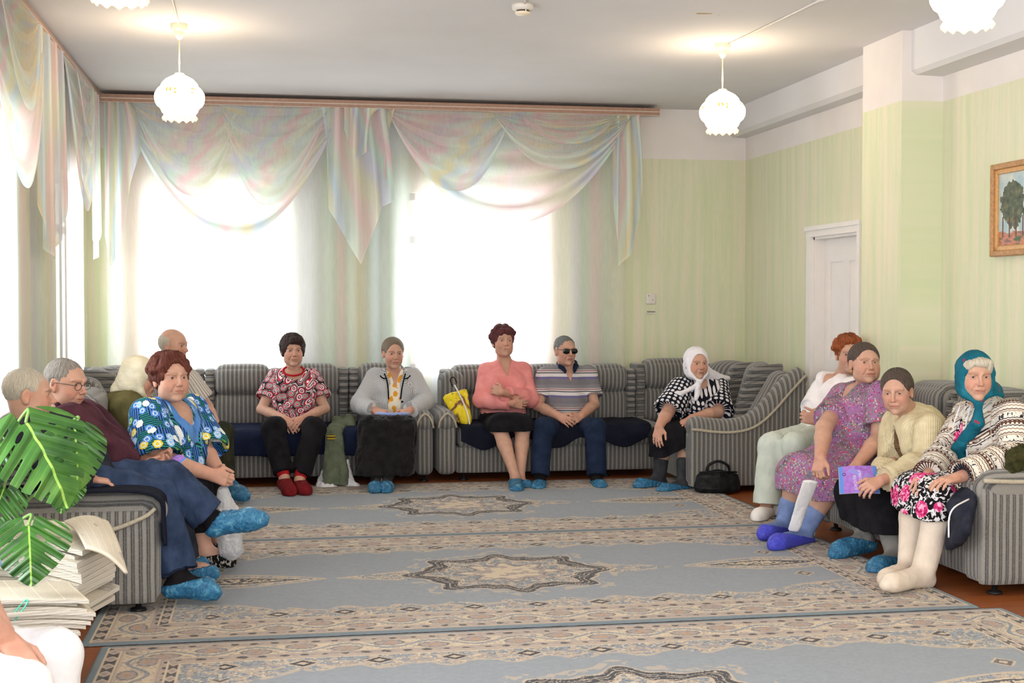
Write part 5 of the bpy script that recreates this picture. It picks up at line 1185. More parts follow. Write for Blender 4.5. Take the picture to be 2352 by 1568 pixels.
def kerchief(root, c, R, s, mat, tailpts=None, back=None, seed=0, knot=True, wide=1.0, open_=(.060, .088), chin=True):
    T = lambda x, y, z: A(c) + R @ (A((x, y, z)) * s); v = Vol(.005); e = lambda x, y, z, rx, ry, rz, k=.012, op='u': v.ell(T(x, y, z), A((rx, ry, rz)) * s, R, k * s, op)
    e(0, -.022, .034, .096 * wide, .114, .104); e(0, -.030, -.045, .088 * wide, .095, .085, .03)
    if chin:
        for q in (-1, 1): v.cone(T(q * .076 * wide, .015, .02), T(q * .060, .045, -.075), .020 * s, .018 * s, .02); v.cone(T(q * .060, .045, -.075), T(0, .075, -.128), .018 * s, .016 * s, .02)
    e(0, .080, -.008, open_[0] * wide, .085, open_[1], .006, 's'); e(0, .115, .0, .075, .06, .078, .006, 's')
    if back is not None: v.chain([T(0, -.06, -.03)] + [A(q) for q in back[0]], [.075 * s] + list(back[1]), .03)
    if knot:
        kx = T(0, .070, -.130); v.ell(kx, A((.022, .018, .018)) * s, R, .008)
        for pts, rr in (tailpts or []): v.chain([kx] + [A(q) for q in pts], [.014] + list(rr), .012)
    amp = .004; return garment('headscarf', v, mat, root, seed, amp, 22, R[:, 1], .6)
fw = lambda B, t, tgt: unit(A(tgt) - B['w' + t])

# ---- woman in the red and black ring blouse
J = dict(head=p(672, 806, 10.93), neck=p(674, 848, 11.02), pel=p(674, 960, 11.0), sa=p(634, 868, 11.03), sb=p(716, 866, 11.03), ea=p(601, 940, 10.92), eb=p(746, 938, 10.92), wa=p(655, 962, 10.66), wb=p(698, 960, 10.66),
         ha=p(650, 981, 10.95), hb=p(698, 981, 10.95), ka=p(627, 985, 10.42), kb=p(722, 985, 10.42), aa=p(653, 1098, 10.22), ab=p(688, 1102, 10.20), ta=p(668, 1136, 9.93), tb=p(704, 1134, 9.95))
root, B, R, s, T = person('person in red, black and white ring-patterned blouse and black trousers, hands folded', J, dict(yaw=8, pitch=-3, s=1.03, jowl=1.1), dict(a=dict(d=p(676, 992, 10.52) - J['wa'], n=(.5, .3, -.8), th=(.4, -.6, .6), curl=.25), b=dict(d=p(670, 988, 10.50) - J['wb'], n=(-.5, .3, -.8), th=(-.4, -.6, .6), curl=.3)), dict(W=1.12, D=1.1, bust=1.1))
hair(root, J['head'], R, s, H_DARK, 'short', vol=1.0, seed=1)
v = top_vol(B, .014, (.62, .62), (.062, .066, .05), .014); neck_cut(v, B, .078, .075, .13); cuff_cut(v, B, (.66, .66), .10); o = garment('blouse', v, F_RINGS, root, 11, .006)
for t in 'ab':
    a, b = B.J['s' + t], B.J['e' + t]; c = a + (b - a) * .66; _, u1, u2 = frame(b - a); m = MB(); m.tube([c + (u1 * math.cos(q) + u2 * math.sin(q)) * .078 for q in np.linspace(0, 2 * np.pi, 24)[:-1]], .006, 8, closed=True); m.obj('sleeve_trim', F_RED, o)
nk = B.J['neck']; pts = [nk + B.side * .082 * math.sin(q) + B.fr * (.055 + .065 * (1 + math.cos(q)) / 2) + B.up * (.030 - .080 * (1 + math.cos(q)) / 2) for q in np.linspace(-2.4, 2.4, 24)]
m = MB(); m.tube(pts, .008, 8); m.obj('neckline_trim', F_RED, o)
trousers(root, B, F_BLACK, hem=(.90, .92), r=(.088, .076, .062), seed=2)
shoe(root, B, 'a', M_REDSH, 'slipper', .014, .070); shoe(root, B, 'b', M_REDSH, 'slipper', .014, .070)
sock(root, B, 'a', F_RED, .85, foot=False); sock(root, B, 'b', F_RED, .85, foot=False)

# ---- woman in the houndstooth jacket
J = dict(head=p(903, 812, 10.92), neck=p(905, 854, 11.02), pel=p(900, 958, 11.0), sa=p(862, 866, 11.03), sb=p(950, 866, 11.03), ea=p(826, 928, 10.92), eb=p(978, 922, 10.92), wa=p(866, 944, 10.60), wb=p(938, 944, 10.60),
         ha=p(874, 981, 10.95), hb=p(928, 981, 10.95), ka=p(846, 982, 10.42), kb=p(938, 982, 10.42), aa=p(866, 1104, 10.25), ab=p(886, 1104, 10.25), ta=p(861, 1126, 9.98), tb=p(888, 1126, 9.98))
root, B, R, s, T = person('person in grey houndstooth jacket over orange-flowered blouse with long black velvet skirt', J, dict(yaw=8, pitch=-6, s=1.01, age=1.1), dict(a=dict(d=p(884, 955, 10.50) - J['wa'], n=(.2, .6, -.6), th=(.8, 0, .5), curl=1.1), b=dict(d=p(922, 955, 10.50) - J['wb'], n=(-.2, .6, -.6), th=(-.8, 0, .5), curl=1.1)), dict(W=1.08, D=1.05, bust=.9))
hair(root, J['head'], R, s, H_ASH, 'back', vol=.2, seed=2)
v = top_vol(B, .008, (.0, .0)); neck_cut(v, B, .05, .10, .13, kind='v'); garment('blouse', v, F_ORANGE, root, 4, .003)
v = top_vol(B, .022, (1.9, 1.9), (.056, .052, .042), .004, low=.05); nk = B.J['neck']
v.cone(nk + B.fr * .16 - B.up * .02, nk + B.fr * .20 - B.up * .34, .040, .058, .01, 's', ax=False); neck_cut(v, B, .085, .13, .14, kind='v'); cuff_cut(v, B, (1.86, 1.86), .08); jk = garment('jacket', v, F_TWEED, root, 5, .007)
for q in (-1, 1):
    m = MB(); pts = catmull([nk + B.side * q * .085 + B.fr * .085 - B.up * .015, nk + B.side * q * .070 + B.fr * .140 - B.up * .06, nk + B.side * q * .056 + B.fr * .160 - B.up * .13, nk + B.side * q * .048 + B.fr * .172 - B.up * .22], 5); m.tube(pts, .0055, 8); m.obj('lapel_braid', F_BLACK, jk)
    m = MB(); m.tube(catmull([nk + B.side * q * .070 + B.fr * .142 - B.up * .055, nk + B.side * q * .100 + B.fr * .132 - B.up * .050, nk + B.side * q * .122 + B.fr * .118 - B.up * .030], 4), .0055, 8); m.obj('lapel_braid', F_BLACK, jk)
m = MB(); m.add(*lathe_vf([(0, 0), (.009, 0), (.009, .005), (0, .006)], n=14)); bo = m.obj('button', F_BLACK, jk); bo.rotation_euler = (HP, 0, 0); bp = nk + B.side * .062 + B.fr * .168 - B.up * .24; bo.location = Vector(bp) - parent_world(jk); bo.data.transform(__import__('mathutils').Matrix.Translation(parent_world(jk)))
skirt(root, B, F_VELVET, .115, g=.010, r=(.066, .064), hemr=.080, nn=6, spread=1.45, amp=.016, sc=15, fwd=.03)
cover(root, B, 'a'); cover(root, B, 'b'); 
for t in 'ab': sock(root, B, t, F_SOCKD, .8)

# ---- woman in the pink jumper, arms crossed
J = dict(head=p(1155, 787, 10.98), neck=p(1158, 830, 11.04), pel=p(1156, 958, 11.0), sa=p(1118, 852, 11.05), sb=p(1202, 850, 11.05), ea=p(1105, 918, 10.90), eb=p(1218, 916, 10.90), wa=p(1176, 926, 10.72), wb=p(1152, 901, 10.68),
         ha=p(1132, 981, 10.95), hb=p(1182, 981, 10.95), ka=p(1146, 978, 10.42), kb=p(1201, 980, 10.42), aa=p(1184, 1096, 10.22), ab=p(1194, 1100, 10.30), ta=p(1188, 1136, 9.90), tb=p(1216, 1126, 10.08))
root, B, R, s, T = person('person in salmon pink jumper and black skirt, arms crossed, with short burgundy hair', J, dict(yaw=6, pitch=6, s=1.03, jowl=1.12), dict(a=dict(d=(.9, .1, -.1), n=(-.1, 1, .1), th=(0, 0, 1), curl=.5), b=dict(d=p(1128, 892, 10.76) - J['wb'], n=(-.2, .9, 0), th=(0, .1, 1), curl=.7)), dict(W=1.12, D=1.12, bust=1.15), calf=.056, leg_r=(.09, .064, .036))
hair(root, J['head'], R, s, H_BURG, 'puffy', vol=.5, seed=3)
v = top_vol(B, .014, (1.95, 1.86), (.056, .054, .040), .004, low=.03); neck_cut(v, B, .062, .10, .13, kind='v'); cuff_cut(v, B, (1.92, 1.80), .075); j = B.J
garment('jumper', v, F_PINK, root, 8, .005)
skirt(root, B, F_BLACK, .415, g=.014, r=(.090, .072), hemr=.07, nn=5, amp=.004, fwd=0)
cover(root, B, 'a'); cover(root, B, 'b')

# ---- man with sunglasses
J = dict(head=p(1298, 806, 10.93), neck=p(1302, 842, 11.02), pel=p(1300, 960, 11.0), sa=p(1253, 862, 11.03), sb=p(1350, 860, 11.03), ea=p(1236, 932, 10.92), eb=p(1364, 928, 10.92), wa=p(1284, 956, 10.66), wb=p(1334, 956, 10.66),
         ha=p(1274, 984, 10.95), hb=p(1328, 984, 10.95), ka=p(1248, 984, 10.40), kb=p(1366, 984, 10.40), aa=p(1240, 1100, 10.28), ab=p(1370, 1100, 10.26), ta=p(1236, 1126, 10.0), tb=p(1382, 1124, 9.98))
root, B, R, s, T = person('person in dark sunglasses and grey striped polo shirt with blue trousers', J, dict(yaw=14, pitch=-3, s=1.02, nose=1.15, nr=.062), dict(a=dict(d=p(1312, 970, 10.53) - J['wa'], n=(.6, .5, -.5), th=(0, -.4, .8), curl=.55), b=dict(d=p(1304, 968, 10.53) - J['wb'], n=(-.6, .5, -.5), th=(0, -.4, .8), curl=.6)), dict(W=1.16, D=1.15, belly=1.15, sh=.044), arm_r=(.054, .045, .034))
hair(root, J['head'], R, s, H_STEEL, 'scalp', seed=4)
v = top_vol(B, .014, (.66, .66), (.064, .066, .05), .012, low=.02); neck_cut(v, B, .055, .11, .13, kind='v'); cuff_cut(v, B, (.72, .72), .10); po = garment('polo_shirt', v, F_POLO, root, 9, .006)
nk = B.J['neck']; v = Vol(.006)
for q in (-1, 1): v.chain([nk + B.side * q * .020 - B.fr * .055 + B.up * .045, nk + B.side * q * .065 + B.fr * .0 + B.up * .030, nk + B.side * q * .062 + B.fr * .06 + B.up * .005, nk + B.side * q * .040 + B.fr * .115 - B.up * .035], [.020, .021, .021, .014], .02)
garment('collar', v, F_NAVY, po, 3, .001)
trousers(root, B, F_NAVY, hem=(.93, .93), r=(.088, .074, .062), seed=6)
cover(root, B, 'a'); cover(root, B, 'b')
for t in 'ab': sock(root, B, t, F_SOCKK, .85)
T = lambda x, y, z: J['head'] + R @ (A((x, y, z)) * s)
v = Vol(.003); 
for q in (-1, 1): v.ell(T(q * .033, .094, .006), A((.035, .010, .023)) * s, R, .004); v.cone(T(q * .062, .085, .018), T(q * .078, .0, .014), .003, .0025, .003)
v.cone(T(-.055, .094, .021), T(.055, .094, .021), .005, .005, .006); garment('sunglasses', v, M_SUN, root, 0, 0., label='dark wraparound sunglasses', disp=lambda V, Nn: 0 * V[:, 0])

# ---- woman in polka dots and white kerchief
J = dict(head=p(1600, 836, 10.08), neck=p(1604, 876, 10.2), pel=p(1612, 985, 10.28), sa=p(1562, 892, 10.15), sb=p(1650, 892, 10.25), ea=p(1534, 946, 10.02), eb=p(1648, 946, 10.05), wa=p(1514, 980, 9.88), wb=p(1588, 962, 9.90),
         ha=p(1590, 985, 10.25), hb=p(1640, 985, 10.3), ka=p(1522, 1006, 9.95), kb=p(1574, 1004, 9.92), aa=p(1514, 1100, 10.02), ab=p(1570, 1110, 9.84), ta=p(1462, 1116, 9.92), tb=p(1514, 1132, 9.72))
root, B, R, s, T = person('person in white headscarf and black blouse with white polka dots, seated at the sofa end', J, dict(yaw=4, pitch=-3, s=0.99, jowl=1.15, wide=1.04, age=1.2), dict(a=dict(d=p(1508, 1012, 9.82) - J['wa'], n=(.3, .2, -1), th=(.6, -.5, 0), curl=.45), b=dict(d=p(1560, 974, 9.84) - J['wb'], n=(0, .2, -1), th=(-.2, .7, .2), curl=.7)), dict(W=1.25, D=1.2, bust=1.2, belly=1.15), calf=.060, leg_r=(.095, .070, .042), arm_r=(.062, .050, .034))
hair(root, J['head'], R, s * .97, H_GREY, 'back', vol=.0, seed=5)
kerchief(root, J['head'], R, s, F_KERW, tailpts=[([p(1588, 892, 10.04), p(1560, 905, 10.0), p(1552, 902, 10.0)], [.016, .022, .012]), ([p(1602, 900, 10.02), p(1598, 918, 9.98)], [.022, .016])], back=([p(1640, 868, 10.25), p(1672, 868, 10.3)], [.050, .02]), open_=(.066, .096))
v = top_vol(B, .022, (.85, .85), (.072, .082, .06), .022, low=.05, h=.009); neck_cut(v, B, .05, .03, .10); cuff_cut(v, B, (.84, .84), .12); garment('blouse', v, F_DOTS, root, 12, .008)
skirt(root, B, F_BLACK, (.235, .33), g=.018, r=(.115, .085), hemr=.085, nn=5, amp=.008, fwd=0)
cover(root, B, 'a'); cover(root, B, 'b')
for t in 'ab': sock(root, B, t, F_SOCKD, .55, .008, r=(.056, .046))

# ---- medic in white
J = dict(head=p(1949, 816, 8.55), neck=p(1938, 863, 8.68), pel=p(1892, 985, 8.72), sa=p(1893, 888, 8.88), sb=p(1962, 892, 8.45), ea=p(1866, 944, 8.72), eb=p(1935, 965, 8.35), wa=p(1900, 962, 8.42), wb=p(1878, 966, 8.34),
         ha=p(1878, 995, 8.85), hb=p(1905, 995, 8.6), ka=p(1770, 1022, 8.50), kb=p(1824, 1022, 8.36), aa=p(1760, 1168, 8.45), ab=p(1806, 1160, 8.6), ta=p(1738, 1192, 8.26), tb=p(1790, 1180, 8.45))
root, B, R, s, T = person('person in white medical blouse and pale mint trousers, copper hair, arms crossed', J, dict(yaw=-14, pitch=-2, s=.98, age=.6), dict(a=dict(d=(.6, -.2, 0), n=(.2, .9, 0), th=(0, 0, 1), curl=.5), b=dict(d=p(1850, 958, 8.36) - J['wb'], n=(.2, .9, 0), th=(0, 0, 1), curl=1.0)), dict(W=1.0, D=1.0, bust=.9))
hair(root, J['head'], R, s, H_ORANGE, 'puffy', vol=.2, seed=6)
v = top_vol(B, .018, (.86, .86), (.060, .062, .05), .016, low=.10); neck_cut(v, B, .06, .10, .12, kind='v'); cuff_cut(v, B, (.88, .88), .10); garment('medical_blouse', v, F_SCRUB, root, 13, .007)
trousers(root, B, F_MINT, hem=(.93, .93), r=(.088, .070, .062), flare=.02, seed=7)
shoe(root, B, 'a', M_WSHOE, 'shoe', .014, .085); shoe(root, B, 'b', M_WSHOE, 'shoe', .014, .085)

# ---- woman in the floral dress
J = dict(head=p(1986, 836, 7.62), neck=p(1990, 883, 7.74), pel=p(1975, 1035, 7.72), sa=p(1938, 910, 7.93), sb=p(2026, 908, 7.50), ea=p(1893, 982, 7.50), eb=p(2020, 1005, 7.42), wa=p(1884, 1050, 7.24), wb=p(1970, 1065, 7.28),
         ha=p(1960, 1045, 7.85), hb=p(1990, 1050, 7.6), ka=p(1832, 1086, 7.66), kb=p(1906, 1108, 7.40), aa=p(1802, 1202, 7.74), ab=p(1846, 1222, 7.48), ta=p(1750, 1228, 7.56), tb=p(1774, 1252, 7.26))
root, B, R, s, T = person('person in purple and grey floral dress with blue socks, holding white bag', J, dict(yaw=-4, pitch=2, s=1.01, jowl=1.22, wide=1.08, look=18, brow=(.6, .48, .42)), dict(a=dict(d=p(1876, 1090, 7.20) - J['wa'], n=(.4, .2, -.4), th=(0, -1, 0), curl=.9), b=dict(d=(-.6, -.4, -.3), n=(0, 0, -1), th=(0, .6, 0), curl=.4)), dict(W=1.22, D=1.25, bust=1.35, belly=1.3), leg_r=(.10, .072, .046), calf=.068, arm_r=(.062, .050, .033))
hair(root, J['head'], R, s, H_BROWN, 'back', wide=1.04, vol=.1, seed=7)
v = top_vol(B, .018, (.70, .70), (.070, .070, .05), .014, low=.05, h=.007); neck_cut(v, B, .06, .14, .15, kind='v'); cuff_cut(v, B, (.72, .72), .11); dr = garment('dress_bodice', v, F_DITSY, root, 14, .007)
skirt(root, B, F_DITSY, (.30, .27), g=.018, r=(.13, .095), hemr=.085, nn=6, amp=.008, fwd=.0, name='dress_skirt', h=.007)
for t in 'ab': sock(root, B, t, F_SOCKB, .60, .008, r=(.060, .050)); shoe(root, B, t, M_PURSL, 'slipper', .014, .055, h=.005)
m = MB(); m.tube([T(.084, -.004, -.030 - .012 + .008 * math.cos(q)) + R[:, 1] * .008 * math.sin(q) for q in np.linspace(0, 6.28, 12)[:-1]], .0018, 6, closed=True); m.obj('earring', M_GOLD, root)

# ---- woman in the cream cardigan
J = dict(head=p(2060, 900, 7.02), neck=p(2088, 946, 7.14), pel=p(2160, 1085, 7.15), sa=p(2052, 972, 7.38), sb=p(2134, 982, 6.95), ea=p(2048, 1065, 7.20), eb=p(2134, 1062, 6.84), wa=p(2010, 1105, 7.05), wb=p(2022, 1104, 6.72),
         ha=p(2140, 1090, 7.3), hb=p(2165, 1100, 7.0), ka=p(1962, 1130, 7.20), kb=p(2018, 1146, 6.92), aa=p(1986, 1232, 7.10), ab=p(2056, 1272, 6.76), ta=p(1914, 1272, 6.98), tb=p(2004, 1312, 6.58))
root, B, R, s, T = person('person in cream knitted cardigan and black skirt leaning forward with brochure in hand', J, dict(yaw=-38, pitch=-10, roll=-3, s=1.01, age=1.3, nose=1.15, look=-5), dict(a=dict(d=(-.5, -.5, -.1), n=(0, 0, -1), th=(0, .6, 0), curl=.4), b=dict(d=p(1972, 1128, 6.66) - J['wb'], n=(-.1, .5, -.7), th=(-.3, .2, .9), curl=.75)), dict(W=1.10, D=1.15, bust=1.0), leg_r=(.085, .062, .042), calf=.052)
hair(root, J['head'], R, s, H_BROWN, 'bun_low', vol=.1, seed=8)
v = top_vol(B, .008, (.0, .0)); neck_cut(v, B, .05, .04, .10); garment('jersey_top', v, F_PAIS, root, 4, .003)
v = top_vol(B, .026, (1.95, 1.95), (.060, .058, .040), .002, low=.06, h=.007); nk = B.J['neck']; R3 = np.stack([B.side, B.fr, B.up], 1)
v.ell(nk + B.fr * .17 - B.up * .15, (.042, .09, .16), R3, .01, 's'); v.ell(nk + B.up * .04 + B.fr * .05, (.058, .08, .055), R3, .01, 's'); cuff_cut(v, B, (1.88, 1.88), .075); garment('cardigan', v, F_KNIT, root, 15, .006)
skirt(root, B, F_BLACK, (.20, .17), g=.018, r=(.115, .082), hemr=.085, nn=6, amp=.007, fwd=.0)
for t in 'ab': sock(root, B, t, F_SOCKG, .62, .008, r=(.050, .046)); cover(root, B, t)

# ---- woman in the teal kerchief
J = dict(head=p(2240, 866, 6.40), neck=p(2256, 921, 6.52), pel=p(2282, 1110, 6.55), sa=p(2222, 958, 6.74), sb=p(2326, 956, 6.32), ea=p(2172, 1048, 6.58), eb=p(2332, 1050, 6.20), wa=p(2128, 1094, 6.36), wb=p(2196, 1098, 6.08),
         ha=p(2268, 1120, 6.68), hb=p(2296, 1130, 6.42), ka=p(2098, 1132, 6.50), kb=p(2160, 1146, 6.26), aa=p(2088, 1300, 6.38), ab=p(2120, 1312, 6.20), ta=p(2026, 1332, 6.18), tb=p(2030, 1344, 6.04))
root, B, R, s, T = person('person in teal headscarf and brown white Nordic cardigan with cream stockings', J, dict(yaw=-14, pitch=-4, s=1.01, age=1.3, jowl=1.0, look=8), dict(a=dict(d=p(2108, 1112, 6.28) - J['wa'], n=(0, .2, -1), th=(0, -.8, 0), curl=.35), b=dict(d=p(2140, 1108, 6.02) - J['wb'], n=(0, .1, -1), th=(0, .8, 0), curl=.35)), dict(W=1.15, D=1.15, bust=1.0), leg_r=(.09, .066, .050), calf=.062)
hair(root, J['head'], R, s, H_WHITE, 'fringe', vol=.0, seed=9)
kerchief(root, J['head'], R, s, F_TEAL, tailpts=[([J['head'] + R @ A((0, .075, -.22)), B.J['neck'] + B.fr * .17 - B.up * .22, B.J['neck'] + B.fr * .175 - B.up * .31], [.034, .040, .026])], back=([B.J['neck'] - B.fr * .05 + B.up * .03], [.07]), open_=(.064, .094), seed=4)
v = top_vol(B, .008, (.0, .0)); neck_cut(v, B, .05, .03, .10); garment('rose_blouse', v, F_ROSE, root, 4, .003)
v = top_vol(B, .026, (1.92, 1.92), (.066, .064, .050), .004, low=.10, h=.007); nk = B.J['neck']; R3 = np.stack([B.side, B.fr, B.up], 1)
v.ell(nk + B.fr * .19 - B.up * .20, (.048, .10, .19), R3, .01, 's'); v.ell(nk + B.up * .04 + B.fr * .05, (.058, .08, .055), R3, .01, 's'); cuff_cut(v, B, (1.88, 1.88), .08); cg = garment('cardigan', v, F_NORDIC, root, 16, .006)
for q in (-1, 1):
    m = MB(); m.tube(catmull([nk + B.side * q * .050 + B.fr * .10 + B.up * .0, nk + B.side * q * .060 + B.fr * .150 - B.up * .10, nk + B.side * q * .062 + B.fr * .165 - B.up * .20, nk + B.side * q * .075 + B.fr * .18 - B.up * .34], 5), .0045, 6); m.obj('zip', F_KERW, cg)
skirt(root, B, F_ROSE, (.37, .34), g=.020, r=(.115, .085), hemr=.088, nn=6, amp=.008, fwd=.0, h=.007)
v = Vol(.006)
for t in 'ab': B.leg(v, t, .008, (.09, .066, .050), .062, part='shin')
garment('stockings', v, F_STOCK, root, 3, .003, 16)

# ---- bald man in the left corner
J = dict(head=p(399, 793, 9.92), neck=p(402, 840, 10.0), pel=p(395, 965, 10.05), sa=p(436, 874, 9.78), sb=p(396, 868, 10.2), ea=p(474, 934, 9.80), eb=p(430, 950, 10.2), wa=p(496, 976, 9.74), wb=p(480, 985, 10.1),
         ha=p(410, 975, 9.9), hb=p(400, 975, 10.15), ka=p(510, 996, 9.76), kb=p(498, 1000, 10.15), aa=p(516, 1112, 9.76), ab=p(500, 1105, 10.15), ta=p(566, 1140, 9.62), tb=p(548, 1125, 10.1))
root, B, R, s, T = person('bald person in pale striped shirt and dark olive trousers, seated in the left corner', J, dict(yaw=62, pitch=-8, s=0.99, nose=1.15, nr=.062), dict(a=dict(d=p(488, 1002, 9.68) - J['wa'], n=(-.2, .2, -1), th=(0, .9, 0), curl=.8), b=dict(d=(.3, -.5, -.5), n=(0, 0, -1), th=(0, -.8, 0), curl=.5)), dict(W=1.08, D=1.1, belly=1.1, sh=.042), arm_r=(.052, .044, .032))
hair(root, J['head'], R, s, H_WHITE, 'sides', seed=10)
v = top_vol(B, .016, (.62, .62), (.064, .064, .05), .014, low=.02); neck_cut(v, B, .05, .05, .10, kind='v'); cuff_cut(v, B, (.70, .70), .10); garment('shirt', v, F_SHIRT, root, 17, .006)
trousers(root, B, F_DKOLIVE, hem=(.93, .93), r=(.098, .075, .062), seed=8); cover(root, B, 'a'); cover(root, B, 'b')

# ---- woman in the cream kerchief, olive cardigan
J = dict(head=p(322, 868, 8.55), neck=p(306, 911, 8.62), pel=p(275, 1030, 8.6), sa=p(292, 938, 8.42), sb=p(290, 935, 8.84), ea=p(330, 1010, 8.38), eb=p(320, 1010, 8.85), wa=p(385, 1045, 8.4), wb=p(380, 1040, 8.75),
         ha=p(295, 1045, 8.45), hb=p(290, 1040, 8.75), ka=p(420, 1068, 8.42), kb=p(410, 1060, 8.8), aa=p(440, 1185, 8.4), ab=p(430, 1178, 8.8), ta=p(480, 1205, 8.35), tb=p(470, 1195, 8.75))
root, B, R, s, T = person('person in cream headscarf and olive cardigan, bowed, seen from behind', J, dict(yaw=78, pitch=-14, s=0.99, age=1.3, nose=1.1), dict(a=dict(d=(.7, 0, -.2), n=(0, 0, -1), th=(0, 1, 0), curl=.4), b=dict(d=(.7, 0, -.2), n=(0, 0, -1), th=(0, -1, 0), curl=.4)), dict(W=1.15, D=1.25, bust=1.0))
hair(root, J['head'], R, s * .97, H_GREY, 'back', vol=.0, seed=11)
kerchief(root, J['head'], R, s, F_KERC, back=([J['neck'] - B.fr * .07 + B.up * .02], [.075]), open_=(.058, .082), seed=6, wide=1.04)
v = top_vol(B, .030, (1.9, 1.9), (.076, .070, .05), .004, low=.05); neck_cut(v, B, .055, .05, .10); garment('cardigan', v, F_OLIVE, root, 18, .008)
skirt(root, B, F_BLACK, .20, g=.016, r=(.11, .08), hemr=.08, nn=5); cover(root, B, 'a'); cover(root, B, 'b')

# ---- woman in the blue floral blouse
J = dict(head=p(392, 872, 7.36), neck=p(386, 929, 7.44), pel=p(368, 1085, 7.50), sa=p(340, 952, 7.22), sb=p(440, 944, 7.66), ea=p(362, 1050, 7.08), eb=p(468, 1030, 7.52), wa=p(486, 1090, 7.16), wb=p(500, 1076, 7.34),
         ha=p(370, 1092, 7.35), hb=p(385, 1085, 7.65), ka=p(448, 1112, 7.22), kb=p(478, 1092, 7.62), aa=p(470, 1262, 7.24), ab=p(496, 1232, 7.62), ta=p(534, 1290, 7.2), tb=p(548, 1262, 7.55))
root, B, R, s, T = person('person in bright blue floral blouse with cornflower yoke, hands clasped, short auburn hair', J, dict(yaw=30, pitch=2, s=1.03, jowl=1.2, wide=1.05, mouth=-1.2), dict(a=dict(d=p(514, 1098, 7.14) - J['wa'], n=(.15, .9, -.2), th=(.3, -.2, .9), curl=1.15, spread=.04, thumb_in=1.5), b=dict(d=p(516, 1110, 7.24) - J['wb'], n=(-.1, -.8, -.2), th=(.3, 0, .9), curl=1.2, spread=.04, thumb_in=1.5)), dict(W=1.22, D=1.25, bust=1.35, belly=1.25), arm_r=(.060, .047, .033), leg_r=(.09, .064, .040))
hair(root, J['head'], R, s, H_RED, 'puffy', vol=.7, wide=1.02, seed=12)
v = top_vol(B, .024, (.92, .92), (.074, .084, .06), .026, low=.10, h=.007); neck_cut(v, B, .085, .085, .15); cuff_cut(v, B, (.90, .90), .125); bl = garment('blouse', v, F_BLUE, root, 19, .008)
v = Vol(.006); B.torso(v, .027, .035); nk = B.J['neck']; R3 = np.stack([B.side, B.fr, B.up], 1); neck_cut(v, B, .085, .085, .15)
v.put(lambda X, Y, Z: np.maximum(np.sqrt((((X - nk[0]) * B.side[0] + (Y - nk[1]) * B.side[1] + (Z - nk[2]) * B.side[2]) / .125) ** 2 + (((X - nk[0]) * B.up[0] + (Y - nk[1]) * B.up[1] + (Z - nk[2]) * B.up[2] + .01) / .155) ** 2) - 1, -1) * .12, A(nk) - .6, A(nk) + .6, 0, 'i')
v.axes = v.axes; garment('yoke', v, F_BLUEPL, bl, 19, .008)
trousers(root, B, F_BLACK, 'cropped_trousers', hem=(.72, .72), r=(.095, .070, .055), seed=9)
for t in 'ab': shoe(root, B, t, M_BWSL, 'slipper', .012, .045)

# ---- man with spectacles in maroon
J = dict(head=p(152, 882, 6.92), neck=p(150, 936, 6.95), pel=p(215, 1092, 6.98), sa=p(160, 968, 6.74), sb=p(196, 955, 7.18), ea=p(262, 1048, 6.80), eb=p(290, 1035, 7.15), wa=p(318, 1078, 6.92), wb=p(348, 1062, 7.0),
         ha=p(235, 1100, 6.85), hb=p(245, 1095, 7.1), ka=p(385, 1118, 6.92), kb=p(380, 1100, 7.12), aa=p(430, 1300, 6.90), ab=p(415, 1280, 7.15), ta=p(492, 1318, 6.84), tb=p(470, 1300, 7.1))
root, B, R, s, T = person('grey-haired person in spectacles and maroon shirt reading a brochure', J, dict(yaw=58, pitch=-8, s=1.02, nose=1.2, nr=.062, age=1.2), dict(a=dict(d=(.6, .1, .0), n=(0, .6, .6), th=(.2, -.4, .9), curl=.6), b=dict(d=p(378, 1060, 6.96) - J['wb'], n=(0, -.6, .6), th=(.2, .2, .9), curl=.6)), dict(W=1.12, D=1.15, belly=1.15, sh=.044))
hair(root, J['head'], R, s, H_GREY, 'scalp', seed=13)
v = top_vol(B, .022, (1.45, 1.45), (.070, .062, .05), .006, low=.04, h=.007); neck_cut(v, B, .055, .05, .10, kind='v'); cuff_cut(v, B, (1.5, 1.5), .09); sh = garment('shirt', v, F_MAROON, root, 20, .009)
nk = B.J['neck']; v = Vol(.006)
for q in (-1, 1): v.chain([nk + B.side * q * .020 - B.fr * .055 + B.up * .045, nk + B.side * q * .066 + B.up * .028, nk + B.side * q * .060 + B.fr * .06, nk + B.side * q * .042 + B.fr * .110 - B.up * .04], [.018, .020, .020, .012], .02)
garment('collar', v, F_MAROON, sh, 3, .001)
trousers(root, B, F_DKJACK, hem=(.93, .93), r=(.092, .07, .06), seed=10); shoe(root, B, 'a', M_BRSH, 'shoe', .010, .06); cover(root, B, 'a'); cover(root, B, 'b')
T = lambda x, y, z: J['head'] + R @ (A((x, y, z)) * s)
m = MB()
for q in (-1, 1):
    m.tube([T(q * .033 + .024 * math.cos(a_), .100, .006 + .018 * math.sin(a_)) for a_ in np.linspace(0, 2 * np.pi, 25)[:-1]], .0016, 6, closed=True); m.tube([T(q * .057, .098, .012), T(q * .076, .06, .014), T(q * .084, .0, .012), T(q * .084, -.012, -.004)], .0016, 6)
m.tube([T(-.010, .102, .010), T(0, .105, .013), T(.010, .102, .010)], .0016, 6); m.obj('spectacles', M_FRAME, root, label='thin dark framed spectacles')

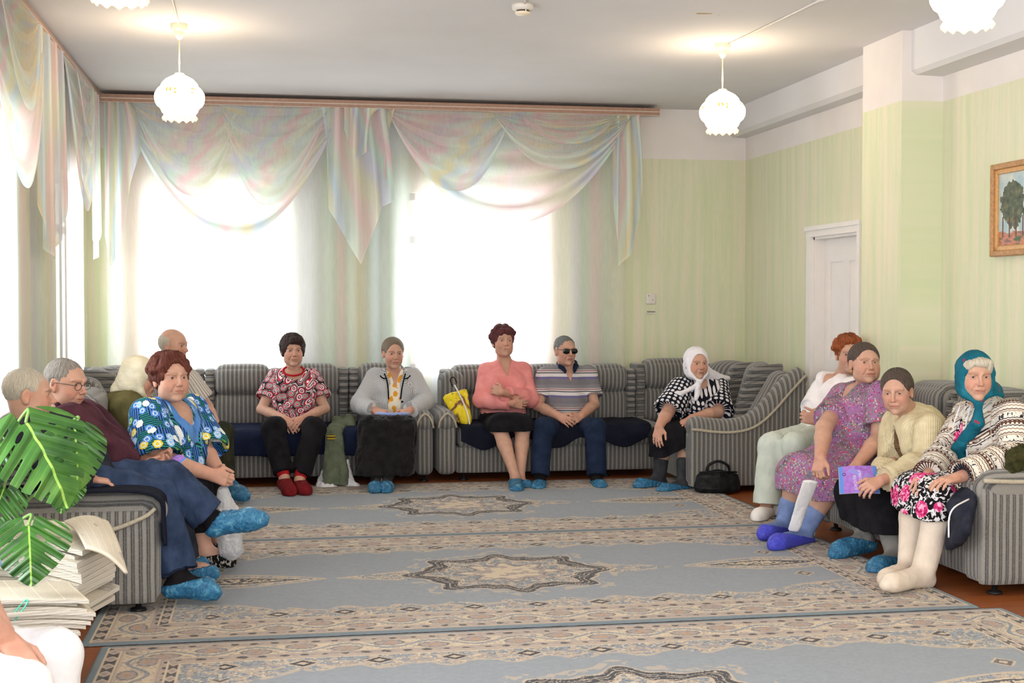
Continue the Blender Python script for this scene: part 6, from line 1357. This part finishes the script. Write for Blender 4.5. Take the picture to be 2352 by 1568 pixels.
# ---- white-haired man in jeans behind the plant
J = dict(head=p(66, 908, 6.52), neck=p(64, 966, 6.55), pel=p(190, 1108, 6.58), sa=p(60, 1005, 6.32), sb=p(100, 990, 6.78), ea=p(130, 1080, 6.30), eb=p(170, 1075, 6.80), wa=p(205, 1098, 6.40), wb=p(225, 1085, 6.66),
         ha=p(205, 1115, 6.48), hb=p(215, 1108, 6.68), ka=p(362, 1134, 6.54), kb=p(392, 1098, 6.62), aa=p(412, 1328, 6.44), ab=p(486, 1194, 6.60), ta=p(496, 1362, 6.40), tb=p(606, 1192, 6.56))
root, B, R, s, T = person('white-haired person in blue jeans with legs crossed, partly hidden by the monstera', J, dict(yaw=98, pitch=-4, s=1.02, nose=1.15, nr=.062, age=1.2), dict(a=dict(d=(.7, .1, -.1), n=(0, .2, -1), th=(0, .9, 0), curl=.5), b=dict(d=(.6, -.2, -.1), n=(0, -.3, -.9), th=(0, -.8, .2), curl=.6)), dict(W=1.12, D=1.12, sh=.044), leg_r=(.085, .06, .04))
hair(root, J['head'], R, s, H_WHITE, 'scalp', seed=14)
v = top_vol(B, .022, (1.8, 1.8), (.066, .060, .048), .004, low=.04); neck_cut(v, B, .055, .04, .10); cuff_cut(v, B, (1.85, 1.85), .08); garment('jacket', v, F_DKJACK, root, 21, .008)
trousers(root, B, F_JEAN, 'jeans', hem=(.93, .90), r=(.096, .076, .068), flare=.018, kk=.012, seed=11, amp=.016, h=.007)
for t in 'ab': sock(root, B, t, F_SOCKK, .80, .006); cover(root, B, t)

# ---- person at the lower left corner, mostly out of frame
J = dict(head=p(-190, 1000, 4.0), neck=p(-185, 1101, 4.0), pel=p(-150, 1500, 4.02), sa=p(-200, 1150, 3.84), sb=p(-120, 1145, 4.2), ea=p(-95, 1360, 3.78), eb=p(-60, 1340, 4.22), wa=p(18, 1470, 3.92), wb=p(10, 1455, 4.12),
         ha=p(-140, 1530, 3.92), hb=p(-130, 1510, 4.12), ka=p(45, 1590, 3.84), kb=p(118, 1506, 4.16), aa=p(60, 1890, 3.84), ab=p(120, 1850, 4.16), ta=p(150, 1950, 3.8), tb=p(200, 1900, 4.1))
root, B, R, s, T = person('person in white trousers and light blue top cut off by the lower left corner', J, dict(yaw=60, s=1.0), dict(a=dict(d=p(66, 1530, 3.86) - J['wa'], n=(.1, .1, -1), th=(0, 1, .0), curl=.3), b=dict(d=(.6, -.3, -.3), n=(0, 0, -1), th=(0, -1, 0), curl=.3)), dict(W=1.05, D=1.05), arm_r=(.048, .040, .029))
hair(root, J['head'], R, s, H_ASH, 'short', seed=15)
v = top_vol(B, .016, (.9, .9), (.06, .06, .05), .012, low=.08); cuff_cut(v, B, (.88, .88), .10); garment('top', v, F_SKY, root, 22, .006)
trousers(root, B, F_WHITE, hem=(.93, .93), r=(.092, .072, .058), seed=12, amp=.006, h=.006)
for t in 'ab': shoe(root, B, t, M_WSHOE, 'shoe', .012, .06)
# ================================================================== bags, clothes and papers
M_CLEAR = N('thin_white_plastic_film', .25, .6); n = M_CLEAR; co = n.coord(); n.color(srgb(232, 232, 236)); n.bump(n.noise(co, 34, 4, .6, 1.), .8, .012); n.b.inputs['Alpha'].default_value = .72; n.b.inputs['Transmission Weight'].default_value = .2; M_CLEAR = n.m
n = N('white_plastic_bag', .35, .5); co = n.coord(); n.color(n.ramp(n.noise(co, 8, 3), [(.3, srgb(222, 218, 220)), (.7, srgb(240, 238, 238))])); n.bump(n.noise(co, 20, 3, .6, 1.), .45, .010); M_WBAG = n.m
def blob_thing(name, label, cat, base, parts, mat, amp=.006, sc=20, seed=0, h=.006, group=None, child='bag_body', cut=None):
    root = empty(name, (float(base[0]), float(base[1]), float(base[2])), label, cat, group); v = Vol(h)
    for q in parts:
        if q[0] == 'c': v.chain([A(a) for a in q[1]], q[2], q[3] if len(q) > 3 else .02)
        elif q[0] == 'e': v.ell(A(q[1]), A(q[2]), q[3] if len(q) > 3 else None, .02)
        elif q[0] == 'k': v.ecap(A(q[1]), A(q[2]), q[3], q[4], q[5], .02)
    for c in cut or []: v.cut(*c)
    V, Q = v.mesh(folds(seed, amp, sc, (0, 0, 1), .5)); return root, mk(child, V, Q, mat, root, pat=v.pattern(V))
FL = ((0, 0, .004), (0, 0, -1))
# black handbag on the floor
hx, hy, hz = PX(1657, 1138, z=0.0)
root = empty('handbag', (hx, hy, 0), 'black leather handbag standing on the floor by the corner sofa arm', 'handbag')
M_LEA = plain('black_leather', srgb(14, 13, 15), srgb(34, 33, 36), .35, 20, .5, 60)
v = Vol(.006); sd = unit((1, -.12, 0)); c0 = A((hx, hy + .10, 0)); v.ecap(c0 + (0, 0, .05), c0 + (0, 0, .13), (.175, .085), (.160, .050), sd, .02); v.put(lambda X, Y, Z: Z - .016, None, None, .008, 's'); V, Q = v.mesh(folds(3, .005, 18)); mk('bag_body', V, Q, M_LEA, root)
m = MB(); q0 = c0 + (0, -.02, .16); m.tube(catmull([q0 + sd * -.085 + (0, 0, -.02), q0 + sd * -.075 + (0, 0, .05), q0 + (0, 0, .085), q0 + sd * .075 + (0, 0, .05), q0 + sd * .085 + (0, 0, -.02)], 6), .010, 10); m.obj('handle', M_LEA, root)
m = MB(); m.tube([c0 + sd * -.14 + (0, -.03, .165), c0 + (0, -.055, .172), c0 + sd * .14 + (0, -.03, .165)], .006, 8); m.obj('zip', M_LEA, root)
# yellow carrier bag on the sofa beside the pink jumper
n = fabric('yellow_fruit_printed_film', .3, .4, 30); q = n._o; g = n.noise(q, 7, 3, .5, .6); d = n.vor(q, 22); s3 = n.sep(q)
top = n.ramp(g, [(.33, srgb(96, 60, 54)), (.40, srgb(140, 96, 70)), (.46, srgb(226, 202, 40)), (.60, srgb(240, 216, 60)), (.68, srgb(110, 128, 60))]); n.color(n.mix(n.math('LESS_THAN', d, .22), top, srgb(236, 214, 90))); M_YBAG = n.m
a = p(1063, 985, 10.72); ax = p(1030, 905, 10.88); root = empty('carrier_bag', tuple(float(t) for t in a), 'yellow printed carrier bag standing on the sofa beside the pink jumper', 'bag')
v = Vol(.006); side = unit((1, -.1, .1)); b0, b1 = p(1068, 966, 10.78), p(1045, 905, 10.88); v.ecap(b0, b1, (.062, .05), (.105, .022), side, .02); V, Q = v.mesh(folds(5, .008, 16)); mk('bag_body', V, Q, M_YBAG, root)
m = MB(); m.tube(catmull([p(1044, 884, 10.86), p(1060, 915, 10.80), p(1074, 950, 10.73), p(1080, 982, 10.70)], 5), .006, 8); m.obj('side_seam', M_WBAG, root)
m = MB(); m.tube(catmull([p(1040, 888, 10.87), p(1034, 872, 10.88), p(1042, 866, 10.88), p(1050, 880, 10.87)], 5), .004, 8); m.obj('handle', F_BLACK, root)
# green coat over the seat edge
n = F_COAT = plain('sage_green_cloth', srgb(88, 96, 78), srgb(108, 114, 94))
root = empty('coat', tuple(float(t) for t in p(775, 1128, 10.45)), 'sage green coat draped over the seat edge down to the floor', 'coat')
v = Vol(.007); 
v.ecap(p(786, 962, 10.93), p(770, 990, 10.60), (.085, .028), (.066, .026), (1, 0, 0), .03); v.ecap(p(766, 985, 10.55), p(764, 1110, 10.42), (.066, .022), (.076, .022), (1, 0, 0), .03); v.ecap(p(778, 985, 10.56), p(790, 1120, 10.40), (.035, .030), (.040, .028), (1, 0, 0), .015); v.cone(p(800, 962, 10.9), p(812, 985, 10.70), .045, .028, .02)
v.put(lambda X, Y, Z: Z - .02, None, None, .004, 's'); V, Q = v.mesh(folds(8, .010, 14, (0, 0, 1), .3)); mk('cloth_body', V, Q, F_COAT, root)
m = MB(); m.add(*rbox(p(751, 1010, 10.497), p(770, 998, 10.505), .003)); n = N('woven_label', .8, .2); s3 = n.sep(n.coord()); n.color(n.mix(n.math('GREATER_THAN', n.math('SINE', n.math('MULTIPLY', s3[2], 300)), 0), srgb(60, 54, 20), srgb(190, 160, 60))); m.obj('patch', n.m, root)
b = p(815, 1128, 10.5); blob_thing('plastic_bag', 'white plastic bag on the floor to the right of the hanging green coat', 'bag', (b[0], b[1], 0), [('c', [p(800, 1112, 10.45), p(820, 1122, 10.42)], [.05, .035]), ('c', [p(800, 1112, 10.45), p(798, 1060, 10.52)], [.05, .02])], M_WBAG, .012, 18, 2, cut=[FL])
b = p(748, 1130, 10.4); blob_thing('plastic_bag', 'crumpled white plastic bag on the floor to the left of the hanging green coat', 'bag', (b[0], b[1], 0), [('c', [p(738, 1118, 10.45), p(762, 1122, 10.42)], [.045, .045]), ('c', [p(738, 1112, 10.48), p(742, 1080, 10.55)], [.04, .015])], M_WBAG, .012, 18, 5, cut=[FL])
# bags held in the hands
w = lambda x, y, Y: p(x, y, Y)
blob_thing('carrier_bag', 'thin translucent white bag hanging from the hands of the woman in blue florals', 'bag', w(526, 1290, 7.2), [('k', w(514, 1128, 7.16), w(522, 1190, 7.16), (.035, .03), (.075, .05), (1, -.3, 0)), ('k', w(522, 1190, 7.16), w(532, 1262, 7.16), (.075, .05), (.070, .055), (1, -.3, 0))], M_CLEAR, .008, 20, 9)
blob_thing('carrier_bag', 'long white bag hanging between the knees of the woman in the floral dress', 'bag', w(1830, 1230, 7.2), [('k', w(1862, 1106, 7.20), w(1822, 1216, 7.34), (.050, .012), (.036, .012), (1, -.1, .2))], M_WBAG, .004, 14, 11)
blob_thing('carrier_bag', 'pale bag standing on the floor behind the violet slippers', 'bag', (w(1862, 1238, 7.6)[0], 7.62, 0), [('k', w(1862, 1225, 7.62), w(1868, 1185, 7.66), (.03, .05), (.02, .03), (1, 0, 0))], M_WBAG, .006, 14, 12, cut=[FL])
# navy jacket and dark olive jacket by the woman in the Nordic cardigan
root = empty('jacket', tuple(float(t) for t in p(2200, 1255, 6.15)), 'dark navy jacket with white zip hanging over the front of the right sofa', 'jacket')
v = Vol(.007); v.ecap(p(2215, 1150, 6.12), p(2200, 1235, 6.02), (.05, .13), (.035, .15), (1, 0, .1), .03); v.cone(p(2240, 1130, 6.15), p(2200, 1165, 6.05), .05, .06, .03); V, Q = v.mesh(folds(12, .010, 12, (0, 0, 1), .3)); mk('cloth_body', V, Q, F_DKJACK, root)
m = MB(); m.tube(catmull([p(2225, 1146, 5.94), p(2192, 1165, 5.86), p(2180, 1190, 5.86), p(2179, 1234, 5.87)], 6), .004, 8); m.obj('zip', F_KERW, root)
M_CAMO = plain('dark_olive_pile', srgb(34, 34, 18), srgb(74, 72, 42), .95, 26, .8, 70)
blob_thing('jacket', 'dark olive jacket bundled on the arm of the right sofa at the frame edge', 'jacket', p(2340, 1085, 6.0), [('c', [p(2318, 1092, 6.02), p(2332, 1050, 6.05), p(2352, 1040, 6.1)], [.03, .045, .05]), ('c', [p(2320, 1094, 6.02), p(2350, 1080, 6.05)], [.03, .05])], M_CAMO, .010, 20, 14, child='cloth_body')
# dark coat over the near arm of the left sofa
cloth('seat_cover_cloth', M_INDIGO, [(-1.30, .44), (-1.28, .575), (-.9, .580), (-.62, .578), (-.49, .54), (-.475, .44), (-.472, .34)], 6.24, 6.56, '+x', 'dark indigo cloth draped over the near arm of the left sofa', 'blanket', 1.0, .02, amp=.006)
# brochures
def brochure(label, corners, open_=False, seed=0, title=True, group=None):
    """corners: lower left, lower right, upper right, upper left of the front cover in the room"""
    c = [A(q) for q in corners]; ctr = sum(c) / 4; root = empty('brochure', tuple(float(t) for t in ctr), label, 'brochure', group); nrm = unit(np.cross(c[1] - c[0], c[3] - c[0]))
    f = lambda u, v: (c[0][:, None, None] * (1 - u) * (1 - v) + c[1][:, None, None] * u * (1 - v) + c[2][:, None, None] * u * v + c[3][:, None, None] * (1 - u) * v) + nrm[:, None, None] * (.010 * np.sin(u * 3.1))
    V, Fq, u, v = grid_vf(lambda u, v: f(u, v), 14, 14); V2 = V - nrm * .004; m = Multi(); m.add(V, Fq, 0, pat=np.stack([u, v, u * 0], 1)); m.add(V2, Fq[:, ::-1], 1, pat=np.stack([u, v, u * 0], 1)); o = m.obj('cover', [M_BROC, M_PAPER], root)
    g = MB(); P_ = lambda a, b_, e=.0012: c[0] * (1 - a) * (1 - b_) + c[1] * a * (1 - b_) + c[2] * a * b_ + c[3] * (1 - a) * b_ + nrm * (.010 * math.sin(a * 3.1) + e)
    return root, P_
def text_on(root, P_, txt, a0, b0, a1, b1, size, mat, name='print'):
    """lettering laid on the surface P_(u, v), from (a0, b0) towards (a1, b1)"""
    cu = bpy.data.curves.new(name, 'FONT'); cu.body = txt; cu.size = size; cu.extrude = .0003; cu.align_x = 'LEFT'; cu.materials.append(mat)
    tmp = bpy.data.objects.new(name, cu); COL.objects.link(tmp); bpy.context.view_layer.update(); me = bpy.data.meshes.new_from_object(tmp); bpy.data.objects.remove(tmp); me.materials.clear(); me.materials.append(mat)
    o = bpy.data.objects.new(name, me); COL.objects.link(o); o.parent = root; q0, q1 = P_(a0, b0), P_(a1, b1); x = unit(q1 - q0); n_ = unit(np.cross(P_(1, 0) - P_(0, 0), P_(0, 1) - P_(0, 0))); y = np.cross(n_, x)
    from mathutils import Matrix
    mt = Matrix(((x[0], y[0], n_[0]), (x[1], y[1], n_[1]), (x[2], y[2], n_[2]))); o.rotation_euler = mt.to_euler(); o.location = Vector(q0) - parent_world(root); return o
root, P_ = brochure('purple and blue brochure held by the woman in the cream cardigan', [p(1929, 1134, 6.70), p(2022, 1133, 6.74), p(2012, 1070, 6.84), p(1926, 1072, 6.80)])
text_on(root, P_, 'ШКОЛА', .42, .10, .40, .9, .024, M_WTXT); text_on(root, P_, 'ЗДОРОВЬЯ', .56, .10, .54, .9, .022, M_WTXT)
m = MB(); m.tube([P_(.12 + .035 * math.cos(t), .70 + .045 * math.sin(t), .002) for t in np.linspace(0, 6.28, 20)[:-1]], .0016, 6, closed=True); m.obj('emblem', M_DKINK, root)
root, P_ = brochure('open purple brochure with printed lines held over the lap of the maroon shirted man', [p(252, 1082, 6.72), p(296, 1062, 6.72), p(324, 1052, 6.86), p(250, 1052, 6.80)])
m = MB()
for i in range(6): m.tube([P_(.12, .2 + .1 * i, .0012), P_(.85, .2 + .1 * i, .0012)], .0006, 4)
o = m.obj('printed_lines', M_DKINK, root); o['kind'] = 'stuff'
root, P_ = brochure('small rolled lilac brochure in the right hand of the maroon shirted man', [p(375, 1056, 6.95), p(410, 1068, 6.92), p(428, 1052, 6.96), p(405, 1044, 7.0)])
m = MB()
for i in range(5): m.tube([P_(.1, .2 + .14 * i, .0012), P_(.6, .2 + .14 * i, .0012)], .0006, 4)
o = m.obj('printed_lines', M_DKINK, root); o['kind'] = 'stuff'
# rolled blue paper in the hands of the woman in the tweed jacket
root = empty('paper_roll', tuple(float(t) for t in p(902, 962, 10.52)), 'pale blue rolled paper held across the lap of the houndstooth jacket woman', 'paper')
m = MB(); m.tube([p(864, 949, 10.50), p(902, 951, 10.49), p(940, 950, 10.50)], .013, 14); m.obj('roll', flat('pale_blue_paper', srgb(150, 168, 222), .6), root)
# chair under the medic, seat behind the lower left person
M_WOOD = flat('dark_stained_wood', srgb(92, 56, 34), .45, .4, .15, 20)
def chair(x, y, rz, label, seat=.44, name='chair'):
    root = empty(name, (x, y, 0), label, name, rz=0); c, s_ = math.cos(rz), math.sin(rz); T = lambda a, b_, z: (x + a * c - b_ * s_, y + a * s_ + b_ * c, z)
    def bb(a0, a1, b0, b1, z0, z1): m = MB(); V, Fq = rbox((a0, b0, z0), (a1, b1, z1), .008, 4); V = np.array([T(*v_) for v_ in V]); m.add(V, Fq); return m
    bb(-.21, .21, -.21, .21, seat - .06, seat).obj('seat', M_WOOD, root)
    if name == 'stool':
        for a in (-.19, .16):
            for b_ in (-.19, .16): bb(a, a + .03, b_, b_ + .03, 0, seat - .05).obj('leg', M_WOOD, root)
        return root
    for a in (-.19, .16):
        for b_ in (-.19, .16): bb(a, a + .03, b_, b_ + .03, 0, seat - .05).obj('leg', M_WOOD, root)
    for a in (-.19, .16): bb(a, a + .03, .17, .20, seat - .02, .86).obj('back_post', M_WOOD, root)
    bb(-.18, .18, .175, .195, .66, .84).obj('backrest', M_WOOD, root); return root
chair(PX(1892, 985, Y=8.72)[0] + .02, 8.76, -math.pi / 2 + .35, 'dark wooden chair under the medic in white, mostly hidden')
chair(PX(-150, 1500, Y=4.02)[0] - .02, 4.02, HP + math.pi, 'dark wooden stool under the person in the lower left corner', .36, 'stool')

# ================================================================== low stand with newspapers, monstera
M_CERAM = flat('cream_glazed_pot', srgb(206, 190, 140), .3, .5, .05)
root = empty('pedestal_table', (-1.02, 5.02, 0), 'low round cream pedestal table under the stacked newspapers', 'table')
m = MB(); m.lathe([(0, .02), (.20, .02), (.20, 0), (.19, .0)], (-1.02, 5.02, 0), 32); m.obj('foot', M_CERAM, root)
m = MB(); m.lathe([(.05, .02), (.045, .15), (.06, .27)], (-1.02, 5.02, 0), 24); m.obj('pedestal', M_CERAM, root)
m = MB(); m.lathe([(0, .26), (.22, .26), (.32, .275), (.335, .30), (.33, .318), (0, .318)], (-1.02, 5.02, 0), 40); m.obj('tabletop', M_CERAM, root)
n = N('newsprint', .9, .1); co = n.attr('pat', 'Vector'); s3 = n.sep(co); col_ = n.math('GREATER_THAN', n.math('FRACT', n.math('MULTIPLY', s3[0], 14)), .08); ln = n.math('GREATER_THAN', n.math('FRACT', n.math('MULTIPLY', s3[1], 130)), .45); wd = n.math('GREATER_THAN', n.noise(n.comb(n.math('MULTIPLY', s3[0], 300.), n.math('FLOOR', n.math('MULTIPLY', s3[1], 130)), 0.), 1., 1), .42)
tx = n.math('MULTIPLY', n.math('MULTIPLY', col_, ln), wd); base = n.ramp(n.noise(co, 3, 2), [(.3, srgb(212, 200, 180)), (.7, srgb(228, 218, 200))]); ph = n.math('GREATER_THAN', n.noise(co, 5, 1), .62)
c1 = n.mix(n.math('MULTIPLY', tx, .40), base, srgb(100, 96, 96)); n.color(n.mix(n.math('MULTIPLY', ph, .55), c1, n.ramp(n.noise(co, 40, 3), [(.3, srgb(90, 88, 90)), (.7, srgb(190, 184, 176))]))); M_NEWS = n.m
n = N('newspaper_edges', .9, .1); z = n.sep(n.coord())[2]; n.color(n.ramp(n.noise(n.comb(0., 0., n.math('MULTIPLY', z, 400.)), 1., 2), [(.35, srgb(150, 142, 132)), (.6, srgb(222, 214, 202))])); M_NEDGE = n.m
def newspapers(cx, cy, z0, hz, w, d, rz, n_, label, seed, bend=0., group='newspapers piled on the low table', spread=.012, tilt=0.):
    """a stack: each newspaper slightly turned, sagging over the support edge"""
    rg = np.random.default_rng(seed); k = n_
    for i in range(k):
        t0 = hz / k; a = rz + rg.normal(0, .035); ox, oy = rg.normal(0, spread, 2); c_, s_ = math.cos(a), math.sin(a); z = z0 + i * t0
        ww = w * (1 + rg.normal(0, .02)); dd = d * (1 + rg.normal(0, .02))
        def top(u, v, zz=z, e=0.):
            X = (u - .5) * ww; Y = (v - .5) * dd; r = np.clip(np.abs(u - .5) * 2 - .25, 0, 1); sag = bend * np.clip((u - .45) / .55, 0, 1) ** 2
            return (cx + ox + X * c_ - Y * s_, cy + oy + X * s_ + Y * c_, zz + e - sag + tilt * X + .003 * np.sin(u * 9 + seed + i) * (i == k - 1))
        V, Fq, u, v = grid_vf(lambda u, v: top(u, v, z, t0 * .92), 14, 10); V2, _, _, _ = grid_vf(lambda u, v: top(u, v, z, 0), 14, 10)
        nv = 10; nu = 14; rim = [r * nv for r in range(nu)] + [(nu - 1) * nv + q for q in range(1, nv)] + [r * nv + nv - 1 for r in range(nu - 2, -1, -1)] + [q for q in range(nv - 2, 0, -1)]
        nn = len(V); side = [(rim[q], rim[(q + 1) % len(rim)], rim[(q + 1) % len(rim)] + nn, rim[q] + nn) for q in range(len(rim))]
        Fa = [tuple(f) for f in Fq] + [tuple(f[::-1] + nn) for f in Fq] + side; VV = np.concatenate([V, V2]); pt = np.tile(np.stack([u * ww * 1.0 + i, v * dd, u * 0], 1), (2, 1))
        o = mk('newspaper', VV, Fa, [M_NEWS, M_NEDGE], None, mi=[0] * len(Fq) + [0] * len(Fq) + [1] * len(side), smooth=False, loc=(cx, cy, z), pat=pt); fixn(o)
        lb = label + (', topmost of its pile' if i == k - 1 else ', inside the pile'); props(o, lb, 'newspaper', group if i == k - 1 else group + (' at the front' if seed == 3 else ' at the rear'))
newspapers(-.91, 4.78, .325, .125, .52, .36, .32, 9, 'thick newspaper in the front pile in the lower left corner', 3, .03)
newspapers(PX(52, 1215, Y=5.25)[0], 5.25, .325, .255, .56, .36, -.25, 13, 'newspaper in the rear pile against the left sofa arm', 4, .05)
# drooping open newspaper over the rear pile
def fn(u, v):
    s0, s1 = p(150, 1185, 5.15), p(200, 1255, 4.95); X = u; a = A(p(150, 1202, 5.30)); b_ = A(p(246, 1212, 5.32)); c_ = A(p(288, 1330, 5.02)); d_ = A(p(196, 1262, 5.0))
    a, b_, c_, d_ = (q[:, None, None] for q in (a, b_, c_, d_)); P0 = a * (1 - u) * (1 - v) + b_ * u * (1 - v) + c_ * u * v + d_ * (1 - u) * v; P0 = P0.copy(); P0[2] += .03 * np.sin(u * 2.6) + .02 * np.sin(v * 3.1); return P0
V, Fq, u, v = grid_vf(fn, 24, 24); o = mk('newspaper', V, Fq, M_NEWS, None, loc=tuple(V.mean(0)), pat=np.stack([u * .4, v * .4, u * 0], 1)); mod(o, 'SOLIDIFY', thickness=.012); props(o, 'folded newspaper drooping over the right edge of the rear pile', 'newspaper', 'newspapers piled on the low table')
m = MB(); q = lambda a, b_: p(a, b_, 4.62); m.tube(catmull([q(22, 1425), q(38, 1400), q(58, 1378), q(63, 1384), q(46, 1408), q(30, 1430)], 5), .003, 6); o = m.obj('paper_clip_tie', flat('turquoise_string', srgb(90, 200, 170), .6)); props(o, 'turquoise string loop tied around the front newspaper pile', 'string')

# monstera
n = N('monstera_leaf', .28, .5); co = n.attr('pat', 'Vector'); s3 = n.sep(co); vein = n.math('LESS_THAN', n.math('ABSOLUTE', s3[0]), .014); base = n.ramp(n.noise(n.coord(), 7, 3), [(.3, srgb(30, 72, 24)), (.55, srgb(58, 106, 36)), (.8, srgb(98, 138, 54))])
lat = n.math('ABSOLUTE', n.math('SUBTRACT', n.math('FRACT', n.math('MULTIPLY', n.math('SUBTRACT', s3[1], n.math('MULTIPLY', n.math('ABSOLUTE', s3[0]), .75)), 9.)), .5)); lt = n.math('LESS_THAN', lat, .035)
n.color(n.mix(n.math('MAXIMUM', vein, n.math('MULTIPLY', lt, .12)), base, srgb(150, 190, 84))); n.bump(n.math('MULTIPLY', lat, 1.), .35, .02); n.b.inputs['Transmission Weight'].default_value = 0
t = n.t; tl = n.new('ShaderNodeBsdfTranslucent', {0: srgb(120, 170, 40)}); mx = n.new('ShaderNodeMixShader', {0: .14, 1: n.b.outputs[0], 2: tl.outputs[0]}); t.links.new(mx.outputs[0], n.n['Material Output'].inputs[0]); M_LEAF = n.m
M_STEM = flat('monstera_stem', srgb(112, 146, 76), .45, .4, .12, 20)
def leaf_shape(nu=120, nv=100, cuts=7, depth=.62, wd=.50, seed=0):
    """heart-shaped blade with deep side cuts and a few holes; x across, y from base to tip"""
    rg = np.random.default_rng(seed); ys = np.linspace(-.16, 1, nv * 2); xs = np.linspace(-wd * 1.05, wd * 1.05, nu * 2)
    X, Y = np.meshgrid(xs, ys, indexing='ij'); t = np.clip((Y + .16) / 1.16, 0, 1); half = wd * 1.0 * np.sin(np.pi * np.clip(t, 0, 1) ** .62) ** .75
    d = np.abs(X) - half; notch = (Y < 0) & (np.abs(X) < .05 + .25 * (-Y)); inside = (d < 0) & ~notch
    yy = Y - .75 * np.abs(X); ph = yy * cuts + np.where(X > 0, .35, 0); fr_ = np.abs(ph - np.floor(ph) - .5); r = np.abs(X) / np.maximum(half, .02)
    gap = (fr_ < .085 * np.clip((r - (1 - depth)) / depth * 1.8, 0, 1) ** .7) & (r > 1 - depth) & (yy > -.35) & (yy < .72); inside &= ~gap
    hole = ((fr_ / .16) ** 2 + ((r - .26) / .10) ** 2 < 1) & (yy > -.05) & (yy < .5) & (np.floor(ph).astype(int) % 2 == 0); inside &= ~hole
    return X, Y, inside
def leaf(root, base, tip, up, size, seed=0, curl=.18, fold=.18, cuts=7, depth=.62, wd=.5):
    base, tip = A(base), A(tip); yv = unit(tip - base); nv_ = unit(A(up) - yv * (A(up) @ yv)); xv = np.cross(yv, nv_); L = np.linalg.norm(tip - base)
    X, Y, ins = leaf_shape(cuts=cuts, depth=depth, wd=wd, seed=seed); n0, n1 = X.shape; Z = -fold * np.abs(X) ** 1.3 + curl * .5 * np.sin(np.clip(Y, 0, 1) * 2.6) - curl * np.clip(Y, 0, 1) ** 2 * .6 + .012 * np.sin(Y * 26 - np.abs(X) * 18)
    V = base + L * (X[..., None] * xv + Y[..., None] * yv + Z[..., None] * nv_); V = V.reshape(-1, 3); i, j = np.meshgrid(np.arange(n0 - 1), np.arange(n1 - 1), indexing='ij'); a = (i * n1 + j)
    ok = ins[:-1, :-1] & ins[1:, :-1] & ins[1:, 1:] & ins[:-1, 1:]; a = a[ok].ravel(); Fq = np.stack([a, a + n1, a + n1 + 1, a + 1], 1); used = np.unique(Fq); mp = -np.ones(len(V), int); mp[used] = np.arange(len(used))
    o = mk('leaf', V[used], mp[Fq], M_LEAF, root, pat=np.stack([X.ravel(), Y.ravel(), X.ravel() * 0], 1)[used]); mod(o, 'SMOOTH', factor=.6, iterations=6); mod(o, 'SOLIDIFY', thickness=.0025); return o
root = empty('potted_monstera', (-1.28, 5.02, 0), 'large monstera plant with split glossy leaves at the left edge', 'plant')
PC = A((-1.26, 4.60, 0)); m = MB(); m.lathe([(0, 0), (.12, 0), (.15, .12), (.165, .26), (.17, .29), (.158, .29), (.15, .26), (0, .25)], (PC[0], PC[1], 0), 32); m.obj('pot', flat('brown_clay_pot', srgb(130, 80, 56), .6), root)
LV = [  # base of blade, tip, facing, and stem knee
 (p(60, 970, 4.80), p(160, 1165, 4.72), (.35, -.75, .45), 0, 6, .60, .56),
 (p(172, 985, 5.10), p(178, 1130, 5.02), (.35, -.8, .3), 1, 6, .30, .50),
 (p(66, 1206, 4.72), p(72, 1345, 4.62), (.15, -.85, .5), 2, 4.6, .62, .66),
 (p(150, 1100, 5.05), p(140, 1178, 4.98), (.2, -.8, .4), 3, 6, .3, .6),
 (p(10, 1120, 4.95), p(-30, 1230, 4.9), (.1, -.8, .5), 4, 5.5, .4, .55),
 (p(-40, 1000, 4.9), p(-120, 1140, 4.85), (.0, -.8, .5), 5, 5.5, .5, .55)]
for (b0, tp, upv, sd_, ct, dp, wd_) in LV:
    o = leaf(root, b0, tp, upv, 1, sd_, cuts=ct, depth=dp, wd=wd_)
    b0 = A(b0); kn = (b0 + PC) / 2 + A((-.03, .12, .16)); m = MB(); m.tube(catmull([PC + A((0, 0, .25)), kn, b0 + A((-.02, .05, .02)), b0], 8), [.0055] * 25, 8); m.obj('stem', M_STEM, root)
